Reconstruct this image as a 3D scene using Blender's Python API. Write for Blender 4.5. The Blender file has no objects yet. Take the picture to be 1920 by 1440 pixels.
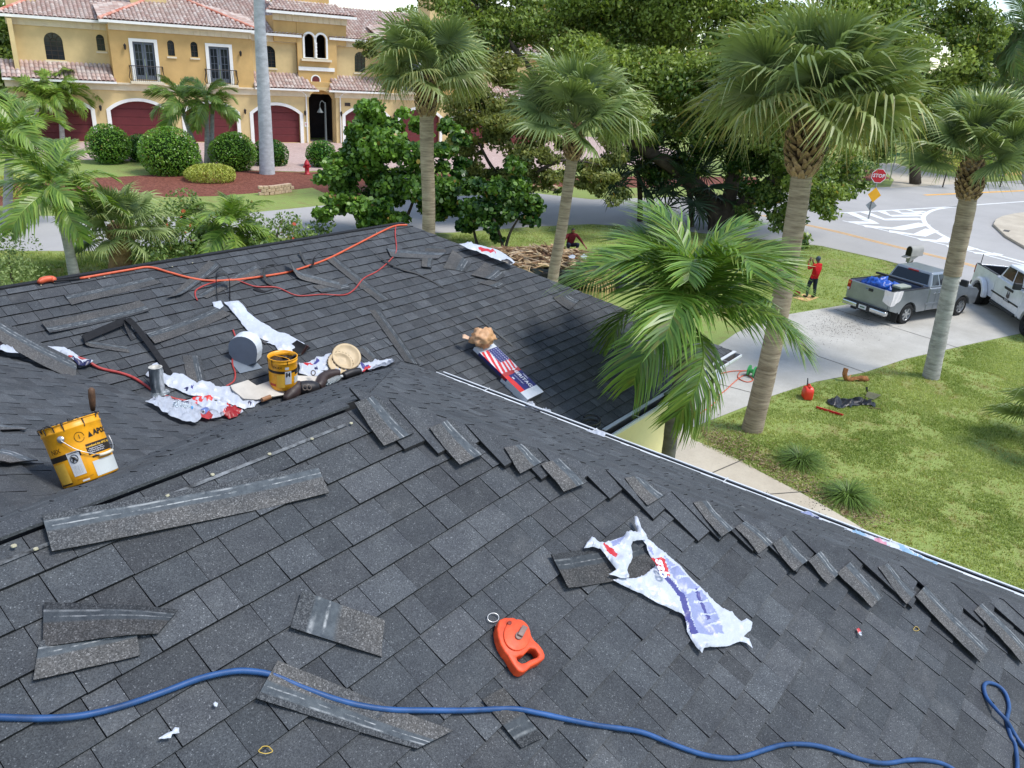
import bpy, bmesh, math, random
import numpy as np
from mathutils import Vector, Matrix, noise
from mathutils.geometry import delaunay_2d_cdt
random.seed(11)
D2R = math.radians
SC = bpy.context.scene
COL = SC.collection

# ---------------------------------------------------------------- camera
# world axes = roof axes: X along the ridges, Y across, Z up, ground at z=0; camera 8 m above the ground
CAMZ = 8.0
FPX = 1442.0
def _basis():
    p, r, yx = D2R(22.96), D2R(-3.94), D2R(36.52)
    cp, sp, cr, sr = math.cos(p), math.sin(p), math.cos(r), math.sin(r)
    M = np.array([[1, 0, 0], [0, -sp, cp], [0, -cp, -sp]]) @ np.array([[cr, -sr, 0], [sr, cr, 0], [0, 0, 1]])
    A = np.array([[math.sin(yx), math.cos(yx), 0], [-math.cos(yx), math.sin(yx), 0], [0, 0, 1]])
    return A @ M
BM = _basis()
cam_d = bpy.data.cameras.new('camera')
cam_d.sensor_width = 36.0
cam_d.lens = FPX / 1920 * 36.0
cam_d.clip_start = 0.05
cam_d.clip_end = 6000
cam = bpy.data.objects.new('camera', cam_d)
COL.objects.link(cam)
_m = Matrix.Identity(4)
for _i in range(3):
    _m[_i][0], _m[_i][1], _m[_i][2] = BM[_i][0], -BM[_i][1], -BM[_i][2]
_m[2][3] = CAMZ
cam.matrix_world = _m
SC.camera = cam

# ---------------------------------------------------------------- sky, sun, exposure
SUN_EL, SUN_AZ = 60.0, -62.0          # azimuth measured from +X towards +Y, where the sun stands
wd = bpy.data.worlds.new('World')
SC.world = wd
wd.use_nodes = True
nt = wd.node_tree
nt.nodes.clear()
_n, _l = nt.nodes.new, nt.links.new
w_out = _n('ShaderNodeOutputWorld'); w_bg = _n('ShaderNodeBackground'); w_sky = _n('ShaderNodeTexSky')
w_sky.sky_type = 'NISHITA'; w_sky.sun_disc = False
w_sky.sun_elevation = D2R(SUN_EL); w_sky.sun_rotation = D2R(90 - SUN_AZ)
w_sky.air_density = 1.0; w_sky.dust_density = 0.2; w_sky.ozone_density = 1.0
w_tc = _n('ShaderNodeTexCoord'); w_sep = _n('ShaderNodeSeparateXYZ'); w_mx = _n('ShaderNodeMath'); w_mx.operation = 'MAXIMUM'; w_mx.inputs[1].default_value = 0.06
w_div = _n('ShaderNodeVectorMath'); w_div.operation = 'DIVIDE'
w_cmb = _n('ShaderNodeCombineXYZ')
_l(w_tc.outputs['Generated'], w_sep.inputs[0]); _l(w_sep.outputs['Z'], w_mx.inputs[0])
for _k in range(3): _l(w_mx.outputs[0], w_cmb.inputs[_k])
_l(w_tc.outputs['Generated'], w_div.inputs[0]); _l(w_cmb.outputs[0], w_div.inputs[1])
w_no = _n('ShaderNodeTexNoise'); w_no.inputs['Scale'].default_value = 1.3; w_no.inputs['Detail'].default_value = 9; w_no.inputs['Roughness'].default_value = 0.58
_l(w_div.outputs[0], w_no.inputs['Vector'])
w_rp = _n('ShaderNodeValToRGB'); w_rp.color_ramp.elements[0].position = 0.50; w_rp.color_ramp.elements[1].position = 0.66
_l(w_no.outputs['Fac'], w_rp.inputs[0])
w_mixc = _n('ShaderNodeMix'); w_mixc.data_type = 'RGBA'
_l(w_rp.outputs[0], w_mixc.inputs['Factor']); _l(w_sky.outputs[0], w_mixc.inputs['A'])
w_mixc.inputs['B'].default_value = (8.6, 8.9, 9.2, 1)
_l(w_mixc.outputs['Result'], w_bg.inputs['Color']); w_bg.inputs['Strength'].default_value = 0.12
_l(w_bg.outputs[0], w_out.inputs[0])
sun_d = bpy.data.lights.new('sun', 'SUN')
sun_d.energy = 2.1; sun_d.angle = D2R(20); sun_d.color = (1.0, 0.96, 0.9)
sun = bpy.data.objects.new('sun', sun_d)
COL.objects.link(sun)
_e, _a = D2R(SUN_EL), D2R(SUN_AZ)
sun.rotation_euler = Vector((-math.cos(_e) * math.cos(_a), -math.cos(_e) * math.sin(_a), -math.sin(_e))).to_track_quat('-Z', 'Y').to_euler()
sun.location = (20, 10, 60)
vs = SC.view_settings
vs.view_transform = 'Standard'; vs.look = 'None'; vs.gamma = 1.0; vs.use_curve_mapping = False
vs.exposure = 0.88
SC.cycles.use_denoising = True
SC.cycles.max_bounces = 6; SC.cycles.diffuse_bounces = 3; SC.cycles.glossy_bounces = 2; SC.cycles.transmission_bounces = 4; SC.cycles.transparent_max_bounces = 6

# ---------------------------------------------------------------- pixel -> place
def ray(u, v):
    return BM @ np.array([(u - 960) / FPX, (v - 720) / FPX, 1.0])
def hit(u, v, pl, h=0.0):
    """point on the plane z = a + b x + c y (pl) lifted by h seen at pixel u,v of the 1920x1440 photograph"""
    a, b, c = pl
    r = ray(u, v)
    t = (a + h - CAMZ) / (r[2] - b * r[0] - c * r[1])
    return Vector((r[0] * t, r[1] * t, CAMZ + r[2] * t))
GROUND = (0.0, 0.0, 0.0)
def G(u, v, h=0.0): return hit(u, v, GROUND, h)
def over(P, u, v):
    r = ray(u, v); t = math.hypot(P[0], P[1]) / math.hypot(r[0], r[1])
    return Vector((r[0] * t, r[1] * t, CAMZ + r[2] * t))
def at(u, v, dist):
    r = ray(u, v); t = dist / math.hypot(r[0], r[1])
    return Vector((r[0] * t, r[1] * t, CAMZ + r[2] * t))
def pix(P):
    d = BM.T @ (np.array(P) - np.array([0, 0, CAMZ]))
    return 960 + FPX * d[0] / d[2], 720 + FPX * d[1] / d[2]

# ---------------------------------------------------------------- roof planes (z = a + b x + c y)
PA = (CAMZ - 1.506 - 0.5 * 2.48, 0, 0.5)            # near front slope
PB = (CAMZ - 1.506 + 0.5236 * 2.48, 0, -0.5236)      # near back slope
PD = (CAMZ - 0.401, -0.5, 0)                         # near hip end
PC = (CAMZ - 6.58, 0, 0.5)                           # far slope facing the camera
PE = (CAMZ - 1.571, -0.5, 0)                         # link slope at the left of the trough
PE2 = (CAMZ - 1.441, 0.5, 0)
CRY = 8.334
PCB = (PC[0] + CRY, 0, -0.5)                         # far roof, back
PCH = (CAMZ - 6.58 + 0.5 * 16.61, -0.5, 0)           # far roof, hip end
def pz(pl, x, y): return pl[0] + pl[1] * x + pl[2] * y
def roofz(x, y):
    w = min(pz(PA, x, y), pz(PB, x, y), pz(PD, x, y))
    if y < 5.95 and x > 6.40: w = -9
    e = min(pz(PE, x, y), pz(PE2, x, y), pz(PA, x, y))
    c = min(pz(PC, x, y), pz(PCB, x, y), pz(PCH, x, y))
    if y < 4.37: c = -9
    return max(w, e, c)

# ---------------------------------------------------------------- things, parts
def tag(o, label=None, cat=None, group=None, kind=None):
    if label: o['label'] = label
    if cat: o['category'] = cat
    if group: o['group'] = group
    if kind: o['kind'] = kind
    return o
WM = {}
def thing(name, label, cat, loc=(0, 0, 0), rotz=0.0, group=None, rot=None):
    o = bpy.data.objects.new(name, None); COL.objects.link(o)
    o.empty_display_size = 0.2
    o.location = loc
    o.rotation_euler = rot if rot else (0, 0, rotz)
    tag(o, label, cat, group)
    mm = Matrix.Translation(Vector(loc)) @ o.rotation_euler.to_matrix().to_4x4()
    WM[o.name] = mm.inverted()
    return o
def copy_tree(o, parent=None):
    c = o.copy(); COL.objects.link(c)
    if parent: c.parent = parent
    for ch in list(o.children): copy_tree(ch, c)
    return c

class MB:
    """collects faces; build() links them as ONE mesh object"""
    def __init__(s): s.v = []; s.f = []; s.m = []; s.c = []; s.uv = []; s.col = (1, 1, 1); s.mi = 0
    def add(s, vs, fs, mi=None, col=None, uvs=None):
        b = len(s.v); s.v.extend([tuple(p) for p in vs])
        mi = s.mi if mi is None else mi; col = col or s.col
        for k, f in enumerate(fs):
            s.f.append(tuple(b + i for i in f)); s.m.append(mi); s.c.append(col)
            s.uv.append(uvs[k] if uvs else None)
        return s
    def quad(s, a, b, c, d, mi=None, col=None, uv=None): return s.add([a, b, c, d], [(0, 1, 2, 3)], mi, col, [uv] if uv else None)
    def box(s, lo, hi, mi=None, col=None, M=None):
        x0, y0, z0 = lo; x1, y1, z1 = hi
        p = [(x0, y0, z0), (x1, y0, z0), (x1, y1, z0), (x0, y1, z0), (x0, y0, z1), (x1, y0, z1), (x1, y1, z1), (x0, y1, z1)]
        if M is not None: p = [M @ Vector(q) for q in p]
        return s.add(p, [(0, 3, 2, 1), (4, 5, 6, 7), (0, 1, 5, 4), (1, 2, 6, 5), (2, 3, 7, 6), (3, 0, 4, 7)], mi, col)
    def prism(s, poly, d, mi=None, col=None, caps=True):
        """poly: list of 3D points, d: extrusion vector"""
        n = len(poly); d = Vector(d); p = [Vector(q) for q in poly]
        vs = p + [q + d for q in p]
        fs = [(i, (i + 1) % n, n + (i + 1) % n, n + i) for i in range(n)]
        if caps: fs += [tuple(range(n - 1, -1, -1)), tuple(range(n, 2 * n))]
        return s.add(vs, fs, mi, col)
    def tube(s, path, rad, n=8, mi=None, col=None, cap=True):
        P = [Vector(p) for p in path]; k = len(P)
        rr = rad if isinstance(rad, (list, tuple)) else [rad] * k
        t0 = (P[1] - P[0]).normalized()
        up = Vector((0, 0, 1)) if abs(t0.z) < 0.9 else Vector((1, 0, 0))
        a = t0.cross(up).normalized(); vs = []
        for i in range(k):
            t = (P[min(i + 1, k - 1)] - P[max(i - 1, 0)])
            t = t.normalized() if t.length > 1e-9 else t0
            a = a - t * a.dot(t)
            a = a.normalized() if a.length > 1e-6 else t.orthogonal().normalized()
            b = t.cross(a)
            for j in range(n):
                w = 2 * math.pi * j / n
                vs.append(P[i] + (a * math.cos(w) + b * math.sin(w)) * rr[i])
        fs = [(i * n + j, i * n + (j + 1) % n, (i + 1) * n + (j + 1) % n, (i + 1) * n + j) for i in range(k - 1) for j in range(n)]
        if cap: fs += [tuple(range(n - 1, -1, -1)), tuple((k - 1) * n + j for j in range(n))]
        return s.add(vs, fs, mi, col)
    def lathe(s, prof, n=24, mi=None, col=None, M=None, cap=False):
        vs = [(r * math.cos(2 * math.pi * j / n), r * math.sin(2 * math.pi * j / n), z) for r, z in prof for j in range(n)]
        if M is not None: vs = [M @ Vector(q) for q in vs]
        k = len(prof)
        fs = [(i * n + j, i * n + (j + 1) % n, (i + 1) * n + (j + 1) % n, (i + 1) * n + j) for i in range(k - 1) for j in range(n)]
        if cap: fs += [tuple(range(n - 1, -1, -1)), tuple((k - 1) * n + j for j in range(n))]
        return s.add(vs, fs, mi, col)
    def mesh(s, name, mats, smooth=False):
        me = bpy.data.meshes.new(name)
        me.from_pydata(s.v, [], s.f)
        if not isinstance(mats, (list, tuple)): mats = [mats]
        for m in mats: me.materials.append(m)
        nf = len(me.polygons)
        if nf == len(s.f):
            me.polygons.foreach_set('material_index', s.m)
            if nf:
                ca = me.color_attributes.new('Col', 'FLOAT_COLOR', 'CORNER')
                buf = np.empty((len(me.loops), 4), np.float32); i = 0
                for f, c in zip(s.f, s.c):
                    buf[i:i + len(f), :3] = c; buf[i:i + len(f), 3] = 1; i += len(f)
                ca.data.foreach_set('color', buf.ravel())
            if any(u is not None for u in s.uv):
                ul = me.uv_layers.new(name='UVMap'); buf = np.zeros((len(me.loops), 2), np.float32); i = 0
                for f, u in zip(s.f, s.uv):
                    if u is not None: buf[i:i + len(f)] = u
                    i += len(f)
                ul.data.foreach_set('uv', buf.ravel())
            if smooth: me.polygons.foreach_set('use_smooth', [True] * nf)
        me.update()
        return me
    def build(s, name, mats, parent=None, world=False, smooth=False, bevel=0.0, seg=2, loc=None):
        me = s.mesh(name, mats, smooth)
        if world and parent is not None: me.transform(WM[parent.name])
        if bevel > 0 or smooth == 'weld':
            b = bmesh.new(); b.from_mesh(me)
            bmesh.ops.remove_doubles(b, verts=b.verts, dist=1e-5)
            bmesh.ops.recalc_face_normals(b, faces=b.faces)
            if bevel > 0:
                es = [e for e in b.edges if len(e.link_faces) == 2 and e.calc_face_angle(0) > 0.5]
                bmesh.ops.bevel(b, geom=es, offset=bevel, segments=seg, affect='EDGES', profile=0.5, clamp_overlap=True)
            b.to_mesh(me); b.free()
            if smooth:
                me.polygons.foreach_set('use_smooth', [True] * len(me.polygons))
        o = bpy.data.objects.new(name, me); COL.objects.link(o)
        if parent is not None: o.parent = parent
        if loc is not None: o.location = loc
        return o
def place(name, me, parent=None, M=None):
    o = bpy.data.objects.new(name, me); COL.objects.link(o)
    if parent is not None: o.parent = parent
    if M is not None: o.matrix_local = M
    return o
def struct(o): o['kind'] = 'structure'; return o
def catmull(pts, n=8):
    P = [Vector(p) for p in pts]; out = []
    for i in range(len(P) - 1):
        a, b, c, d = P[max(i - 1, 0)], P[i], P[i + 1], P[min(i + 2, len(P) - 1)]
        for k in range(n):
            t = k / n
            out.append(0.5 * ((2 * b) + (c - a) * t + (2 * a - 5 * b + 4 * c - d) * t * t + (3 * b - a - 3 * c + d) * t ** 3))
    out.append(P[-1]); return out
def inpoly(x, y, poly):
    r = False; n = len(poly); j = n - 1
    for i in range(n):
        xi, yi = poly[i][0], poly[i][1]; xj, yj = poly[j][0], poly[j][1]
        if (yi > y) != (yj > y) and x < (xj - xi) * (y - yi) / (yj - yi) + xi: r = not r
        j = i
    return r

# ---------------------------------------------------------------- materials
MATS = {}
def srgb(r, g, b):
    f = lambda c: (c / 255 / 12.92) if c / 255 <= 0.04045 else ((c / 255 + 0.055) / 1.055) ** 2.4
    return (f(r), f(g), f(b))
class NG:
    def __init__(s, name):
        m = bpy.data.materials.new(name); m.use_nodes = True; s.m = m; s.t = m.node_tree; s.t.nodes.clear()
        s.out = s.n('ShaderNodeOutputMaterial')
    def n(s, t, **kw):
        o = s.t.nodes.new(t)
        for k, v in kw.items(): setattr(o, k, v)
        return o
    def l(s, a, b): s.t.links.new(a, b)
    def pr(s, rough=0.6, spec=0.5, metal=0.0):
        p = s.n('ShaderNodeBsdfPrincipled'); p.inputs['Roughness'].default_value = rough
        p.inputs['Specular IOR Level'].default_value = spec; p.inputs['Metallic'].default_value = metal
        s.l(p.outputs[0], s.out.inputs[0]); return p
    def obj(s, sc=(1, 1, 1), src='Object'):
        tc = s.n('ShaderNodeTexCoord')
        if sc == (1, 1, 1): return tc.outputs[src]
        mp = s.n('ShaderNodeMapping'); mp.inputs['Scale'].default_value = sc; s.l(tc.outputs[src], mp.inputs[0]); return mp.outputs[0]
    def noise(s, scale, detail=2, rough=0.5, vec=None):
        n = s.n('ShaderNodeTexNoise'); n.inputs['Scale'].default_value = scale; n.inputs['Detail'].default_value = detail; n.inputs['Roughness'].default_value = rough
        s.l(vec if vec is not None else s.obj(), n.inputs['Vector']); return n.outputs['Fac']
    def ramp(s, fac, *st):
        r = s.n('ShaderNodeValToRGB'); e = r.color_ramp.elements
        while len(e) < len(st): e.new(0.5)
        for k, (p, c) in enumerate(st): e[k].position = p; e[k].color = (*c, 1) if len(c) == 3 else c
        s.l(fac, r.inputs[0]); return r.outputs[0]
    def mix(s, fac, a, b, mode='MIX'):
        m = s.n('ShaderNodeMix', data_type='RGBA', blend_type=mode)
        for k, v in (('Factor', fac), ('A', a), ('B', b)):
            i = m.inputs[k] if k == 'Factor' else [x for x in m.inputs if x.name == k and x.type == 'RGBA'][0]
            if isinstance(v, (int, float)): i.default_value = v
            elif isinstance(v, tuple): i.default_value = (*v, 1)
            else: s.l(v, i)
        return [o for o in m.outputs if o.type == 'RGBA'][0]
    def math(s, op, a, b=0.0, c=None):
        m = s.n('ShaderNodeMath', operation=op)
        for k, v in enumerate((a, b) if c is None else (a, b, c)):
            if isinstance(v, (int, float)): m.inputs[k].default_value = v
            else: s.l(v, m.inputs[k])
        return m.outputs[0]
    def attr(s, name='Col'):
        a = s.n('ShaderNodeAttribute', attribute_name=name); return a.outputs['Color']
    def bump(s, h, p, strength=0.4, dist=0.01):
        b = s.n('ShaderNodeBump'); b.inputs['Strength'].default_value = strength; b.inputs['Distance'].default_value = dist
        s.l(h, b.inputs['Height']); s.l(b.outputs[0], p.inputs['Normal'])
def mat(name, col, rough=0.6, var=0.12, scale=6.0, spec=0.4, metal=0.0, bump=0.0, bscale=40.0, attr=False, coat=0.0):
    """plain surface with a little procedural mottling and relief; attr=True multiplies the mesh colours in"""
    if name in MATS: return MATS[name]
    g = NG(name); p = g.pr(rough, spec, metal)
    n = g.noise(scale, 4, 0.6)
    lo = tuple(max(0, c * (1 - var * 1.6)) for c in col); hi = tuple(min(1, c * (1 + var)) for c in col)
    c = g.ramp(n, (0.3, lo), (0.7, hi))
    if attr: c = g.mix(1.0, c, g.attr(), 'MULTIPLY')
    g.l(c, p.inputs['Base Color'])
    if coat: p.inputs['Coat Weight'].default_value = coat; p.inputs['Coat Roughness'].default_value = 0.08
    rn = g.math('MULTIPLY_ADD', g.noise(scale * 2.3, 3), 0.25, rough - 0.12); g.l(rn, p.inputs['Roughness'])
    if bump: g.bump(g.noise(bscale, 4, 0.6), p, bump)
    MATS[name] = g.m
    return g.m
def leafmat(name, col, col2, rough=0.45, trans=0.3, spec=0.35):
    if name in MATS: return MATS[name]
    g = NG(name)
    oi = g.n('ShaderNodeObjectInfo')
    a = g.attr()
    sp = g.n('ShaderNodeSeparateColor'); g.l(a, sp.inputs[0])
    base = g.mix(sp.outputs[0], col, col2)
    base = g.mix(g.math('MULTIPLY', sp.outputs[1], 1.0), base, srgb(150, 120, 60))
    v = g.math('MULTIPLY_ADD', oi.outputs['Random'], 0.3, 0.85)
    vv = g.n('ShaderNodeCombineColor')
    for k in range(3): g.l(v, vv.inputs[k])
    base = g.mix(1.0, base, vv.outputs[0], 'MULTIPLY')
    p = g.n('ShaderNodeBsdfPrincipled'); p.inputs['Roughness'].default_value = rough; p.inputs['Specular IOR Level'].default_value = spec
    g.l(base, p.inputs['Base Color'])
    t = g.n('ShaderNodeBsdfTranslucent'); g.l(g.mix(1.0, base, (1.2, 1.25, 0.6), 'MULTIPLY'), t.inputs['Color'])
    ms = g.n('ShaderNodeMixShader'); ms.inputs[0].default_value = trans
    g.l(p.outputs[0], ms.inputs[1]); g.l(t.outputs[0], ms.inputs[2]); g.l(ms.outputs[0], g.out.inputs[0])
    MATS[name] = g.m
    return g.m
# ================================================================ ground, street, drives
def m_lawn():
    g = NG('lawn'); p = g.pr(0.85, 0.2)
    big = g.noise(0.22, 5, 0.62); mid = g.noise(2.2, 5, 0.65); fine = g.noise(38, 4, 0.7)
    c = g.ramp(fine, (0.25, srgb(84, 100, 42)), (0.5, srgb(132, 148, 80)), (0.78, srgb(170, 180, 116)))
    c2 = g.ramp(fine, (0.25, srgb(92, 84, 48)), (0.75, srgb(158, 146, 98)))
    f = g.math('ADD', g.math('MULTIPLY', big, 0.45), g.math('MULTIPLY', mid, 0.55))
    c = g.mix(g.ramp(f, (0.50, (0, 0, 0)), (0.62, (0.85, 0.85, 0.85))), c, c2)
    g.l(c, p.inputs['Base Color'])
    return g.m
def m_concrete(name, base, stain):
    g = NG(name); p = g.pr(0.85, 0.3)
    a = g.noise(0.6, 6, 0.65); b = g.noise(14, 5, 0.7); d = g.noise(160, 2)
    c = g.ramp(a, (0.3, stain), (0.62, base))
    c = g.mix(g.math('MULTIPLY', g.ramp(b, (0.5, (0, 0, 0)), (0.72, (1, 1, 1))), 0.4), c, tuple(x * 0.6 for x in base))
    c = g.mix(0.22, c, g.ramp(d, (0.3, tuple(x * 0.5 for x in base)), (0.7, tuple(min(1, x * 1.25) for x in base))))
    g.l(c, p.inputs['Base Color']); g.bump(d, p, 0.2, 0.004)
    return g.m
def m_asphalt(name, base):
    g = NG(name); p = g.pr(0.9, 0.25)
    a = g.noise(0.25, 5, 0.6); d = g.noise(60, 3, 0.7); st = g.noise(1.0, 4, 0.6, g.obj((0.35, 4, 1)))
    c = g.ramp(a, (0.3, tuple(x * 0.86 for x in base)), (0.7, tuple(x * 1.1 for x in base)))
    c = g.mix(0.25, c, g.ramp(d, (0.3, tuple(x * 0.6 for x in base)), (0.7, tuple(x * 1.4 for x in base))))
    c = g.mix(g.math('MULTIPLY', st, 0.25), c, tuple(x * 0.75 for x in base))
    g.l(c, p.inputs['Base Color'])
    return g.m
def m_mulch():
    g = NG('mulch'); p = g.pr(0.9, 0.2)
    v = g.n('ShaderNodeTexVoronoi'); v.inputs['Scale'].default_value = 9; g.l(g.obj((1, 1, 1)), v.inputs[0])
    c = g.mix(v.outputs['Color'], srgb(84, 48, 40), srgb(152, 98, 82)); g.l(g.mix(g.math('MULTIPLY', g.noise(1.3, 4), 0.7), c, srgb(110, 62, 48)), p.inputs['Base Color'])
    g.bump(v.outputs['Distance'], p, 0.6, 0.05); return g.m
def m_pavers():
    g = NG('pavers'); p = g.pr(0.85, 0.3)
    b = g.n('ShaderNodeTexBrick'); b.inputs['Scale'].default_value = 2.4; b.inputs['Color1'].default_value = (*srgb(206, 184, 176), 1); b.inputs['Color2'].default_value = (*srgb(176, 150, 142), 1)
    b.inputs['Mortar'].default_value = (*srgb(140, 126, 118), 1); b.inputs['Mortar Size'].default_value = 0.02; b.inputs['Bias'].default_value = 0.2
    g.l(g.obj(), b.inputs[0]); g.l(g.mix(g.math('MULTIPLY', g.noise(0.9, 5), 0.5), b.outputs[0], srgb(196, 172, 166)), p.inputs['Base Color']); return g.m
M_LAWN = m_lawn()
M_CONC = m_concrete('concrete', srgb(186, 183, 175), srgb(160, 156, 147))
M_WALK = m_concrete('walk_concrete', srgb(196, 186, 168), srgb(168, 156, 138))
M_ROAD = m_asphalt('asphalt', srgb(170, 168, 166))
M_MULCH = m_mulch(); M_PAVE = m_pavers()
M_WPAINT = mat('white_road_paint', srgb(226, 228, 228), 0.7, 0.1, 3)
M_YPAINT = mat('yellow_road_paint', srgb(226, 172, 88), 0.7, 0.15, 3)
M_JOINT = mat('joint_filler', srgb(92, 88, 82), 0.9, 0.2, 5)

b = MB(); S_ = 2500
b.quad((-S_, -S_, 0), (S_, -S_, 0), (S_, S_, 0), (-S_, S_, 0)); struct(b.build('ground', M_LAWN))
def sheet(name, pts, z, m, parent=None):
    b = MB(); P = [Vector((p[0], p[1], z)) for p in pts]
    b.add(P, [tuple(range(len(P)))]); o = b.build(name, m, parent)
    bm = bmesh.new(); bm.from_mesh(o.data); bmesh.ops.triangulate(bm, faces=bm.faces); bmesh.ops.recalc_face_normals(bm, faces=bm.faces)
    if sum(f.normal.z for f in bm.faces) < 0: bmesh.ops.reverse_faces(bm, faces=bm.faces)
    bm.to_mesh(o.data); bm.free()
    return o
def gp(l): return [G(*p) for p in l]
def ribbon_xy(path, w, z, off=0.0):
    """flat strip of width w along a ground path"""
    P = [Vector((p[0], p[1], z)) for p in path]; b = MB(); L = []; R = []
    for i, p in enumerate(P):
        t = (P[min(i + 1, len(P) - 1)] - P[max(i - 1, 0)]); t.z = 0; t.normalize(); n = Vector((-t.y, t.x, 0))
        L.append(p + n * (off + w / 2)); R.append(p + n * (off - w / 2))
    for i in range(len(P) - 1): b.quad(R[i], R[i + 1], L[i + 1], L[i])
    return b
STREET = gp([(-260, 488), (0, 470), (180, 471), (400, 455), (620, 441), (850, 436), (1000, 425), (1110, 420), (1250, 430), (1430, 449), (1540, 461), (1657, 487), (1790, 527), (1920, 575), (2300, 700), (2600, 700),
             (2600, 330), (2200, 332), (1920, 338), (1740, 347), (1610, 353), (1400, 366), (1110, 374), (1000, 362), (850, 368), (700, 378), (600, 386), (390, 407), (180, 406), (0, 404), (-260, 402)])
street = struct(sheet('street', STREET, 0.004, M_ROAD))
DRIVE = gp([(1290, 805), (1400, 762), (1450, 742), (1530, 716), (1620, 699), (1700, 673), (1800, 650), (1920, 624), (2080, 590), (2200, 640), (1920, 566), (1790, 522), (1735, 536), (1590, 571), (1512, 584), (1440, 596), (1380, 625), (1330, 660), (1230, 700), (1170, 760), (1150, 880)])
driveway = struct(sheet('driveway', DRIVE, 0.010, M_CONC))
WALK = gp([(1120, 900), (1150, 850), (1290, 800), (1296, 824), (1360, 850), (1440, 893), (1530, 940), (1615, 990), (1700, 1045), (1780, 1110), (1720, 1180), (1500, 1080), (1250, 960)])
walkway = struct(sheet('walkway', WALK, 0.014, M_WALK))
mulch = struct(sheet('mulch_bed', gp([(-200, 352), (0, 342), (250, 330), (440, 319), (560, 323), (700, 322), (1000, 330), (1420, 332), (1420, 346), (1200, 352), (1010, 350), (820, 360), (700, 366), (640, 376), (585, 352), (540, 357), (480, 362), (400, 368), (290, 370), (150, 375), (0, 386), (-200, 394)]), 0.006, M_MULCH))
condo_drive = struct(sheet('paver_driveway', gp([(-250, 262), (700, 262), (950, 248), (1200, 262), (1320, 300), (1000, 322), (760, 314), (640, 318), (560, 322), (450, 319), (330, 304), (0, 296), (-250, 300)]), 0.012, M_PAVE))
struct(sheet('far_driveway', gp([(1668, 353), (1760, 347), (1850, 343), (1712, 318), (1680, 306), (1640, 306), (1660, 322), (1676, 338)]), 0.012, M_WALK))
struct(sheet('mulch_bed', gp([(1585, 345), (1655, 337), (1670, 335), (1640, 318), (1560, 310)]), 0.006, M_MULCH))
struct(sheet('mulch_bed', gp([(1790, 318), (1845, 318), (2100, 312), (2100, 300), (1800, 304)]), 0.006, M_MULCH))
# corner pavement with its kerb
isl = gp([(1861, 424), (1866, 415), (1878, 409), (1900, 404), (1940, 399), (2300, 372), (2300, 640), (1990, 506), (1920, 467), (1884, 446)])
b = MB(); b.prism([(p.x, p.y, 0.005) for p in isl], (0, 0, 0.15)); o = b.build('pavement', M_WALK, bevel=0.03); struct(o)
b = MB(); q = G(1888, 437); b.box((q.x - 0.6, q.y - 0.12, 0.152), (q.x + 0.2, q.y + 0.2, 0.16)); b.build('drain_cover', mat('iron', srgb(84, 80, 74), 0.7), o)
# driveway joints
for l in ([(1564, 580), (1739, 634), (1800, 654)], [(1535, 669), (1622, 699)], [(1330, 716), (1440, 745)], [(1790, 522), (1840, 560), (1925, 610)], [(1470, 625), (1535, 669)]):
    P = gp(l); ribbon_xy(P, 0.035, 0.015).build('expansion_joint', M_JOINT, driveway)
for l in ([(1413, 930), (1520, 922)], [(1395, 862), (1330, 890)]):
    ribbon_xy(gp(l), 0.03, 0.019).build('expansion_joint', M_JOINT, walkway)
# painted markings
def dens(P, n=6): return catmull(P, n)
yl = dens(gp([(1430, 404), (1540, 428), (1591, 440), (1645, 454), (1698, 467), (1776, 486), (1815, 496), (1930, 530), (2050, 570)]))
for s_ in (-0.14, 0.14): ribbon_xy(yl, 0.13, 0.010, s_).build('yellow_centre_line', M_YPAINT, street)
ribbon_xy(gp([(1734, 366), (2200, 345)]), 0.42, 0.010).build('yellow_centre_line', M_YPAINT, street)
for l, w in (([(1560, 400.5), (1764, 389), (1920, 378), (2200, 360)], 0.22), ([(1580, 414), (1623, 424), (1700, 442), (1778, 461), (1920, 497), (2060, 535)], 0.2),
             ([(1800, 387), (1775, 389.5), (1754, 393), (1741, 398), (1733, 404), (1731, 410), (1736, 420), (1752, 433), (1778, 447), (1823, 465), (1920, 492), (2060, 531)], 0.3)):
    ribbon_xy(dens(gp(l)), w, 0.010).build('white_edge_line', M_WPAINT, street)
for l, w in (([(1619, 397.5), (1659, 412), (1728, 411)], 0.75), ([(1651, 396), (1671, 405), (1728, 404)], 0.7), ([(1677, 394.5), (1692, 400.5), (1731, 400)], 0.6), ([(1702, 393.5), (1716, 397.5), (1736, 397)], 0.5),
             ([(1594, 399), (1630, 414.5), (1640, 418), (1596, 417.5)], 0.7), ([(1619, 424), (1683, 429.5), (1734, 420)], 0.8), ([(1667, 434), (1724, 441.5), (1748, 431)], 0.8), ([(1722, 449), (1766, 453), (1779, 447)], 0.7), ([(1775, 462), (1815, 467), (1824, 464.5)], 0.6), ([(1825, 474), (1862, 478), (1873, 476)], 0.5)):
    ribbon_xy(gp(l), w, 0.013).build('white_chevron', M_WPAINT, street)
ribbon_xy(gp([(1430, 450.5), (1540, 462.5), (1657, 488), (1700, 499)]), 0.05, 0.010).build('gutter_crack', M_JOINT, street)

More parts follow.
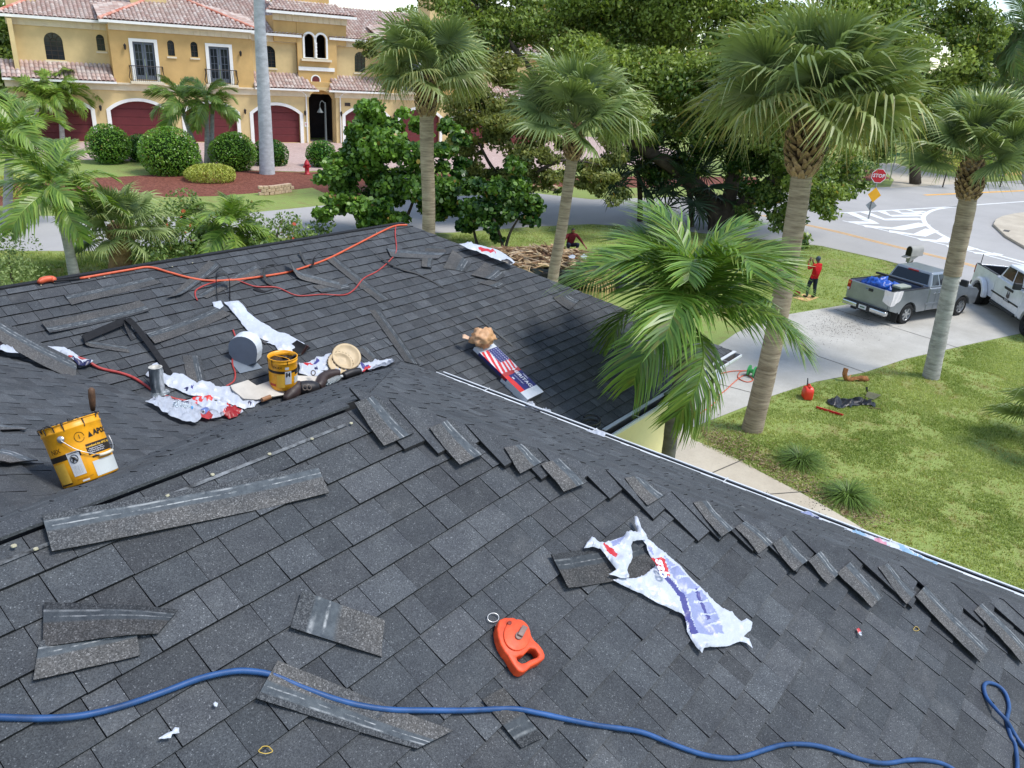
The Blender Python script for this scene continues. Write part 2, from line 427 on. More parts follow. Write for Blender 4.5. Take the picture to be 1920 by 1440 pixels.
# dark granules swept off the roof onto the drive (nobody could count them)
M_GRIT = mat('asphalt_grit', srgb(58, 56, 58), 0.9, 0.3, 30)
b = MB(); R_ = random.Random(5)
for k in range(1400):
    u, v = R_.gauss(1575, 45), R_.gauss(610, 16)
    P = G(u, v)
    if not inpoly(P.x, P.y, DRIVE): continue
    s = R_.uniform(0.005, 0.026); a = R_.uniform(0, 6.3)
    b.add([P + Vector((math.cos(a + w) * s, math.sin(a + w) * s * 0.6, 0.013 + 0.004 * (w > 2))) for w in (0, 1.6, 3.1, 4.7)], [(0, 1, 2, 3)])
tag(b.build('shingle_grit', M_GRIT), 'dark grit scattered on the concrete driveway behind the silver pickup', 'grit', kind='stuff')
b = MB()
for k in range(90):
    u, v = R_.choice([(1425, 928), (1530, 945), (1545, 955), (1432, 935)]); P = G(R_.gauss(u, 14), R_.gauss(v, 6)); s = R_.uniform(0.008, 0.03); a = R_.uniform(0, 6.3)
    b.add([P + Vector((math.cos(a + w) * s, math.sin(a + w) * s * 0.5, 0.017)) for w in (0, 1.6, 3.1, 4.7)], [(0, 1, 2, 3)])
tag(b.build('shingle_crumbs', M_GRIT), 'dark shingle crumbs lying on the walkway below the gutter', 'crumbs', kind='stuff')

# grass blades: right-hand lawn, the lawn behind the house and the verge
M_BLADE = leafmat('grass_blade', srgb(108, 134, 56), srgb(196, 204, 134), 0.6, 0.3, 0.2)
def grass(name, label, poly, n, h0, h1, seed, skip=()):
    R = random.Random(seed); xs = [p[0] for p in poly]; ys = [p[1] for p in poly]; V = []; F = []; C = []
    k = 0; x0, x1, y0, y1 = min(xs), max(xs), min(ys), max(ys); tries = 0
    while k < n and tries < n * 8:
        tries += 1
        x, y = R.uniform(x0, x1), R.uniform(y0, y1)
        if not inpoly(x, y, poly) or any(inpoly(x, y, s) for s in skip): continue
        d = noise.noise(Vector((x * 0.9, y * 0.9, 3.1))) + 0.5 * noise.noise(Vector((x * 3, y * 3, 1.1)))
        if d > 0.12 and R.random() < 0.8: continue
        k += 1
        t = min(1, max(0, 0.45 + 0.5 * noise.noise(Vector((x * 0.5, y * 0.5, 9))) + R.uniform(-0.35, 0.4))); br = 0.5 if (d > 0.1 and R.random() < 0.5) else R.random() * 0.12
        for j in range(3):
            a = R.uniform(0, 6.28); w = R.uniform(0.006, 0.014); h = R.uniform(h0, h1); l = R.uniform(0.2, 1.0) * h; ox, oy = R.gauss(0, 0.025), R.gauss(0, 0.025)
            i = len(V); ca, sa = math.cos(a), math.sin(a)
            V += [(x + ox - sa * w, y + oy + ca * w, 0), (x + ox + sa * w, y + oy - ca * w, 0), (x + ox + ca * l, y + oy + sa * l, h)]
            F.append((i, i + 1, i + 2)); C.append((t, br, 0))
    b = MB(); b.v = V; b.f = F; b.m = [0] * len(F); b.c = C; b.uv = [None] * len(F)
    return tag(b.build(name, M_BLADE), label, 'grass', kind='stuff')
LAWN_R = gp([(1296, 826), (1300, 806), (1410, 764), (1450, 744), (1530, 718), (1620, 701), (1700, 675), (1800, 652), (1920, 627), (2010, 640), (2010, 1230), (1780, 1108), (1615, 988), (1440, 892)])
grass('lawn_grass', 'short green grass with dry patches on the front lawn', LAWN_R, 60000, 0.02, 0.06, 1)
LAWN_M = gp([(1410, 610), (1512, 583), (1588, 570), (1735, 534), (1780, 522), (1657, 489), (1540, 463), (1430, 451), (1250, 432), (1110, 422), (850, 438), (840, 470), (1000, 520), (1300, 560)])
grass('verge_grass', 'green grass strip between the driveway and the street', LAWN_M, 26000, 0.03, 0.09, 2, (DRIVE,))
LAWN_L = gp([(-60, 476), (180, 473), (400, 457), (620, 443), (640, 475), (400, 520), (0, 580), (-60, 590)])
grass('back_lawn_grass', 'rough green grass behind the far roof ridge', LAWN_L, 16000, 0.05, 0.14, 3)
# ================================================================ the house under the camera
def m_shingle():
    g = NG('shingle'); p = g.pr(0.9, 0.25)
    ge = g.n('ShaderNodeNewGeometry'); pos = ge.outputs['Position']
    gr = g.n('ShaderNodeTexVoronoi'); gr.inputs['Scale'].default_value = 300; g.l(pos, gr.inputs['Vector'])
    sp = g.n('ShaderNodeSeparateColor'); g.l(gr.outputs['Color'], sp.inputs[0])
    gran = g.ramp(sp.outputs[0], (0.0, srgb(58, 60, 63)), (0.55, srgb(74, 77, 80)), (0.965, srgb(86, 89, 92)), (1.0, srgb(128, 131, 134)))
    big = g.noise(1.1, 4, 0.6, pos); mid = g.noise(9, 4, 0.65, pos)
    tone = g.ramp(mid, (0.3, (0.8, 0.8, 0.82)), (0.7, (1.16, 1.16, 1.14)))
    c = g.mix(1.0, gran, g.attr(), 'MULTIPLY'); c = g.mix(1.0, c, tone, 'MULTIPLY')
    dust = g.ramp(g.noise(2.3, 6, 0.7, pos), (0.58, (0, 0, 0)), (0.8, (0.35, 0.35, 0.35)))
    c = g.mix(dust, c, srgb(126, 126, 124))
    mp = g.n('ShaderNodeMapping'); mp.inputs['Rotation'].default_value = (0, 0, .6); mp.inputs['Scale'].default_value = (1.2, 6, 6); g.l(pos, mp.inputs[0])
    scuff = g.math('MULTIPLY', g.ramp(g.noise(2.2, 5, .75, mp.outputs[0]), (.66, (0, 0, 0)), (.76, (.7, .7, .7))), g.ramp(g.noise(.8, 2, .5, pos), (.45, (0, 0, 0)), (.6, (1, 1, 1))))
    c = g.mix(scuff, c, srgb(168, 168, 166))
    c = g.mix(g.math('MULTIPLY', big, 0.25), c, srgb(60, 64, 70))
    g.l(c, p.inputs['Base Color']); g.bump(gr.outputs['Distance'], p, 0.25, 0.004)
    return g.m
M_SH = m_shingle()
M_CUT = mat('shingle_edge', srgb(26, 27, 30), 0.9, 0.2, 20)
M_GUT = mat('white_aluminium', srgb(206, 210, 214), 0.45, 0.07, 3, 0.5)
M_GUTIN = mat('gutter_inside', srgb(88, 86, 84), 0.7, 0.3, 6)
M_WALLY = mat('yellow_stucco', srgb(224, 213, 160), 0.9, 0.05, 2.5, 0.2, bump=0.25, bscale=60)
M_SOF = mat('soffit_white', srgb(210, 208, 200), 0.7, 0.06)
house = thing('house', 'yellow stucco house under new charcoal shingle roofs in the foreground', 'house', (6.0, 3.0, 0.0))

def clip_poly(sub, cl):
    """Sutherland-Hodgman, cl convex ccw"""
    out = sub
    for i in range(len(cl)):
        a, c = cl[i], cl[(i + 1) % len(cl)]; inp = out; out = []
        if not inp: return []
        f = lambda p: (c[0] - a[0]) * (p[1] - a[1]) - (c[1] - a[1]) * (p[0] - a[0])
        for k in range(len(inp)):
            p, q = inp[k - 1], inp[k]; fp, fq = f(p), f(q)
            if fq >= 0:
                if fp < 0: t = fp / (fp - fq); out.append((p[0] + (q[0] - p[0]) * t, p[1] + (q[1] - p[1]) * t))
                out.append(q)
            elif fp >= 0: t = fp / (fp - fq); out.append((p[0] + (q[0] - p[0]) * t, p[1] + (q[1] - p[1]) * t))
    return out
EXP = 0.143
def slope(name, O, U, V, poly, t0, nmax, seed, drop=None, keep=None):
    """shingled slope: O on the ridge, U along the courses, V down the slope (unit); poly (u,t) convex ccw; butt lines at t0+k*EXP"""
    R = random.Random(seed); O, U, V = Vector(O), Vector(U).normalized(), Vector(V).normalized()
    N = U.cross(V); N = N if N.z > 0 else -N
    P3 = lambda u, t, h: O + U * u + V * t + N * h
    # deck
    bd = MB(); bd.add([P3(u, t, -0.06) for u, t in poly] + [P3(u, t, -0.012) for u, t in poly], [tuple(range(len(poly)))[::-1], tuple(range(len(poly), 2 * len(poly)))] + [(i, (i + 1) % len(poly), len(poly) + (i + 1) % len(poly), len(poly) + i) for i in range(len(poly))])
    deck = bd.build(name, [M_CUT], house, world=True)
    us = [p[0] for p in poly]; ts = [p[1] for p in poly]
    todo = []; t = t0; k = 0
    while t - EXP < max(ts):
        u = min(us) - R.uniform(0, 0.99); k += 1
        while u < max(us):
            L = 1.0; cells = []; x = u; up = R.random() < 0.5; last = -1
            while x < u + L - 1e-6:
                w = R.choice((0.10, 0.13, 0.16, 0.19, 0.23)); w = min(w, u + L - x)
                if u + L - x - w < 0.07: w = u + L - x
                br = R.choice((0.9, 0.97, 1.03, 1.12, 1.26)) if up else R.choice((0.76, 0.85, 0.93, 1.02))
                w_ = R.uniform(-0.02, 0.02); cells.append((x, x + w, 0.010 if up else 0.0055, (br + w_, br, br - w_ * 0.5))); x += w; up = not up if R.random() < 0.85 else up
            todo.append((t, u, cells)); u += L
        t += EXP
    made = []
    for t, u, cells in todo:
        b = MB(); lift = R.uniform(0, 0.0045); skew = R.uniform(-0.004, 0.004)
        for x0, x1, h, c in cells:
            top = max(t - EXP - 0.012, 0.0 if t0 > 0 else -9)
            q = clip_poly([(x0 + 0.0015, top), (x1 - 0.0015, top), (x1 - 0.0015, t + skew * (x1 - u)), (x0 + 0.0015, t + skew * (x0 - u))], poly)
            if len(q) < 3: continue
            hh = lambda tt: 0.0015 + (h + lift + 0.0035) * max(0, min(1, (tt - (t - EXP)) / EXP))
            n = len(q); vs = [P3(a, bb, hh(bb)) for a, bb in q] + [P3(a, bb, -0.012) for a, bb in q]
            ar = sum(q[i][0] * q[(i + 1) % n][1] - q[(i + 1) % n][0] * q[i][1] for i in range(n))
            b.add(vs, [tuple(range(n))], 0, c)
            b.add(vs, [(i, (i + 1) % n, n + (i + 1) % n, n + i) for i in range(n)], 1, (1, 1, 1))
        if b.f: made.append((b, P3(u + 0.5, t, 0)))
    def score(P):
        px = pix(P); d = (P - Vector((0, 0, CAMZ))).length
        return d if -80 < px[0] < 2000 and -60 < px[1] < 1520 else d + 1000
    made.sort(key=lambda z: score(z[1]))
    rest = MB()
    for i, (b, P) in enumerate(made):
        if i < nmax and score(P) < 900: 
            o = b.build('shingle', [M_SH, M_CUT], deck, world=False)
            o.data.transform(WM[house.name])
        else:
            n0 = len(rest.v); rest.v += b.v; rest.f += [tuple(n0 + j for j in f) for f in b.f]; rest.m += b.m; rest.c += b.c; rest.uv += b.uv
    if rest.f:
        o = rest.build('shingle_courses', [M_SH, M_CUT], deck); o.data.transform(WM[house.name]); o['kind'] = 'stuff'
    return deck
def plane_pt(pl, x, y): return Vector((x, y, pz(pl, x, y)))
c5 = math.sqrt(1.25)
def ccw(p):
    a = sum(p[i][0] * p[(i + 1) % len(p)][1] - p[(i + 1) % len(p)][0] * p[i][1] for i in range(len(p)))
    return p if a > 0 else p[::-1]
XA = 2.21; RY = 2.48
def make_slope(name, pl, O, U, V, outline, t0, nmax, seed):
    O, U, V = Vector(O), Vector(U).normalized(), Vector(V).normalized()
    pts = []
    for x, y in outline:
        d = plane_pt(pl, x, y) - O; pts.append((d.dot(U), d.dot(V)))
    return slope(name, O, U, V, ccw(pts), t0, nmax, seed)
# A: near front slope (ridge at y=2.48, hip from (2.21,2.48) down to the eave)
EAX, EAY = 6.42, -1.73
slopeA = make_slope('front_slope', PA, (0, RY, pz(PA, 0, RY)), (1, 0, 0), (0, -1, -0.5), [(-4.5, RY), (XA, RY), (EAX, EAY), (-4.5, EAY)], 0.183, 170, 1)
slopeD = make_slope('end_slope', PD, (XA, 0, pz(PD, XA, 0)), (0, 1, 0), (1, 0, -0.5), [(XA, RY), (EAX, EAY), (EAX, 5.94), (6.13, 6.225)], 0.11, 0, 2)
slopeB = make_slope('back_slope', PB, (0, RY, pz(PB, 0, RY)), (1, 0, 0), (0, 1, -0.5236), [(-0.13, RY), (XA, RY), (6.13, 6.225), (3.79, 6.228)], 0.05, 0, 3)
slopeE = make_slope('link_slope', PE, (-0.13, 0, pz(PE, -0.13, 0)), (0, 1, 0), (1, 0, -0.5), [(-0.13, RY), (3.79, 6.228), (1.67, 8.334), (-0.13, 8.334)], 0.07, 0, 4)
slopeC = make_slope('far_slope', PC, (0, CRY, pz(PC, 0, CRY)), (1, 0, 0), (0, -1, -0.5), [(1.67, 8.334), (5.62, 4.377), (12.23, 4.377), (8.276, 8.334)], 0.09, 125, 5)
b = MB()  # hidden faces close the roofs: far roof back and hip end, link back, skirt under the end slope
b.add([(1.67, CRY, pz(PC, 0, CRY)), (8.276, CRY, pz(PC, 0, CRY)), (12.23, 12.29, pz(PC, 0, 4.377)), (1.67, 12.29, pz(PC, 0, 4.377))], [(0, 1, 2, 3)])
b.add([(8.276, CRY, pz(PC, 0, CRY)), (12.23, 4.377, pz(PC, 0, 4.377)), (12.23, 12.29, pz(PC, 0, 4.377))], [(0, 1, 2)])
b.add([(-0.13, RY, 6.494), (-0.13, CRY, 6.494), (-4.5, CRY, 4.31), (-4.5, RY, 4.31)], [(0, 1, 2, 3)])
b.add([(1.67, CRY, pz(PC, 0, CRY)), (-0.13, CRY, 6.494), (-4.5, CRY, 4.3), (-4.5, 12.29, 3.6), (1.67, 12.29, 3.61)], [(0, 1, 2, 3, 4)])
b.build('rear_roof', M_SH, house, world=True)
# walls: near wing and far wing
def walls(pts, z1, name, m):
    b = MB(); P = [Vector((x, y, -0.02)) for x, y in pts]
    b.prism(P, (0, 0, z1 + 0.02), caps=False); return b.build(name, m, house, world=True)
walls([(-4.4, -1.2), (5.85, -1.2), (5.85, 5.6), (5.85, 7.0), (-4.4, 7.0)], 4.3, 'wing_wall', M_WALLY)
walls([(5.9, 4.78), (11.1, 4.78), (11.1, 11.9), (-4.3, 11.9), (-4.3, 7.1)], 3.55, 'wall', M_WALLY)
b = MB(); zE = pz(PC, 0, 4.377)
b.box((7.9, 4.378, zE - 0.20), (12.21, 4.400, zE - 0.02)); b.box((12.19, 4.402, zE - 0.2), (12.212, 12.2, zE - 0.02))
b.box((7.9, 4.402, zE - 0.20), (12.188, 4.79, zE - 0.185)); b.box((11.09, 4.792, zE - 0.20), (12.187, 12.1, zE - 0.185)); b.build('far_fascia', M_SOF, house, world=True)
zD = pz(PD, EAX, 0)
b = MB(); b.box((6.40, -1.72, zD - 0.22), (6.418, 5.93, zD - 0.025)); b.box((5.84, -1.7, zD - 0.22), (6.398, 5.93, zD - 0.205)); b.build('near_fascia', M_SOF, house, world=True)
# gutters: K-profile swept along the eave, hollow
def gutter(name, A, B, out, w=0.125, h=0.105, hang=1.5):
    A, B, out = Vector(A), Vector(B), Vector(out)
    prof = [(0.0, 0.0), (0.0, -h), (w * 0.55, -h), (w * 0.72, -h * 0.55), (w, -h * 0.30), (w, 0.006), (w - 0.022, 0.006), (w - 0.022, -0.006)]
    inn = [(0.004, 0.0), (0.004, -h + 0.004), (w * 0.55, -h + 0.004), (w * 0.72 - 0.005, -h * 0.55), (w - 0.006, -h * 0.3), (w - 0.006, 0.0)]
    b = MB(); n = 6
    for i in range(n):
        p, q = A.lerp(B, i / n), A.lerp(B, (i + 1) / n)
        for pr, mi in ((prof, 0), (inn, 1)):
            for j in range(len(pr) - 1):
                e = lambda base, c: base + out * c[0] + Vector((0, 0, c[1]))
                b.quad(e(p, pr[j]), e(q, pr[j]), e(q, pr[j + 1]), e(p, pr[j + 1]), mi)
    for p in (A, B):
        e = lambda c: p + out * c[0] + Vector((0, 0, c[1])); b.add([e(c) for c in prof[:6]], [tuple(range(6))], 0)
    g = b.build(name, [M_GUT, M_GUTIN], house, world=True)
    L = (B - A).length; d = (B - A).normalized(); k = hang * 0.5
    while k < L:
        p = A + d * k; hb = MB()
        hb.tube([p + Vector((0, 0, 0.012)), p + out * w + Vector((0, 0, 0.014)), p + out * (w + 0.006) + Vector((0, 0, -0.02))], 0.005, 5)
        hb.build('hanger', M_GUT, g, world=False).data.transform(WM[house.name]); k += hang
    return g
gutD = gutter('near_gutter', (EAX + 0.012, 5.93, zD - 0.012), (EAX + 0.012, -1.74, zD - 0.012), (1, 0, 0))
gutC = gutter('far_gutter', (7.95, 4.362, zE - 0.012), (12.23, 4.362, zE - 0.012), (0, -1, 0))
b = MB(); b.box((7.98, 4.345, zE + 0.012), (12.235, 4.40, zE + 0.020)); b.build('drip_edge', M_GUT, house, world=True)
b = MB(); b.box((EAX - 0.06, -1.73, zD + 0.012), (EAX + 0.02, 5.93, zD + 0.018)); 
b.build('drip_edge', M_GUT, house, world=True)
# top of the front slope: bare strip with its tar line and the nail heads along the ridge
b = MB(); Np = Vector((0, -0.5, 1)).normalized(); Vd = Vector((0, -1, -0.5)).normalized(); O0 = Vector((0, RY, pz(PA, 0, RY)))
b.quad(*[O0 + Vector((x, 0, 0)) + Vd * t + Np * 0.016 for x, t in ((-3, 0.090), (2.02, 0.090), (2.02, 0.104), (-3, 0.104))])
b.build('tar_line', mat('tar_line', srgb(104, 107, 110), 0.8, 0.6, 22), slopeA).data.transform(WM[house.name])
R_ = random.Random(3); M_NAIL = mat('nail_head', srgb(206, 198, 168), 0.4, 0.1, 9, 0.5, 0.3)
for k in range(16):
    P = O0 + Vector((-1.2 + k * 0.215 + R_.uniform(-0.03, 0.03), 0, 0)) + Vd * R_.uniform(0.085, 0.105) + Np * 0.018
    b = MB(); b.lathe([(0.0001, 0.004), (0.007, 0.004), (0.008, 0.0)], 8, M=Matrix.Translation(P)); b.build('nail', M_NAIL, slopeA).data.transform(WM[house.name])
for (u, v) in ((26, 1021), (102, 527), (167, 519), (196, 516), (77, 532), (361, 490), (323, 497), (706, 433)):
    P = hit(u, v + 3, PC if v < 600 else PA, 0.02); b = MB(); b.lathe([(0.0001, 0.004), (0.008, 0.004), (0.009, 0.0)], 8, M=Matrix.Translation(P)); b.build('nail', M_NAIL, slopeC if v < 600 else slopeA).data.transform(WM[house.name])
# B1 course edge standing over the ridge, and the far ridge's underlay edge
b = MB(); b.box((-3.2, RY - 0.03, 6.50), (XA - 0.12, RY + 0.06, 6.512)); b.build('ridge_overlap', [M_SH], house, world=True)
b = MB(); zr = pz(PC, 0, CRY); b.box((0.6, CRY - 0.01, zr - 0.02), (8.25, CRY + 0.07, zr + 0.022)); b.build('ridge_underlay', M_CUT, house, world=True)

# ---------------------------------------------------------------- sheets lying on the roof
def m_loose():
    """loose laminated shingle seen with its bare headlap: granules, dark tar band, chalky dashes (UV: x along, y across)"""
    g = NG('loose_shingle'); p = g.pr(0.9, 0.25)
    uv = g.n('ShaderNodeTexCoord').outputs['UV']; sp = g.n('ShaderNodeSeparateXYZ'); g.l(uv, sp.inputs[0])
    ge = g.n('ShaderNodeNewGeometry'); pos = ge.outputs['Position']
    gr = g.n('ShaderNodeTexVoronoi'); gr.inputs['Scale'].default_value = 260; g.l(pos, gr.inputs['Vector'])
    sc = g.n('ShaderNodeSeparateColor'); g.l(gr.outputs['Color'], sc.inputs[0])
    dark = g.ramp(sc.outputs[0], (0, srgb(50, 52, 55)), (0.6, srgb(68, 71, 74)), (1, srgb(98, 100, 102)))
    lite = g.mix(g.ramp(g.noise(3.2, 5, .65, pos), (.36, (.25, .25, .25)), (.66, (1, 1, 1))), dark, g.ramp(sc.outputs[0], (0, srgb(72, 71, 69)), (0.5, srgb(90, 88, 86)), (0.9, srgb(108, 106, 104)), (1, srgb(146, 144, 142))))
    tar = g.ramp(g.noise(30, 4, 0.7, pos), (0.3, srgb(62, 68, 74)), (0.75, srgb(96, 102, 106)))
    w = g.noise(7, 3, 0.6, pos); y = g.math('ADD', sp.outputs[1], g.math('MULTIPLY', g.math('SUBTRACT', w, 0.5), 0.05))
    c = g.mix(g.ramp(y, (0.50, (0, 0, 0)), (0.56, (1, 1, 1))), lite, tar)
    c = g.mix(g.ramp(y, (0.82, (0, 0, 0)), (0.85, (1, 1, 1))), c, dark)
    st = g.math('MULTIPLY', g.ramp(g.math('ABSOLUTE', g.math('SUBTRACT', y, 0.66)), (0.006, (.8, .8, .8)), (0.022, (0, 0, 0))), g.ramp(g.noise(13, 5, 0.75, pos), (0.47, (0, 0, 0)), (0.6, (1, 1, 1))))
    st2 = g.math('MULTIPLY', g.ramp(g.math('ABSOLUTE', g.math('SUBTRACT', y, 0.80)), (0.01, (.7, .7, .7)), (0.035, (0, 0, 0))), g.ramp(g.noise(9, 5, 0.75, pos), (0.45, (0, 0, 0)), (0.6, (0.8, 0.8, 0.8))))
    c = g.mix(g.math('ADD', st, st2), c, srgb(178, 180, 180))
    c = g.mix(1.0, c, g.attr(), 'MULTIPLY')
    g.l(c, p.inputs['Base Color']); g.bump(gr.outputs['Distance'], p, 0.3, 0.004); return g.m
M_LOOSE = m_loose()
def drape(x, y, off): return Vector((x, y, roofz(x, y) + off))
def sheet_px(name, label, quad, plane, cat='shingle piece', group='loose shingle pieces', off=0.022, curl=0.0, bow=0.0, th=0.006, m=None, tone=(1, 1, 1), flip=False, nx=14, ny=4, parent=None, follow=True, seed=0):
    """thin bent sheet: four photo corners (length runs 0->1 and 3->2) dropped on a roof plane"""
    R = random.Random(seed or hash(label) % 9999)
    c = [hit(u, v, plane, off) for u, v in quad]
    N = Vector((-plane[1], -plane[2], 1)).normalized(); b = MB(); top = {}; ph = R.uniform(0, 6)
    for i in range(nx + 1):
        for j in range(ny + 1):
            s, t = i / nx, j / ny
            p = (c[0] * (1 - s) + c[1] * s) * (1 - t) + (c[3] * (1 - s) + c[2] * s) * t
            if follow: p.z = max(p.z, roofz(p.x, p.y) + off)
            e = abs(2 * s - 1)
            p = p + N * (curl * e ** 3 + bow * (1 - e * e) + 0.004 * math.sin(5 * s + ph) + 0.0025 * noise.noise(Vector((s * 9, t * 5, ph))))
            top[i, j] = p
    idx = {}
    for k, (ij, p) in enumerate(top.items()): idx[ij] = k; b.v.append(tuple(p))
    K = len(b.v)
    for p in top.values(): b.v.append(tuple(p - N * th))
    def addf(f, mi, uv=None): b.f.append(f); b.m.append(mi); b.c.append(tone if mi == 0 else (1, 1, 1)); b.uv.append(uv)
    for i in range(nx):
        for j in range(ny):
            a, d, e, f = idx[i, j], idx[i + 1, j], idx[i + 1, j + 1], idx[i, j + 1]
            uv = [(i / nx, j / ny), ((i + 1) / nx, j / ny), ((i + 1) / nx, (j + 1) / ny), (i / nx, (j + 1) / ny)]
            if flip: uv = [(x, 1 - y) for x, y in uv]
            addf((a, d, e, f), 0, uv); addf((a + K, f + K, e + K, d + K), 1)
    ring = [(i, 0) for i in range(nx)] + [(nx, j) for j in range(ny)] + [(i, ny) for i in range(nx, 0, -1)] + [(0, j) for j in range(ny, 0, -1)]
    for q in range(len(ring)):
        a, d = idx[ring[q]], idx[ring[(q + 1) % len(ring)]]; addf((a, a + K, d + K, d), 1)
    o = b.build(name, [m or M_LOOSE, M_CUT], parent)
    # origin to the middle of the piece
    if parent is None:
        cen = sum(c, Vector()) / 4; o.data.transform(Matrix.Translation(-cen)); o.location = cen; tag(o, label, cat, group)
    else: o.data.transform(WM[parent.name])
    return o
def strap(name, label, path, plane, width, wdir, cat='shingle strip', group='loose shingle strips', m=None, th=0.004, n=8, tone=(1, 1, 1), off=0.02):
    """narrow bent strip: path of (u, v, height) above the plane; wdir: direction of its width"""
    P = catmull([hit(u, v, plane, off + h) for u, v, h in path], n); W = Vector(wdir).normalized() * width / 2; b = MB()
    for i in range(len(P) - 1):
        t = (P[i + 1] - P[i]).normalized(); nn = t.cross(W).normalized() * th
        u0, u1 = i / len(P), (i + 1) / len(P)
        b.quad(P[i] - W, P[i + 1] - W, P[i + 1] + W, P[i] + W, 0, tone, [(u0, 0), (u1, 0), (u1, 1), (u0, 1)])
        b.quad(P[i] + W - nn, P[i + 1] + W - nn, P[i + 1] - W - nn, P[i] - W - nn, 1)
        b.quad(P[i] - W - nn, P[i + 1] - W - nn, P[i + 1] - W, P[i] - W, 1); b.quad(P[i] + W, P[i + 1] + W, P[i + 1] + W - nn, P[i] + W - nn, 1)
    cen = sum(P, Vector()) / len(P); o = b.build(name, [m or M_LOOSE, M_CUT], smooth=True); o.data.transform(Matrix.Translation(-cen)); o.location = cen
    return tag(o, label, cat, group)
# hip caps between the front and end slopes (part of the roof), bent over the hip
R_ = random.Random(77)   # courses of the end slope run on over the hip and fold onto the front slope
for k in range(33):
    x0 = XA - .05 + k * .128; x1 = x0 + .155; L = R_.uniform(.06, .24); yh = lambda x: RY - (x - XA); tn = R_.uniform(.78, 1.2); b = MB(); l0 = .024 + .006 * (k % 2); ye = min(yh(x1) - L, yh(x0) - .05)
    ov = lambda x, e, lf: Vector((x + e, yh(x) + e * .2, min(pz(PA, x + e, yh(x) + e * .2), pz(PD, x + e, yh(x) + e * .2)) + lf))
    P = [[ov(x, .10, l0 + .004), ov(x, 0, l0 + .012), Vector((x, (yh(x) + ye) / 2, pz(PA, x, (yh(x) + ye) / 2) + l0 + .008)), Vector((x, ye + R_.uniform(-.006, .006), pz(PA, x, ye) + l0 + R_.uniform(0, .006)))] for x in (x0, x1)]
    for j in range(3): b.quad(P[0][j], P[0][j + 1], P[1][j + 1], P[1][j], 0, (tn, tn, tn * 1.01))
    dn = Vector((0, 0, -.014)); b.quad(P[0][3], P[1][3], P[1][3] + dn, P[0][3] + dn, 1)
    for q in P:
        for j in range(3): b.quad(q[j], q[j + 1], q[j + 1] + dn, q[j] + dn, 1)
    b.build('hip_flap', [M_SH, M_CUT], house, world=True)
M_CAP = M_LOOSE
caps = [[(664, 756), (706, 742), (776, 812), (720, 836)], [(805, 803), (845, 786), (911, 849), (862, 872)], [(945, 840), (983, 831), (1024, 862), (976, 887)], [(1015, 869), (1056, 856), (1102, 904), (1057, 922)],
        [(1171, 897), (1204, 890), (1250, 926), (1214, 948)], [(1300, 942), (1330, 938), (1378, 990), (1352, 1007)], [(1379, 988), (1402, 974), (1455, 1013), (1423, 1037)], [(1449, 1020), (1476, 1002), (1519, 1048), (1488, 1071)], [(1514, 1051), (1543, 1030), (1578, 1071), (1554, 1095)],
        [(1571, 1073), (1600, 1049), (1656, 1118), (1634, 1139)], [(1646, 1064), (1668, 1056), (1718, 1111), (1700, 1133)], [(1717, 1117), (1738, 1095), (1856, 1214), (1837, 1242)], [(1828, 1144), (1845, 1128), (1930, 1212), (1918, 1244)]]
for i, q in enumerate(caps):
    a, bq, c, d = q
    # the short ends run along the course, the long sides up to the hip: carry them 12 cm over it
    o = sheet_px('hip_cap', 'cap%d' % i, [d, a, bq, c], PA, off=0.044 + 0.004 * (i % 2), nx=8, ny=6, parent=house, follow=False, seed=40 + i, flip=False)
    me = o.data; mw = Matrix.Translation(house.location)
    for vtx in me.vertices:
        w = mw @ vtx.co; lim = pz(PD, w.x, w.y) + 0.056
        if w.z > lim: vtx.co.z -= (w.z - lim)
# ================================================================ things lying on the roofs
def hit_roof(u, v, h=0.0, near=1.0):
    """first roof surface seen at a pixel; things on the steeply grazed slopes are lifted straight up"""
    r = ray(u, v); hr = math.hypot(r[0], r[1]); t = near / hr; dt = 0.04 / hr
    f = lambda t: CAMZ + r[2] * t - roofz(r[0] * t, r[1] * t)
    while f(t) > 0 and t < 60 / hr: t += dt
    a, b = t - dt, t
    for _ in range(14):
        m = (a + b) / 2
        if f(m) > 0: a = m
        else: b = m
    t = (a + b) / 2
    P = Vector((r[0] * t, r[1] * t, CAMZ + r[2] * t))
    if h and abs(P.z - pz(PC, P.x, P.y)) < 0.02: 
        Q = hit(u, v, PC, h)
        if Q.z > roofz(Q.x, Q.y) + h * 0.4: return Q
    P.z += h
    return P
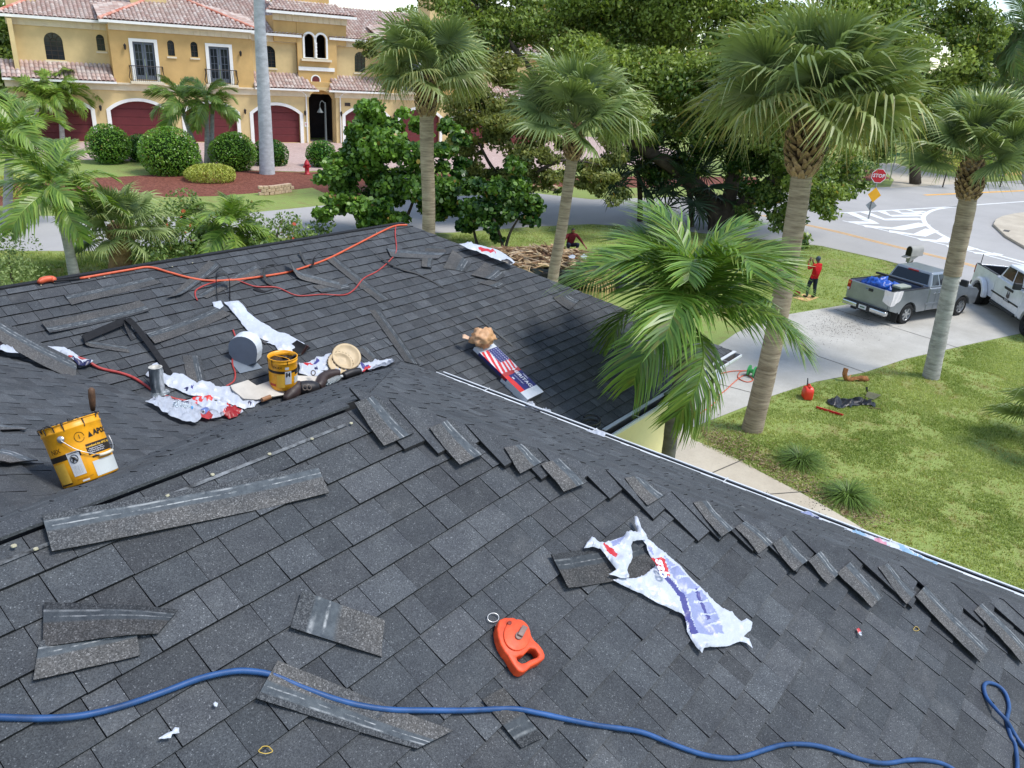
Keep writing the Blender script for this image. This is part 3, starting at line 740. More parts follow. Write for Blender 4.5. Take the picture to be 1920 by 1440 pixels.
# ---- loose shingles
LS = [
 ('long loose shingle strip on the front slope below the nailed ridge', [(97, 1038), (616, 926), (592, 871), (78, 970)], PA, dict(curl=0.012, tone=(1.05, 1.05, 1.05))),
 ('cut shingle corner with chalky stripes beside the blue hose bend', [(715, 1233), (720, 1166), (565, 1110), (544, 1178)], PA, dict(nx=6, ny=8, curl=0.008)),
 ('half hidden shingle strip lying under the blue hose', [(520, 1240), (850, 1370), (782, 1404), (480, 1311)], PA, dict(curl=0.004, off=0.024)),
 ('small speckled shingle scrap below the orange chalk reel', [(905, 1312), (945, 1288), (1020, 1382), (978, 1402)], PA, dict(nx=6, off=0.024, tone=(0.7, 0.7, 0.7))),
 ('plain dark shingle piece held under the torn plastic wrap', [(1062, 1106), (1240, 1074), (1180, 1014), (1030, 1043)], PA, dict(tone=(0.62, 0.62, 0.62), curl=0.02)),
 ('pale lower edge of the lifted sheet at the left of the hose', [(62, 1276), (262, 1230), (252, 1166), (74, 1203)], PA, dict(curl=0.008, off=0.024)),
 ('dark lifted shingle sheet at the left above the blue hose', [(80, 1212), (296, 1188), (334, 1143), (82, 1128)], PA, dict(tone=(0.6, 0.6, 0.62), off=0.03, bow=.01)),
 ('weathered shingle strip nearest the far ridge at left', [(134, 572), (303, 530), (280, 518), (120, 553)], PC, {}),
 ('loose shingle strip second below the far ridge at left', [(77, 607), (262, 565), (281, 584), (93, 627)], PC, dict(curl=0.02)),
 ('grey shingle strip left of the narrow white plastic wrap', [(290, 647), (434, 591), (399, 577), (271, 625)], PC, dict(curl=0.02)),
 ('shingle strip leaning under the orange hose loop', [(311, 562), (391, 491), (413, 502), (340, 555)], PC, dict(curl=0.03)),
 ('striped shingle strip beneath the standing strap loop', [(490, 511), (388, 559), (370, 552), (477, 495)], PC, {}),
 ('long narrow shingle strip ending at the red hose bow', [(711, 566), (608, 484), (627, 480), (731, 560)], PC, dict(ny=3, tone=(0.9, 0.9, 0.9))),
 ('long narrow shingle strip pointing at the trough', [(759, 678), (692, 581), (715, 581), (787, 684)], PC, dict(ny=3, tone=(0.85, 0.85, 0.85))),
 ('small shingle piece under the bent shingle strip', [(587, 537), (644, 520), (657, 541), (603, 549)], PC, dict(nx=6)),
 ('pale shingle strip right of the red hose top', [(732, 482), (821, 486), (837, 474), (724, 465)], PC, dict(curl=0.02, tone=(1.1, 1.12, 1.15))),
 ('faint shingle offcut above the pale strip', [(797, 471), (838, 473), (831, 462), (800, 459)], PC, dict(nx=5, tone=(0.8, 0.8, 0.8))),
 ('short shingle offcut under the pale strip', [(790, 502), (791, 485), (812, 486), (809, 504)], PC, dict(nx=5, curl=0.02)),
 ('folded shingle offcut in the middle of the hip group', [(831, 502), (849, 468), (884, 495), (874, 509)], PC, dict(nx=6, bow=0.03)),
 ('square shingle offcut nearest the far hip', [(882, 517), (909, 493), (947, 517), (930, 528)], PC, dict(nx=6, curl=0.02)),
 ('narrow shingle offcut below the square one near the hip', [(895, 529), (921, 524), (947, 534), (936, 541)], PC, dict(nx=6)),
 ('shingle offcut half behind the palm fronds', [(1067, 583), (1036, 558), (1070, 552), (1088, 562)], PC, dict(nx=6, curl=0.02)),
 ('upright lying shingle above the trash in the trough', [(342, 666), (352, 715), (387, 718), (376, 667)], PC, dict(nx=8)),
 ('small shingle scrap left of the strip end by the plates', [(667, 655), (696, 679), (706, 666), (688, 648)], PC, dict(nx=6)),
 ('dark shingle edge showing under the narrow white wrap', [(455, 606), (513, 637), (497, 645), (470, 626)], PC, dict(nx=6, tone=(0.8, 0.75, 0.75))),
 ('curled shingle piece at the left edge behind the yellow bucket', [(-30, 862), (20, 866), (72, 861), (10, 836)], PE, dict(nx=8, tone=(1.15, 1.15, 1.18), off=0.05)),
 ('flat shingle piece at the left edge above the curled one', [(-20, 803), (45, 806), (52, 803), (-5, 792)], PE, dict(nx=8, tone=(1.1, 1.1, 1.12), off=0.03)),
]
for i, (lab, q, pl, kw) in enumerate(LS):
    if pl is PC: kw['tone'] = tuple(0.82 * c for c in kw.get('tone', (1, 1, 1)))
    sheet_px('loose_shingle', lab, q, pl, seed=100 + i, **kw)
# the broad lifted sheet low on the front slope
STR = [
 ('bent shingle strip with its end curling up near the hose crossing', [(543, 488, .14), (550, 503, .06), (562, 515, .02), (598, 525, .01), (638, 535, .0)], PC, 0.17, (0.5, 1, 0.5), (1, 1, 1)),
 ('dark strap standing in a loop on the far slope', [(407, 563, 0), (405, 530, .06), (406, 516, .16), (417, 511, .2), (428, 517, .16), (431, 535, .06), (431, 563, 0)], PC, 0.07, (0.5, 1, 0.5), (.55, .55, .55)),
 ('long dark strap folded over above the vent pipe', [(322, 707, 0.02), (292, 662, .03), (262, 622, .05), (246, 604, .09), (238, 598, .10), (238, 606, .06), (244, 622, .02), (251, 636, 0)], PC, 0.07, (1, 0.3, 0.1), (.5, .5, .52)),
 ('torn felt strip folded back on itself left of the long strap', [(238, 600, .04), (205, 614, .03), (172, 628, .03), (157, 636, .04), (166, 643, .01), (195, 648, 0), (240, 655, 0)], PC, 0.10, (0.2, 1, 0.5), (.85, .85, .85)),
 ('dark curled strap beside the orange hose', [(514, 497, .08), (500, 499, .13), (495, 512, .08), (501, 528, .02), (516, 538, 0), (497, 547, 0), (476, 541, 0)], PC, 0.05, (1, 0.4, 0.2), (.55, .55, .55)),
 ('thin dark strap bowed over the orange hose', [(562, 470, .05), (573, 493, .01), (586, 497, .03), (590, 482, .09), (612, 467, .05)], PC, 0.045, (1, 0.4, 0.2), (.6, .6, .6)),
 ('thin dark trimming winding under the red hose', [(704, 473, .03), (720, 487, .03), (750, 503, .02), (778, 511, .01), (800, 521, 0), (832, 539, 0)], PC, 0.05, (0.3, 1, 0.5), (.6, .6, .6)),
 ('straight narrow shingle trimming above the shingle bundle', [(893, 592, 0), (915, 610, 0), (940, 630, 0), (962, 648, 0)], PC, 0.055, (1, 0.1, 0.05), (.8, .8, .8)),
 ('big curled shingle laid over the white bundles at left', [(-20, 606, .16), (12, 626, .16), (45, 645, .17), (80, 664, .17), (115, 681, .11), (143, 694, .03)], PC, 0.30, (0.6, 1, 0.35), (.95, .95, .95)),
 ('brown shingle end sticking out of the narrow white wrap', [(548, 657, 0.02), (560, 652, .03), (570, 645, .08)], PC, 0.18, (0.5, -1, -0.5), (.55, .48, .46)),
]
for i, (lab, path, pl, w, wd_, tone) in enumerate(STR): strap('shingle_strip', lab, path, pl, w, wd_, tone=tone)
# ---- hoses and cords
M_ORH = mat('orange_hose', srgb(206, 92, 58), 0.45, 0.12, 20); M_REDH = mat('red_hose', srgb(168, 62, 58), 0.45, 0.15, 20); M_BLUEH = mat('blue_hose', srgb(40, 80, 132), 0.5, 0.34, 7, 0.4)
def hose(name, label, pts, r, m, lift=None, cat='hose', f=hit_roof, n=7, grp=None):
    P = [f(p[0], p[1], (p[2] if len(p) > 2 else 0) + r + (0.012 if lift is None else lift)) for p in pts]
    P = catmull(P, n); cen = sum(P, Vector()) / len(P)
    b = MB(); b.tube([p - cen for p in P], [r * (1 + .07 * noise.noise(p * 9)) for p in P], 8); o = b.build(name, m, smooth=True, loc=cen)
    return tag(o, label, cat, grp)
hose('orange_air_hose', 'thick orange hose running up the far slope to the ridge end', [(150, 522), (242, 506), (280, 501), (315, 510), (356, 521), (391, 526), (437, 525), (487, 519), (536, 511), (568, 502), (615, 485), (667, 459), (720, 432), (743, 423), (763, 422)], 0.0135, M_ORH)
hose('red_air_hose', 'thin red hose bowing down the middle of the far slope', [(370, 563), (366, 553), (370, 542), (399, 530), (437, 524), (478, 537), (519, 539), (557, 554), (603, 552), (644, 553), (664, 543), (682, 522), (708, 508), (731, 488), (743, 470), (741, 440), (742, 424)], 0.009, M_REDH)
hose('red_trough_hose', 'dark red hose winding into the trough past the vent pipe', [(128, 668, .05), (158, 674, .03), (187, 690), (225, 699), (250, 708), (271, 721), (292, 735), (325, 747), (350, 752)], 0.014, M_REDH)
hose('red_vent_hose', 'short red hose passing behind the grey roof vent', [(437, 619), (442, 632), (449, 645), (446, 656), (437, 668), (436, 683), (441, 700), (438, 715), (424, 724)], 0.009, M_REDH)
BL = [(-60, 1344), (0, 1345), (75, 1347), (150, 1342), (225, 1325), (300, 1300), (375, 1272), (435, 1259), (475, 1259), (515, 1267), (575, 1292), (650, 1317), (725, 1330), (800, 1332), (875, 1332), (960, 1329), (1010, 1337), (1060, 1348), (1120, 1360), (1200, 1372), (1260, 1395), (1320, 1415), (1380, 1421), (1440, 1404), (1465, 1397), (1502, 1395), (1540, 1400), (1580, 1412), (1620, 1425), (1660, 1431), (1705, 1425), (1740, 1426), (1777, 1436), (1830, 1470), (1880, 1480), (1906, 1450),
      (1904, 1400), (1895, 1380), (1888, 1352), (1892, 1325), (1885, 1300), (1870, 1285), (1852, 1280), (1845, 1288), (1850, 1308), (1868, 1330, .025), (1888, 1352, .025), (1902, 1376), (1922, 1404), (1960, 1440)]
hose('blue_air_hose', 'long blue air hose snaking along the bottom of the front slope', BL, 0.0098, M_BLUEH, f=lambda u, v, h: hit(u, v, PA, h))

# ---- text
def text_geo(s, size, bold=0.0):
    cu = bpy.data.curves.new('t', 'FONT'); cu.body = s; cu.size = size; cu.align_x = 'CENTER'; cu.align_y = 'CENTER'; cu.offset = bold; cu.resolution_u = 2
    o = bpy.data.objects.new('t', cu); COL.objects.link(o)
    dg = bpy.context.evaluated_depsgraph_get(); me = bpy.data.meshes.new_from_object(o.evaluated_get(dg))
    V = [v.co.copy() for v in me.vertices]; Fs = [tuple(p.vertices) for p in me.polygons]
    bpy.data.objects.remove(o); bpy.data.curves.remove(cu); bpy.data.meshes.remove(me)
    return V, Fs
def text_part(name, s, size, fn, m, parent, bold=0.0):
    V, Fs = text_geo(s, size, bold); b = MB(); b.add([fn(v.x, v.y) for v in V], Fs); return b.build(name, m, parent)
# ---- plastic sheets (crumpled wraps)
def m_plastic(name, rough=0.35, trans=0.15):
    g = NG(name); p = g.pr(rough, 0.5); g.l(g.attr(), p.inputs['Base Color']); t = g.n('ShaderNodeBsdfTranslucent'); g.l(g.attr(), t.inputs[0])
    ms = g.n('ShaderNodeMixShader'); ms.inputs[0].default_value = trans; g.l(p.outputs[0], ms.inputs[1]); g.l(t.outputs[0], ms.inputs[2]); g.l(ms.outputs[0], g.out.inputs[0])
    g.bump(g.noise(28, 4, 0.6), p, 0.35, 0.01); return g.m
M_WRAP = m_plastic('plastic_wrap')
WHITE = srgb(196, 202, 213); BLUEP = srgb(72, 72, 138); LILAC = srgb(146, 154, 192); REDP = srgb(200, 46, 52); NAVY = srgb(36, 38, 82); SKYB = srgb(150, 186, 216)
def wrap(name, label, outline, amp=0.03, step=7, paint=(), base=WHITE, off=0.03, seed=1, f=None, cat='plastic wrap', group='torn plastic bundle wraps', fr=5.0, edge=0.3, m=None, th=None, parent=None):
    """crumpled film: photo outline dropped on the roof (or f), tessellated, displaced by folded noise"""
    f = f or hit_roof; R = random.Random(seed); us = [p[0] for p in outline]; vs = [p[1] for p in outline]; pts = []
    n = len(outline)
    for i in range(n):
        a, c = outline[i], outline[(i + 1) % n]; k = max(1, int(math.hypot(c[0] - a[0], c[1] - a[1]) / step))
        for j in range(k):
            s = j / k; pts.append((a[0] + (c[0] - a[0]) * s + (R.uniform(-.12, .12) * step if j else 0), a[1] + (c[1] - a[1]) * s + (R.uniform(-.12, .12) * step if j else 0)))
    nb = len(pts); y = min(vs)
    while y < max(vs):
        x = min(us)
        while x < max(us):
            q = (x + R.uniform(-.3, .3) * step, y + R.uniform(-.3, .3) * step)
            if inpoly(q[0], q[1], outline) and min((q[0] - p[0]) ** 2 + (q[1] - p[1]) ** 2 for p in pts[:nb]) > (0.55 * step) ** 2: pts.append(q)
            x += step
        y += step * 0.9
    vv, _, ff, *_ = delaunay_2d_cdt([Vector(p) for p in pts], [(i, (i + 1) % nb) for i in range(nb)], [], 1, 1e-4)
    b = MB(); W = []
    for i, p in enumerate(vv):
        P = f(p.x, p.y, off); q = P * fr + Vector((seed * 3.7, 0, 0))
        h = abs(noise.noise(q)) * 1.5 + 0.6 * abs(noise.noise(q * 2.3)) + 0.3 * noise.noise(q * 5)
        e = edge if i < nb else 1.0
        W.append(P + Vector((noise.noise(q * 1.7 + Vector((9, 0, 0))) * amp * 0.6, noise.noise(q * 1.7) * amp * 0.6, amp * h * e)))
    b.v = [tuple(p) for p in W]
    for t in ff:
        if len(t) != 3: continue
        cx = sum(vv[i].x for i in t) / 3; cy = sum(vv[i].y for i in t) / 3
        if not inpoly(cx, cy, outline): continue
        col = base
        for poly, c in paint:
            if inpoly(cx, cy, poly): col = c
        k = R.uniform(0.94, 1.03); b.f.append(tuple(t)); b.m.append(0); b.c.append(tuple(min(1, x * k) for x in col)); b.uv.append(None)
    cen = sum(W, Vector()) / len(W); o = b.build(name, m or M_WRAP, smooth=True)
    if parent is None:
        o.data.transform(Matrix.Translation(-cen)); o.location = cen; return tag(o, label, cat, group)
    o.data.transform(WM[parent.name]); o.parent = parent; return o
def zz(l, ox, oy, s): return [(ox + x / s, oy + y / s) for x, y in l]
Z5 = lambda l: zz(l, 1000, 940, 4)
# the big torn wrap on the front slope
wrapA = thing('torn_plastic_wrap', 'large torn white wrap with purple print lying on the front slope', 'plastic wrap', hit(1280, 1110, PA), group='torn plastic bundle wraps')
fA = lambda u, v, h: hit(u, v, PA, h)
wrap('main_sheet', '', Z5([(780, 245), (860, 290), (960, 360), (1070, 470), (1230, 620), (1330, 720), (1420, 800), (1500, 850), (1560, 900), (1600, 880), (1640, 910), (1635, 980), (1590, 1020), (1630, 1035), (1648, 1100), (1610, 1065), (1550, 1055), (1440, 1085), (1270, 1105), (1255, 1135), (1215, 1090), (1160, 990), (1130, 860), (1110, 840), (950, 770), (800, 700), (690, 640), (600, 595), (740, 575), (870, 540), (910, 500), (880, 430), (850, 330), (810, 290)]),
     0.022, 3, [(Z5([(985, 425), (1120, 545), (1250, 650), (1350, 800), (1430, 1000), (1240, 1015), (1150, 760), (1040, 560)]), LILAC), (Z5([(930, 535), (1010, 560), (1120, 700), (1180, 880), (1245, 1015), (1190, 1025), (1130, 860), (1080, 720), (1000, 620)]), BLUEP), (Z5([(880, 430), (990, 448), (1032, 565), (950, 540), (900, 480)]), REDP), (Z5([(862, 330), (890, 330), (915, 410), (890, 412)]), LILAC), (Z5([(1205, 655), (1228, 655), (1325, 890), (1300, 900)]), BLUEP)]
     + [(Z5([(1030 + 55 * k, 495 + 88 * k), (1160 + 50 * k, 480 + 88 * k), (1164 + 50 * k, 496 + 88 * k), (1034 + 55 * k, 511 + 88 * k)]), WHITE) for k in range(6)], seed=4, f=fA, fr=6, parent=wrapA)
wrap('torn_flap', '', Z5([(390, 355), (435, 280), (500, 300), (560, 310), (640, 275), (770, 235), (785, 180), (780, 122), (800, 140), (822, 200), (830, 250), (850, 280), (800, 295), (730, 310), (720, 340), (745, 390), (740, 430), (690, 510), (700, 575), (640, 582), (565, 550), (610, 510), (560, 430), (510, 350), (440, 345)]),
     0.035, 3, [(Z5([(530, 315), (570, 330), (650, 408), (625, 445), (560, 385)]), REDP), (Z5([(600, 300), (680, 270), (650, 330), (610, 350)]), LILAC)], seed=6, f=lambda u, v, h: hit(u, v, PA, h + 0.02), fr=7, parent=wrapA)
def on_px(P0, dx, dy, sz, pl, h):
    """flat letters on a plane: P0 pixel, unit directions by pixel offsets"""
    O = hit(P0[0], P0[1], pl, h); X = (hit(P0[0] + dx[0], P0[1] + dx[1], pl, h) - O).normalized(); Y = (hit(P0[0] + dy[0], P0[1] + dy[1], pl, h) - O); N = Vector((-pl[1], -pl[2], 1)).normalized(); Y = N.cross(X) if N.cross(X).dot(Y) > 0 else X.cross(N)
    return O, X, Y
M_WTXT = mat('white_print', srgb(236, 236, 240), 0.5, 0.02); M_BTXT = mat('black_print', srgb(26, 24, 22), 0.5, 0.05)
O_, X_, Y_ = on_px((1238, 1066), (6, 18), (-18, 4), 1, PA, 0.075)
text_part('print', 'asp', 0.075, lambda x, y: WM[wrapA.name] @ (O_ + X_ * x + Y_ * y), M_WTXT, wrapA, 0.002)
# wraps and packs elsewhere
wrap('narrow_plastic_wrap', 'narrow white plastic wrap stretched down the far slope', [(420, 566), (448, 564), (470, 590), (490, 604), (520, 622), (537, 626), (571, 645), (548, 660), (520, 656), (515, 648), (500, 644), (505, 640), (478, 632), (455, 610), (440, 590)], 0.03, 4, [([(430, 570), (445, 568), (480, 600), (472, 605)], srgb(206, 214, 238))], seed=8)
wrap('white_plastic_scrap', 'small white plastic scrap left of the narrow wrap', [(399, 567), (414, 564), (419, 574), (413, 580), (418, 584), (408, 589), (406, 582), (402, 577)], 0.02, 3, seed=9)
Z8 = lambda l: zz(l, 240, 640, 6.4)
wrap('trash_plastic_sheet', 'crumpled white plastic sheet spread over the bottom of the trough', Z8([(210, 410), (255, 350), (290, 280), (360, 258), (410, 290), (430, 380), (560, 380), (640, 400), (760, 460), (830, 500), (900, 480), (980, 490), (1040, 550), (1200, 540), (1280, 580), (1440, 620), (1560, 620), (1600, 720), (1520, 790), (1400, 820), (1240, 770), (1100, 720), (900, 680), (750, 650), (640, 600), (520, 550), (440, 510), (330, 440), (240, 430)]), 0.035, 4,
     [(Z8([(680, 570), (730, 560), (720, 610), (690, 600)]), NAVY), (Z8([(745, 545), (790, 540), (780, 590), (750, 590)]), BLUEP), (Z8([(1470, 600), (1560, 610), (1525, 715), (1445, 680)]), REDP), (Z8([(1440, 740), (1490, 745), (1490, 770), (1445, 765)]), NAVY)], seed=12, fr=8)
wrap('trash_plastic_bag', 'white plastic heap with red stripes in front of the trough trash', Z8([(222, 785), (350, 740), (430, 740), (500, 700), (620, 700), (680, 720), (770, 690), (850, 650), (980, 660), (1020, 720), (1160, 730), (1260, 790), (1360, 820), (1380, 850), (1320, 900), (1180, 945), (1030, 995), (900, 985), (860, 1020), (780, 1040), (660, 1015), (560, 975), (500, 930), (400, 890), (310, 830)]), 0.045, 3.5,
     [(Z8([(770, 690), (850, 655), (980, 665), (1020, 720), (900, 745), (810, 760)]), srgb(222, 62, 58)), (Z8([(830, 690), (860, 680), (880, 760), (850, 765)]), WHITE), (Z8([(890, 665), (915, 660), (940, 740), (910, 745)]), WHITE), (Z8([(660, 780), (720, 780), (730, 820), (680, 815)]), BLUEP), (Z8([(780, 770), (850, 780), (860, 830), (790, 830)]), srgb(214, 60, 60)), (Z8([(1180, 740), (1260, 790), (1230, 790), (1165, 745)]), REDP), (Z8([(1230, 800), (1360, 820), (1370, 850), (1300, 905), (1190, 940), (1150, 900)]), srgb(160, 30, 34)), (Z8([(1080, 900), (1160, 850), (1170, 880), (1100, 930)]), REDP), (Z8([(900, 960), (1020, 955), (1030, 990), (905, 985)]), srgb(190, 60, 58))], seed=13, fr=9, off=0.05)
Z6 = lambda l: zz(l, 480, 600, 6.4)
wrap('plastic_wrap', 'white wrap with red and navy print left of the round plates', Z6([(515, 510), (560, 520), (690, 480), (830, 430), (900, 420), (940, 390), (950, 470), (920, 600), (860, 610), (780, 600), (830, 620), (800, 665), (740, 680), (640, 680), (520, 640)]), 0.04, 3.5, [(Z6([(550, 535), (640, 520), (690, 550), (600, 560)]), REDP), (Z6([(690, 510), (770, 490), (770, 530), (700, 545)]), BLUEP), (Z6([(700, 580), (745, 575), (740, 600), (705, 600)]), NAVY)], seed=21, fr=9, off=0.04)
wrap('plastic_wrap', 'white wrap with a blue and red corner at the trough end', Z6([(920, 625), (1000, 560), (1100, 520), (1200, 500), (1260, 520), (1400, 500), (1420, 470), (1480, 500), (1600, 470), (1655, 500), (1650, 560), (1560, 590), (1440, 620), (1300, 650), (1180, 690), (1050, 695)]), 0.045, 3.5, [(Z6([(1215, 510), (1290, 560), (1400, 560), (1330, 620), (1270, 600)]), BLUEP), (Z6([(1300, 580), (1390, 570), (1330, 630), (1290, 640)]), REDP)], seed=22, fr=9, off=0.04)
wrap('gutter_wrap', 'white wrap scrap between the shingle bundle and the near gutter', [(968, 754), (980, 750), (1000, 758), (1005, 765), (1018, 770), (1030, 772), (1034, 780), (1010, 776), (990, 768)], 0.05, 3, seed=31)
wrap('gutter_wrap', 'white wrap scrap stuffed into the roof corner by the gutter joint', [(1092, 810), (1104, 806), (1120, 808), (1137, 812), (1132, 826), (1118, 824), (1100, 816)], 0.04, 3, seed=32, f=lambda u, v, h: hit(u, v, (zD, 0, 0), h + 0.03))
fg = lambda u, v, h: hit(u, v, (zD, 0, 0), h)
wrap('gutter_wrap', 'crumpled wrap bunched in the near gutter above the walkway', zz([(445, 640), (480, 622), (540, 618), (590, 640), (625, 680), (615, 705), (560, 680), (500, 662)], 1360, 780, 3.43), 0.05, 4, [(zz([(470, 625), (560, 622), (560, 650), (480, 645)], 1360, 780, 3.43), LILAC), (zz([(540, 660), (600, 670), (590, 690)], 1360, 780, 3.43), NAVY)], base=srgb(190, 196, 214), seed=33, f=fg)
wrap('gutter_wrap', 'long blue and pink tinted wrap trailing along the near gutter', zz([(715, 735), (760, 728), (860, 745), (960, 780), (1060, 812), (1110, 812), (1200, 865), (1290, 910), (1358, 945), (1345, 985), (1240, 950), (1130, 900), (1050, 870), (960, 830), (850, 790), (780, 765)], 1360, 780, 3.43), 0.05, 4.5, [(zz([(800, 740), (900, 755), (910, 800), (830, 775)], 1360, 780, 3.43), SKYB), (zz([(920, 780), (1000, 800), (1060, 870), (960, 830)], 1360, 780, 3.43), srgb(226, 160, 178)), (zz([(1100, 830), (1360, 950), (1340, 985), (1150, 900)], 1360, 780, 3.43), SKYB)], base=srgb(214, 220, 232), seed=34, f=fg)
wrap('hip_wrap', 'white and red wrapped bundle lying over the far hip', [(861, 458), (880, 456), (900, 460), (925, 466), (950, 478), (966, 492), (960, 497), (930, 486), (900, 474), (880, 468)], 0.04, 4, [([(895, 466), (925, 468), (930, 476), (905, 474)], REDP), ([(935, 488), (955, 489), (964, 496), (950, 496)], srgb(40, 40, 44))], seed=35, off=0.12, f=lambda u, v, h: hit(u, v, PC, h))
wrap('bundle_wrap', 'white shingle bundle wrapper at the left edge of the trough', [(-20, 650), (0, 648), (18, 656), (30, 660), (60, 664), (85, 670), (88, 678), (60, 680), (20, 677), (0, 671), (-20, 670)], 0.05, 4, [([(-20, 655), (4, 655), (12, 662), (8, 672), (-20, 670)], srgb(52, 34, 38)), ([(28, 659), (45, 660), (48, 664), (32, 664)], REDP)], seed=36, off=0.08)
wrap('bundle_wrap', 'white wrapper with navy end sticking out under the curled shingle', [(88, 650), (118, 651), (140, 662), (174, 678), (165, 685), (145, 686), (132, 674), (110, 662)], 0.05, 4, [([(134, 673), (170, 679), (165, 685), (142, 686)], NAVY)], seed=37, off=0.06)
# ================================================================ buckets, tools and packs on the roofs
M_YEL = mat('yellow_pail', srgb(240, 168, 24), 0.4, 0.12, 14, 0.5); M_TAR = mat('roof_tar', srgb(18, 17, 17), 0.3, 0.3, 30, 0.6, bump=0.8, bscale=70)
M_WLAB = mat('white_label', srgb(196, 200, 202), 0.5, 0.03, 9); M_DLAB = mat('dark_label', srgb(40, 34, 28), 0.5, 0.1, 9); M_PYEL = mat('pale_yellow_label', srgb(236, 186, 70), 0.5, 0.05, 60); M_GLAB = mat('grey_label', srgb(196, 202, 200), 0.5, 0.05, 9)
M_WIRE = mat('steel_wire', srgb(200, 200, 198), 0.35, 0.08, 20, 0.5, 0.8); M_GRIP = mat('cream_grip', srgb(228, 220, 196), 0.5, 0.08, 9); M_WOOD = mat('handle_wood', srgb(96, 70, 50), 0.6, 0.3, 25); M_REDL = mat('red_label', srgb(186, 62, 44), 0.5, 0.1, 9)
def bucket(name, label, P, N, face, rt, rb, h, big=True, fill=0.92):
    """pail standing on P with axis N; face: direction whose side shows to the viewer"""
    N = Vector(N).normalized(); f = Vector(face); f = (f - N * f.dot(N)).normalized(); side = N.cross(f)
    M = Matrix((( f.x, side.x, N.x), (f.y, side.y, N.y), (f.z, side.z, N.z))).to_4x4()
    root = thing(name, label, 'bucket', P, rot=M.to_euler(), group='yellow tar buckets')
    rad = lambda z: rb + (rt - rb) * z / h
    cyl = lambda a, z, e=0.0012: Vector(((rad(z) + e) * math.cos(a), (rad(z) + e) * math.sin(a), z))
    b = MB(); b.lathe([(0.001, 0.004), (rb - 0.008, 0.0), (rb, 0.006)] + [(rad(z), z) for z in (h * .3, h * .6, h * .86)] + [(rad(h * .86) + .004, h * .875), (rad(h * .9) + .004, h * .9), (rad(h * .9), h * .91), (rt + 0.001, h * .985)], 48); b.build('body', M_YEL, root, smooth=True)
    b = MB(); b.lathe([(rt, h * .98), (rt + 0.006, h * .985), (rt + 0.006, h), (rt - 0.003, h), (rt - 0.004, h * fill)], 48); b.build('rim', M_YEL if not big else M_YEL, root, smooth=True)
    R = random.Random(3); b = MB(); n = 40
    vs = [(0, 0, h * fill)]
    for k in range(1, 6):
        for j in range(n):
            r = (rt - 0.004) * k / 5; a = 2 * math.pi * j / n; hh = h * fill + (0.02 if big else 0.006) * (noise.noise(Vector((math.cos(a) * r * 40, math.sin(a) * r * 40, 1))) + (0.35 if big else 0))
            if k == 5 and big: hh = h * 1.0 + 0.012 * noise.noise(Vector((a * 5, 2, 3)))
            vs.append((r * math.cos(a), r * math.sin(a), hh))
    fs = [(0, 1 + j, 1 + (j + 1) % n) for j in range(n)] + [(1 + (k - 1) * n + j, 1 + k * n + j, 1 + k * n + (j + 1) % n, 1 + (k - 1) * n + (j + 1) % n) for k in range(1, 5) for j in range(n)]
    b.add(vs, fs)
    if big:
        for j in range(60):  # crusted tar on the lip
            a = R.uniform(0, 6.28); q = Vector(((rt + .002) * math.cos(a), (rt + .002) * math.sin(a), h + R.uniform(-.001, .004))); s = R.uniform(.003, .008)
            b.box((q.x - s, q.y - s, q.z - s * .6), (q.x + s, q.y + s, q.z + s * R.uniform(.4, 1.3)))
    b.build('tar', M_TAR, root)
    for k in range(7 if big else 4):
        a = R.uniform(-1.5, 1.5); n = R.uniform(.05, .22) * h; b = MB(); b.tube([cyl(a, h * .99, .004), cyl(a + .01, h - n * .6, .0055), cyl(a, h - n, .003)], [R.uniform(.003, .006), .003, .0025], 5); b.build('tar_drip', M_TAR, root)
    def patch(nm, a0, a1, z0, z1, m, e=0.0012):
        k = max(3, int(abs(a1 - a0) / 0.08)); b = MB()
        for i in range(k):
            p, q = a0 + (a1 - a0) * i / k, a0 + (a1 - a0) * (i + 1) / k; b.quad(cyl(p, z0, e), cyl(q, z0, e), cyl(q, z1, e), cyl(p, z1, e))
        return b.build(nm, m, root)
    def txt(s, size, a, z, m, bold=0.0, e=0.003): return text_part('print', s, size, lambda x, y: cyl(a + x / rad(z), z + y, e), m, root, bold)
    sa = lambda s: math.asin(max(-1, min(1, 2 * s - 1)))    # 0 left .. 1 right as seen from the face side
    return root, patch, txt, sa, cyl, rad
Pb = hit(172, 899, PB, 0.016); view = Vector((0, 0, CAMZ)) - Pb
root, patch, txt, sa, cyl, rad = bucket('yellow_bucket', 'big yellow tar bucket with black circled 1 beside the ridge', Pb, (-0.02, 0.5236, 1), view, 0.146, 0.140, 0.335)
H_ = 0.335; T_ = lambda t: H_ * (1 - t)
ring = 3.3
patch('label_band', sa(.0) - .6, sa(1) + .6, T_(.565), T_(.475), M_DLAB, .0010)
patch('info_panel', sa(.61), sa(1.0) + .3, T_(.61), T_(.43), M_DLAB, .0016)
patch('warning_label', sa(.265), sa(.47), T_(.86), T_(.47), M_WLAB, .0018)
patch('notice_panel', sa(.02), sa(.19), T_(.93), T_(.60), M_PYEL, .0012)
patch('centre_panel', sa(.50), sa(.60), T_(.57), T_(.47), M_YEL, .0020)
patch('white_label', sa(.62), sa(.995), T_(.965), T_(.72), M_GLAB, .0018)
patch('barcode_label', sa(.36), sa(.48), T_(.972), T_(.945), M_WLAB, .0018)
patch('thin_stripe', sa(.02), sa(.19), T_(.955), T_(.935), M_DLAB, .0020)
patch('brand_plate', sa(.65), sa(.78), T_(.665), T_(.635), M_DLAB, .0020)
txt('APOC', 0.042, sa(.93), T_(.285), M_BTXT, 0.0014)
txt('NIX', 0.036, sa(.13), T_(.40), M_BTXT, 0.0)
txt('1', 0.034, sa(.57), T_(.285), M_BTXT, -0.0005)
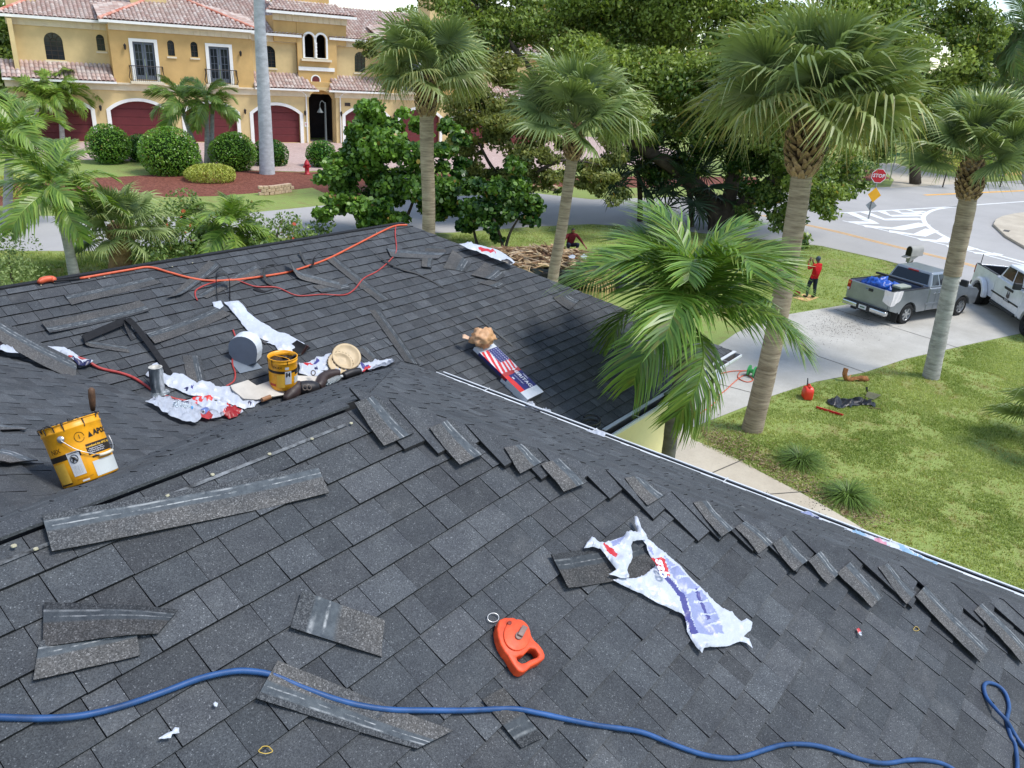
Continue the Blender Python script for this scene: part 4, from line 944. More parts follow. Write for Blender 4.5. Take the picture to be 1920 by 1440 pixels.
txt('Download the APOC App', 0.0155, sa(.83), T_(.475), M_PYEL, 0.0004, .004)
for k, s_ in enumerate(('Application Videos', 'Technical Data Sheets', 'Safety Data Sheets')): txt(s_, 0.0105, sa(.77), T_(.515 + .03 * k), M_WTXT, 0.0, .004)
txt('www.apoc.com', 0.013, sa(.42), T_(.915), mat('brown_print', srgb(150, 96, 30), .5), 0.0)
txt('!  WARNING', 0.012, sa(.37), T_(.49), M_BTXT, 0.0003, .004)
for k in range(9): txt('lorem'.replace('lorem', '- -- - --- -- -'), 0.0085, sa(.37), T_(.70 + .016 * k), M_BTXT, 0, .004)
b = MB()   # circle drawn round the 1, triangle mark, figure on the warning label
pts = [(sa(.57) + .16 * math.cos(w), T_(.285) + .026 * math.sin(w)) for w in [2 * math.pi * k / 30 for k in range(29)]]
b.tube([cyl(a, z, .002) for a, z in pts], .0011, 5); b.build('circle_mark', M_BTXT, root)
b = MB(); a0 = sa(.745); z0 = T_(.30)
b.add([cyl(a0 - .09, z0 - .012, .003), cyl(a0 + .09, z0 - .012, .003), cyl(a0, z0 + .018, .003)], [(0, 1, 2)]); b.build('triangle_mark', M_BTXT, root)
b = MB(); a0 = sa(.365); z0 = T_(.585)
b.tube([cyl(a0 + .13 * math.cos(w), z0 + .022 * math.sin(w), .004) for w in [2 * math.pi * k / 24 for k in range(25)]], .0015, 5)
b.tube([cyl(a0 - .07, z0 + .012, .004), cyl(a0 + .02, z0 + .004, .004), cyl(a0 + .08, z0 - .014, .004)], .005, 6); b.tube([cyl(a0 - .02, z0 + .006, .004), cyl(a0 - .05, z0 - .014, .004)], .004, 6); b.build('warning_figure', M_BTXT, root)
ear = cyl(sa(.285), T_(.235), .004); b = MB(); q = ear.normalized()
b.lathe([(.0001, .008), (.008, .007), (.017, .003), (.019, 0)], 18, M=Matrix.Translation(ear) @ Vector((ear.x, ear.y, 0)).to_track_quat('Z', 'Y').to_matrix().to_4x4()); b.build('bail_ear', M_WIRE, root, smooth=True)
b = MB(); bail = catmull([cyl(sa(.285), T_(.24), .012), cyl(sa(.45), T_(.45), .016), cyl(sa(.62), T_(.58), .018), cyl(sa(.76), T_(.655), .018), cyl(sa(.93), T_(.66), .016), cyl(1.45, T_(.58), .016), cyl(1.65, T_(.40), .014)], 6)
b.tube(bail, .0022, 6); b.build('bail_wire', M_WIRE, root, smooth=True)
b = MB(); b.tube([cyl(sa(.74), T_(.66), .018), cyl(sa(.80), T_(.665), .02), cyl(sa(.88), T_(.665), .019), cyl(sa(.95), T_(.655), .017)], .0085, 10); b.build('grip', M_GRIP, root, smooth=True)
P1 = Pb + Vector((0.10, 0.10, 0.28)); top = over(P1, 171, 727)
tr = thing('trowel', 'wooden trowel handle sticking out of the big yellow bucket', 'trowel', P1)
b = MB(); d = (top - P1); b.tube([d * .35, d * .55, d * .75, d * .95, d], [.012, .016, .018, .0165, .008], 12); b.build('handle', M_WOOD, tr, smooth=True)
b = MB(); b.tube([Vector((0, 0, 0)), d * .36], [.006, .009], 8); b.build('shank', mat('steel', srgb(90, 88, 86), .4, .2, 9, .5, .7), tr, smooth=True)
# second bucket in the trough
Pc = hit_roof(532, 728, 0.02); Pc.z += 0.03; view = Vector((0, 0, CAMZ)) - Pc
root, patch, txt, sa, cyl, rad = bucket('yellow_bucket', 'smaller yellow tar bucket standing on cardboard in the trough', Pc, (0, -0.03, 1), view, 0.148, 0.142, 0.345, big=False, fill=.86)
H_ = 0.345; patch('label_band', sa(.0) - .6, sa(1) + .6, T_(.43), T_(.345), M_DLAB, .0010); patch('white_label', sa(.56), sa(.78), T_(.78), T_(.36), M_WLAB, .0016); patch('notice_panel', sa(.28), sa(.55), T_(.88), T_(.47), M_PYEL, .0014)
patch('red_label', sa(.05), sa(.24), T_(.86), T_(.78), M_REDL, .0016); patch('dark_square', sa(.9), sa(1), T_(.52), T_(.36), M_DLAB, .0016); patch('grey_label', sa(.88), sa(1) + .2, T_(.80), T_(.58), M_GLAB, .0018); patch('name_plate', sa(.57), sa(.70), T_(.30), T_(.22), M_GLAB, .0016)
txt('TEX-RX', 0.034, sa(.28), T_(.24), M_BTXT, 0.0004); txt('H', 0.06, sa(.67), T_(.47), M_BTXT, 0.004, .004)
b = MB(); b.tube(catmull([cyl(2.6, T_(.05), .004), Vector((-.02, -.08, H_ * 1.01)), Vector((.06, .04, H_ * .99)), cyl(.6, T_(.06), .004)], 6), .004, 6); b.build('bail_wire', M_YEL, root, smooth=True)
br = thing('tar_brush', 'black tarred brush handle leaning out of the smaller bucket', 'brush', Pc + Vector((0.05, 0.02, 0.30)))
b = MB(); e = over(br.location, 566, 664) - br.location; e2 = over(br.location, 577, 648) - br.location; b.tube([Vector((-.03, 0, -.06)), e * .6, e], .013, 8); b.box((-.02, -.03, -.01), (.02, .03, .02)); b.build('handle', M_TAR, br, smooth=True)
b = MB(); b.tube([e, e2], [.014, .018], 8); b.build('head', mat('tar_brown', srgb(58, 36, 32), .6), br)

# ---- slab helper: outline with optional holes on a lifted plane, extruded down
def slab(outer, holes, m, pl, top, bot, parent, name, bevel=0.004, f=None):
    f = f or (lambda u, v: hit(u, v, pl, top)); loops = [outer] + list(holes); pts = []; ed = []
    for lp in loops:
        k = len(pts); pts += lp; ed += [(k + i, k + (i + 1) % len(lp)) for i in range(len(lp))]
    vv, _, ff, *_ = delaunay_2d_cdt([Vector(p) for p in pts], ed, [], 1, 1e-4); b = MB(); N = Vector((-pl[1], -pl[2], 1)).normalized() * (bot - top)
    P = [f(p.x, p.y) for p in vv]; n = len(P); V = P + [p + N for p in P]; F_ = []
    for t in ff:
        c = (sum(vv[i].x for i in t) / 3, sum(vv[i].y for i in t) / 3)
        if not inpoly(c[0], c[1], outer) or any(inpoly(c[0], c[1], h) for h in holes): continue
        F_.append(tuple(t)); F_.append(tuple(n + i for i in reversed(t)))
    k = 0
    for lp in loops:
        for i in range(len(lp)): a, c = k + i, k + (i + 1) % len(lp); F_.append((a, c, n + c, n + a))
        k += len(lp)
    b.add(V, F_); return b.build(name, m, parent, world=True, bevel=bevel, smooth=True)
# ---- orange chalk reel
M_OR = mat('orange_plastic', srgb(226, 80, 38), 0.5, 0.24, 16, 0.4, bump=0.1, bscale=60); M_GREY = mat('crank_grey', srgb(132, 108, 100), 0.5, 0.1, 12)
Zr = lambda l: zz(l, 780, 1100, 6)
cr = thing('chalk_reel', 'orange chalk line reel with ring lying on the front slope', 'chalk reel', hit(972, 1196, PA))
outer = Zr([(938, 372), (1000, 345), (1100, 345), (1200, 400), (1270, 470), (1305, 560), (1330, 600), (1385, 650), (1430, 710), (1452, 765), (1450, 805), (1415, 835), (1300, 890), (1250, 940), (1200, 962), (1150, 945), (1105, 890), (1035, 770), (1000, 730), (955, 650), (925, 560), (915, 470)])
hole = Zr([(1130, 790), (1165, 775), (1210, 770), (1255, 725), (1285, 690), (1345, 697), (1385, 760), (1370, 790), (1290, 820), (1235, 852), (1190, 860), (1150, 835)])
slab(outer, [hole], M_OR, PA, 0.062, 0.018, cr, 'case', 0.008)
disc = [(1140 + 150 * math.cos(w), 540 + 175 * math.sin(w)) for w in [2 * math.pi * k / 26 for k in range(26)]]
slab(Zr(disc), [], M_OR, PA, 0.070, 0.060, cr, 'cover', 0.003)
for q, nm, m, z in (([(1055, 405, 24)], 'screw', mat('hole_dark', srgb(120, 40, 26), .6), 0.0722), ([(1165, 545, 45)], 'hub', M_GREY, 0.078)):
    x, y, r_ = q[0]; slab(Zr([(x + r_ * math.cos(w), y + r_ * math.sin(w)) for w in [2 * math.pi * k / 14 for k in range(14)]]), [], m, PA, z, z - .008, cr, nm, 0.0015)
slab(Zr([(1145, 530), (1205, 425), (1262, 455), (1205, 560)]), [], M_GREY, PA, 0.088, 0.079, cr, 'crank', 0.002)
slab(Zr([(925, 520), (955, 510), (975, 560), (965, 640), (945, 650), (920, 590)]), [], mat('window_grey', srgb(150, 96, 84), .3), PA, 0.045, 0.022, cr, 'fill_window', 0.002)
b = MB(); c = Zr([(868, 348)])[0]; b.tube([hit(c[0] + 10.5 * math.cos(w), c[1] + 8.5 * math.sin(w), PA, .03) for w in [2 * math.pi * k / 24 for k in range(25)]], .0022, 6, cap=False); b.build('ring', M_WIRE, cr, world=True, smooth=True)
b = MB(); b.tube([hit(*Zr([(895, 430)])[0], PA, .03), hit(*Zr([(915, 495)])[0], PA, .03)], .0015, 5); b.build('line_end', M_WIRE, cr, world=True)
# ---- shingle bundle printed with a flag
TL, TR, BR_, BL_ = [hit(u, v, PC, .12) for u, v in ((889, 651), (920, 640), (1014, 737), (983, 753))]
ex = (TR - TL + BR_ - BL_) * .5; W_ = ex.length; ex.normalize(); ey = ((BL_ - TL) + (BR_ - TR)) * .5; L_ = ey.length; ey = (ey - ex * ey.dot(ex)).normalized(); ez = ey.cross(ex); ez = ez if ez.z > 0 else -ez
bun = thing('shingle_bundle', 'wrapped shingle bundle printed with a flag on the far slope', 'shingle bundle', TL - ez * .10)
b = MB(); nx_, ny_ = 44, 120; RW, RD, NV = srgb(200, 205, 212), srgb(206, 46, 50), srgb(44, 46, 108)
def flagcol(x, y):
    if y < .12: return RW
    if y < .52:
        yy = y + .03 * math.sin(x * 7 + 1)
        if x > .42 and .12 < y < .36 and y > .12 + (x - .42) * .0: 
            return RW if (math.sin(x * 46 + (int(y * 60) % 2) * 1.5) > .55 and math.sin(y * 190) > .2) else NV
        return RD if math.sin((x + .9 * yy) * 30) > -.15 else RW
    if y < .575: return srgb(178, 62, 60)
    if y < .865: return srgb(216, 54, 52) if x < .26 else (RW if (.30 < x < .36 and .62 < y < .66) else NV)
    return RW
tp = lambda x, y: TL + ex * (x * W_) + ey * (y * L_) + ez * (.006 * math.sin(y * 9) * math.sin(x * 3.1) + .004 * noise.noise(Vector((x * 6, y * 18, 2))))
for i in range(nx_):
    for j in range(ny_):
        x0, x1, y0, y1 = i / nx_, (i + 1) / nx_, j / ny_, (j + 1) / ny_; b.quad(tp(x0, y0), tp(x0, y1), tp(x1, y1), tp(x1, y0), 0, flagcol((x0 + x1) / 2, (y0 + y1) / 2))
b.build('printed_face', m_plastic('bundle_print', .35, 0), bun, world=True, smooth=True)
b = MB()
for j in range(40):
    y0, y1 = j / 40, (j + 1) / 40
    for x, s_ in ((0, 1), (1, -1)):
        p, q = tp(x, y0), tp(x, y1); col = RW if y0 < .08 or y0 > .6 else (srgb(150, 40, 40) if .52 < y0 < .58 else NV)
        b.quad(p, p - ez * .045, q - ez * .045, q, 0, col); b.quad(p - ez * .045, p - ez * .11, q - ez * .11, q - ez * .045, 0, srgb(60, 60, 66) if y0 < .55 else RW)
for y in (0, 1):
    for i in range(10): p, q = tp(i / 10, y), tp((i + 1) / 10, y); b.quad(p, q, q - ez * .11, p - ez * .11, 0, srgb(70, 70, 74) if y else RW)
b.build('sides', m_plastic('bundle_sides', .4, 0), bun, world=True)
text_part('print', 'HERITAGE', 0.085, lambda x, y: WM[bun.name] @ (TL + ex * W_ * .66 + ey * L_ * .715 + ey * x + ex * y + ez * .014), M_WTXT, bun, .001)
text_part('print', 'TAMKO', 0.028, lambda x, y: WM[bun.name] @ (TL + ex * W_ * .86 + ey * L_ * .69 + ey * x + ex * y + ez * .014), M_WTXT, bun, .0006)
text_part('print', 'laminated shingles', 0.024, lambda x, y: WM[bun.name] @ (TL + ex * W_ * .45 + ey * L_ * .70 + ey * x + ex * y + ez * .014), M_WTXT, bun, 0)
# crumpled tan bag on it
M_BAG = mat('tan_bag', srgb(206, 160, 118), 0.5, 0.15, 12, 0.4); Zf = lambda l: zz(l, 840, 600, 8)
bg = thing('crumpled_bag', 'tan crumpled plastic bag on the top end of the flag bundle', 'bag', TL + ex * W_ * .45 + ez * .02)
def blob(name, c, rx, ry, rz, m, parent, seed=1, amp=.25, fr=9, n=20, world=True):
    b = MB(); c = Vector(c); vs = []; k = n // 2
    for i in range(k + 1):
        for j in range(n):
            th, ph = math.pi * i / k, 2 * math.pi * j / n; d = Vector((math.sin(th) * math.cos(ph), math.sin(th) * math.sin(ph), math.cos(th)))
            s = 1 + amp * (noise.noise(d * fr * .25 + Vector((seed, 0, 0))) + .6 * abs(noise.noise(d * fr * .6 + Vector((0, seed, 0)))))
            vs.append(c + Vector((d.x * rx, d.y * ry, d.z * rz)) * s)
    b.add(vs, [(i * n + j, (i + 1) * n + j, (i + 1) * n + (j + 1) % n, i * n + (j + 1) % n) for i in range(k) for j in range(n)]); return b.build(name, m, parent, world=world, smooth=True)
bc = bg.location
blob('bag_body', bc + Vector((-.02, -.02, .09)), .16, .13, .11, M_BAG, bg, 3, .5, 12, 28); wrap('bag_flap', '', Zf([(215, 225), (270, 228), (320, 260), (300, 300), (260, 290), (225, 285)]), .05, 2.5, base=srgb(222, 184, 152), off=.2, seed=3, f=lambda u, v, h: hit(u, v, PC, h), parent=bg)
wrap('paper', '', Zf([(440, 270), (500, 190), (580, 155), (625, 175), (600, 220), (570, 290), (480, 315)]), .05, 2.5, [(Zf([(450, 250), (540, 210), (560, 260), (470, 300)]), srgb(170, 200, 190))], base=srgb(222, 214, 196), off=.26, seed=5, f=lambda u, v, h: hit(u, v, PC, h), parent=bg)
# ---- grey gooseneck vent
M_VENT = mat('vent_grey', srgb(112, 122, 134), 0.45, 0.06, 9); M_VW = mat('vent_white', srgb(206, 212, 216), 0.4, 0.05, 9)
Pv = hit(458, 686, PC, .0); vt = thing('roof_vent', 'grey round-topped metal vent standing on the far slope', 'roof vent', Pv)
ux = Vector((.80, .60, 0)).normalized(); zz_ = Vector((-.05, -.05, 1)).normalized(); prf = [(-.13, .02), (-.15, .12)] + [(.15 * math.cos(w), .17 + .14 * math.sin(w)) for w in [math.pi * (1 - k / 12) for k in range(13)]] + [(.15, .10), (.05, -.06), (.0, -.04)]
sd = Vector((.60, -.80, 0)); b = MB(); fr_ = [Pv + sd * -a + zz_ * (c + .03) for a, c in prf]; b.add(fr_, [tuple(range(len(fr_)))]); b.add([p + ux * .17 for p in fr_], [tuple(range(len(fr_)))[::-1]])
b.build('side_cheeks', M_VENT, vt, world=True)
b = MB(); n = len(fr_); b.add(fr_ + [p + ux * .17 for p in fr_], [(i, (i + 1) % n, n + (i + 1) % n, n + i) for i in range(n - 1)]); b.build('hood', M_VW, vt, world=True, smooth=False)
b = MB(); b.quad(*[hit(u, v, PC, .02) for u, v in ((430, 676), (470, 668), (492, 690), (450, 700))]); b.build('flange', M_VENT, vt, world=True)
# ---- lead vent pipe
Pp = hit_roof(296, 734); pp = thing('vent_pipe', 'tarred grey lead vent pipe standing in the trough', 'vent pipe', Pp)
def m_lead():
    g = NG('lead'); p = g.pr(.55, .4, .2); c = g.ramp(g.noise(9, 5, .7, g.obj((1, 1, .25))), (.35, srgb(40, 46, 52)), (.52, srgb(104, 112, 116)), (.66, srgb(206, 210, 212))); g.l(c, p.inputs[0]); return g.m
M_LEAD = m_lead(); tp_ = over(Pp, 291, 688); d = tp_ - Pp; b = MB(); b.tube([Vector((0, 0, -.03)), d * .5, d], [.066, .064, .063], 20, cap=False); b.build('sleeve', M_LEAD, pp, smooth=True)
b = MB(); b.lathe([(.063, 0), (.050, .004), (.048, -.03), (.001, -.05)], 20, M=Matrix.Translation(d)); b.build('top_lip', mat('lead_light', srgb(186, 184, 176), .5, .2, 20), pp, smooth=True)
b = MB(); b.lathe([(.066, .01), (.10, .002), (.11, -.01)], 20); b.build('base_collar', M_LEAD, pp, smooth=True)
# ---- trough odds and ends
M_CARD = mat('cardboard_grey', srgb(196, 190, 180), 0.85, 0.1, 5); Zc = lambda l: zz(l, 400, 560, 5.29)
slab(Zc([(170, 860), (345, 805), (430, 860), (560, 815), (800, 760), (1060, 770), (1090, 800), (900, 900), (700, 952), (430, 1000), (300, 990), (190, 900)]), [], M_CARD, PC, .07, .055, thing('cardboard_sheet', 'grey cardboard sheet under the smaller bucket in the trough', 'cardboard', hit(510, 735, PC)), 'board', .001)
M_CLR = NG('clear_plastic'); _p = M_CLR.pr(.12, .5); _p.inputs['Base Color'].default_value = (.80, .86, .88, 1); _p.inputs['Transmission Weight'].default_value = .75; _p.inputs['IOR'].default_value = 1.15; M_CLR = M_CLR.m
def bottle(label, A, B, r, cap):
    A, B = Vector(A), Vector(B); q = (B - A).to_track_quat('Z', 'Y').to_matrix().to_4x4(); L = (B - A).length; t = thing('plastic_bottle', label, 'bottle', A, group='empty plastic bottles'); M = q
    b = MB(); b.lathe([(.001, 0), (r * .9, .002), (r, .01), (r * .94, L * .3), (r, L * .36), (r * .95, L * .6), (r, L * .66), (r * .6, L * .84), (r * .4, L * .9)], 16, M=M); b.build('body', M_CLR, t, smooth=True)
    b = MB(); b.lathe([(r * .42, L * .9), (r * .44, L), (.001, L)], 12, M=M); b.build('cap', cap, t, smooth=True); return t
bottle('clear plastic bottle lying at the edge of the trough beside the boots', hit_roof(612, 718, .05), hit_roof(642, 705, .07), .035, M_WLAB)
bottle('clear plastic bottle in the trash heap left of the can', hit_roof(330, 776, .09), hit_roof(362, 781, .09), .04, mat('blue_cap', srgb(90, 160, 220), .4))
A_, B_ = hit_roof(382, 787, .08), hit_roof(398, 781, .10); t = thing('drink_can', 'silver and blue drink can in the trash heap', 'can', A_); q = (B_ - A_).to_track_quat('Z', 'Y').to_matrix().to_4x4(); L = .12
b = MB(); b.lathe([(.022, 0), (.026, .004), (.033, .014), (.033, L - .014), (.027, L)], 18, M=q); b.build('body', mat('can_blue', srgb(120, 140, 200), .3, .3, 30, .5, .4), t, smooth=True)
b = MB(); b.lathe([(.009, .006), (.022, .006), (.026, .002)], 18, M=q); b.build('lid', mat('can_silver', srgb(196, 196, 200), .25, .05, 9, .5, .8), t, smooth=True)
b = MB(); b.lathe([(.0005, .008), (.010, .0075)], 10, M=q); b.build('opening', M_BTXT, t)
# black padded boots / knee pads
M_BLK = mat('black_rubber', srgb(34, 32, 34), 0.45, 0.2, 14, 0.5); M_BRN = mat('dark_leather', srgb(58, 46, 44), 0.5, 0.2, 14)
Zk = lambda l: zz(l, 480, 600, 6.4)
def lump(name, path, rads, m, parent, h=.06, n=10): 
    P = catmull([hit_roof(u, v, h) for u, v in path], 5); rr_ = np.interp(np.linspace(0, 1, len(P)), np.linspace(0, 1, len(rads)), rads); b = MB(); b.tube(P, list(rr_), n); return b.build(name, m, parent, world=True, smooth=True)
bt = thing('work_boot', 'black work boot with eyelets lying beside the smaller bucket', 'boot', hit_roof(566, 735))
lump('toe', Zk([(350, 950), (420, 890), (480, 830), (540, 810)]), [.03, .075, .085, .075], M_BRN, bt, .07); lump('shaft', Zk([(520, 815), (600, 820), (680, 815), (740, 810)]), [.07, .085, .08, .06], M_BLK, bt, .09)
for x in (588, 637, 694):
    c = hit_roof(*Zk([(x, 812)])[0], .175); b = MB(); vd = (Vector((0, 0, CAMZ)) - c).normalized(); q = vd.to_track_quat('Z', 'Y').to_matrix().to_4x4(); b.tube([Matrix.Translation(c) @ q @ Vector((.022 * math.cos(w), .026 * math.sin(w), .0)) for w in [2 * math.pi * k / 14 for k in range(15)]], .006, 6, cap=False); b.build('eyelet', mat('eyelet', srgb(110, 100, 92), .4), bt, world=True)
bt = thing('knee_pad', 'dark strapped knee pad between the boot and the white wrap', 'knee pad', hit_roof(610, 712))
lump('pad', Zk([(740, 800), (770, 770), (800, 700), (860, 660), (950, 640), (1000, 640)]), [.05, .06, .06, .055, .05, .04], M_BRN, bt, .08); lump('strap', Zk([(1050, 730), (1150, 690), (1250, 670)]), [.04, .05, .04], M_BLK, bt, .06)
M_CREAM = mat('cream_plastic', srgb(196, 174, 138), 0.5, 0.12, 7, 0.4); M_RIMD = mat('dark_dash', srgb(46, 36, 32), .6)
for lab, (cx, cy), r_, h in (('round cream bucket lid leaning at the back of the white wrap', (1085, 440), .165, .14), ('round cream bucket lid lying in front of the leaning one', (1010, 520), .14, .10)):
    c = hit_roof(*Zk([(cx, cy)])[0], h); t = thing('bucket_lid', lab, 'lid', c, group='cream bucket lids'); nrm = Vector((-.25, -.62, .75)).normalized(); q = nrm.to_track_quat('Z', 'Y').to_matrix().to_4x4()
    b = MB(); b.lathe([(.001, .004), (r_ * .5, .0), (r_ * .8, .004), (r_ * .86, .014), (r_, .016), (r_, -.012), (r_ * .9, -.014), (.001, -.008)], 40, M=q); b.build('disc', M_CREAM, t, smooth=True)
    for k in range(24):
        w = 2 * math.pi * k / 24; b = MB(); p0, p1 = [q @ Vector((r_ * 1.012 * math.cos(w + e), r_ * 1.012 * math.sin(w + e), .004)) for e in (0, .14)]; b.tube([p0, p1], .008, 5); b.build('rim_notch', M_RIMD, t)
t = thing('caulk_tube', 'tan caulk tube end among the trash on the cardboard', 'tube', hit_roof(497, 748, .05)); a_, c_ = hit_roof(491, 750, .08), hit_roof(507, 744, .08); b = MB(); b.tube([a_, c_], .024, 10); b.build('tube_body', mat('tan_tube', srgb(150, 108, 76), .6), t, world=True)
b = MB(); b.tube([c_, c_ + (c_ - a_) * .35], [.008, .004], 8); b.build('nozzle', M_GRIP, t, world=True)
# ---- bits: scraps, bands, wrapper, handle on the ridge, tarred gutter corner
wrap('white_scrap', 'torn white paper scrap on the front slope below the hose', zz([(592, 572), (625, 552), (645, 545), (655, 530), (672, 532), (672, 552), (645, 556), (640, 570), (610, 574)], 0, 1100, 2), .008, 3, f=fA, seed=41, group='paper scraps', cat='paper scrap')
wrap('white_scrap', 'tiny white paper scrap just below the hose bend', zz([(798, 440), (806, 432), (816, 438), (812, 452), (802, 450)], 0, 1100, 2), .006, 2, f=fA, seed=42, group='paper scraps', cat='paper scrap')
wrap('candy_wrapper', 'tiny red and white wrapper on the right of the front slope', zz([(662, 320), (680, 312), (700, 345), (706, 368), (690, 366), (675, 345)], 1440, 1100, 4), .008, 2, [(zz([(660, 310), (690, 310), (700, 340), (675, 350)], 1440, 1100, 4), REDP), (zz([(685, 352), (710, 350), (710, 372)], 1440, 1100, 4), NAVY)], f=fA, seed=43, cat='wrapper', group='paper scraps')
M_BAND = mat('rubber_band', srgb(190, 160, 70), .5)
for lab, c, rx, ry in (('small tan rubber band low on the front slope', (498, 1406), 12, 7), ('small tan rubber band at the right of the front slope', (1718, 1179), 5, 4)):
    b = MB(); P = [hit(c[0] + rx * math.cos(w) * (1 + .2 * math.sin(3 * w)), c[1] + ry * math.sin(w), PA, .02) for w in [2 * math.pi * k / 22 for k in range(23)]]; cen = P[0]; b.tube([p - cen for p in P], .0016, 5, cap=False); tag(b.build('rubber_band', M_BAND, loc=cen), lab, 'rubber band', 'rubber bands')
tH = thing('pry_bar', 'orange tool handle lying on the far ridge at left', 'tool', hit(84, 528, PC)); b = MB(); P = [hit(u, v, PC, .05) for u, v in ((72, 529), (84, 524), (98, 523), (101, 527))]; cen = P[1]; b.tube([p - cen for p in catmull(P, 4)], [.02] * 2 + [.032] * 9 + [.02] * 2, 10); b.build('grip', M_ORH, tH, smooth=True, loc=cen - tH.location); b = MB(); b.tube([P[3] - tH.location, P[3] - tH.location + Vector((.25, 0, -.02))], .012, 6); b.build('shaft', M_CUT, tH)
t = thing('tar_can', 'black tarred coil lying in the corner of the far gutter', 'coil', hit(1108, 802, PC)); b = MB(); c0 = hit(1108, 803, PC, .05); b.tube([c0 + Vector((.13 * math.cos(w), .10 * math.sin(w), .01 * w)) for w in [k * .5 for k in range(30)]], .016, 6); b.build('coil_turns', M_TAR, t, world=True, smooth=True)
b = MB(); b.box((9.6, 4.24, zE - .05), (9.85, 4.36, zE + .05)); o = b.build('gutter_outlet', M_TAR, house, world=True, bevel=.01)
b = MB()
for k, (x, c) in enumerate(((10.62, srgb(70, 90, 140)), (10.70, srgb(190, 200, 190)), (10.78, srgb(80, 100, 60)), (10.9, srgb(60, 90, 160)), (11.0, srgb(200, 206, 200)))): b.tube([(x, 4.31, zE - .03), (x + .05, 4.29, zE + .03)], .03, 7, col=c)
tag(b.build('gutter_debris', M_WRAP), 'coloured litter and leaves lying in the far gutter', 'litter', kind='stuff')
# ================================================================ palms, trees, shrubs
M_SABAL = leafmat('sabal_leaf', srgb(60, 86, 58), srgb(150, 166, 104), 0.4, 0.22, 0.4)
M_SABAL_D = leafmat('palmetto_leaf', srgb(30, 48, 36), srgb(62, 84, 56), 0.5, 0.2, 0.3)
M_PINN = leafmat('feather_leaf', srgb(52, 96, 36), srgb(148, 176, 78), 0.36, 0.28, 0.45)
M_PINN_N = leafmat('near_feather_leaf', srgb(36, 80, 30), srgb(132, 166, 70), 0.34, 0.25, 0.45)
M_PINN_D = leafmat('feather_leaf_dark', srgb(42, 72, 44), srgb(104, 132, 76), 0.42, 0.25, 0.4)
def m_bark(name, c0, c1, ringscale=9.0, bump=0.6):
    g = NG(name); p = g.pr(0.9, 0.2)
    v = g.obj((1.0, 1.0, ringscale)); n1 = g.noise(2.2, 5, 0.65, v); n2 = g.noise(14, 4, 0.7)
    c = g.mix(g.math('MULTIPLY', n2, 0.6), g.ramp(n1, (0.32, c0), (0.66, c1)), tuple(x * 0.6 for x in c1)); g.l(c, p.inputs[0]); g.bump(n1, p, bump, 0.03); return g.m
M_BK_S = m_bark('sabal_bark', srgb(108, 92, 76), srgb(186, 170, 148), 9)
M_BK_G = m_bark('grey_bark', srgb(122, 120, 116), srgb(196, 194, 188), 4)
M_BK_R = m_bark('royal_bark', srgb(158, 162, 166), srgb(206, 210, 214), 2, .2)
M_BK_T = m_bark('tree_bark', srgb(48, 42, 37), srgb(98, 88, 78), 1, .5)  # darkened so limbs look shadowed by the canopy; shade in the base colour
M_BK_X = m_bark('dark_palm_bark', srgb(70, 68, 64), srgb(122, 120, 114), 4)
M_BOOT = m_bark('palm_boot', srgb(98, 74, 52), srgb(176, 146, 108), 2, .5)
M_SHAFT = mat('green_shaft', srgb(136, 160, 92), .45, .1, 3); M_PET = mat('petiole', srgb(126, 146, 84), .45, .15, 4)
def fan_leaf(seed, pet=1.3, R0=1.15, nseg=54, spread=2.75, droop=0.5, curlb=0.35, brown=0.0):
    R = random.Random(seed); b = MB(); pp = [Vector((pet * s, 0, 0.10 * math.sin(s * 3.1) - 0.10 * s * s)) for s in (0, .25, .5, .75, 1)]
    b.tube(pp, [.03, .025, .02, .018, .014], 5, col=(.75, .05, 0)); H = pp[-1]; dirx = Vector((1, 0, -.15)).normalized()
    for k in range(nseg):
        f = k / (nseg - 1) * 2 - 1; a = f * spread + R.uniform(-.02, .02); L = R0 * (1 - .22 * abs(f) ** 1.5) * R.uniform(.9, 1.08); w = 0.0225 * R0 * (1.15 - .3 * abs(f))
        ct, st = math.cos(a), math.sin(a); t = min(1, max(0, .12 + .3 * R.random() + .3 * (k % 2))); base = H + Vector((.22 * R0 * (1 - abs(f)), 0, -.05 * R0 * (1 - abs(f)) ** 2)) * .6
        d = Vector((ct, st, 0.35 * abs(f) * R0 * 0.6 - .05)); side = Vector((-st, ct, 0)); pr = None; dr = droop * R.uniform(.55, 1.5); hang = R.random() < .42
        for i, s in enumerate((0.0, .35, .62, .82, 1.0)):
            q = base + d * (L * s) + Vector((0, 0, -curlb * (L * s) ** 2 * .5 - dr * max(0, s - .5) ** 2 * L * (3.2 if hang else 1.6)))
            if s > .6: q -= Vector((ct, st, 0)) * (dr * .5 * (s - .6) * L * (1.4 if hang else .5))
            ww = w * (.35, 1.0, .85, .5, .06)[i]; tilt = Vector((0, 0, ww * (.9 if k % 2 else -.9)))
            cur = (q - side * ww - tilt, q + side * ww + tilt)
            if pr: b.quad(pr[0], pr[1], cur[1], cur[0], col=(min(1, t + .12 * i), brown * R.random() * (i / 4) + (.5 * R.random() ** 3 if i == 4 else 0), 0))
            pr = cur
    return b
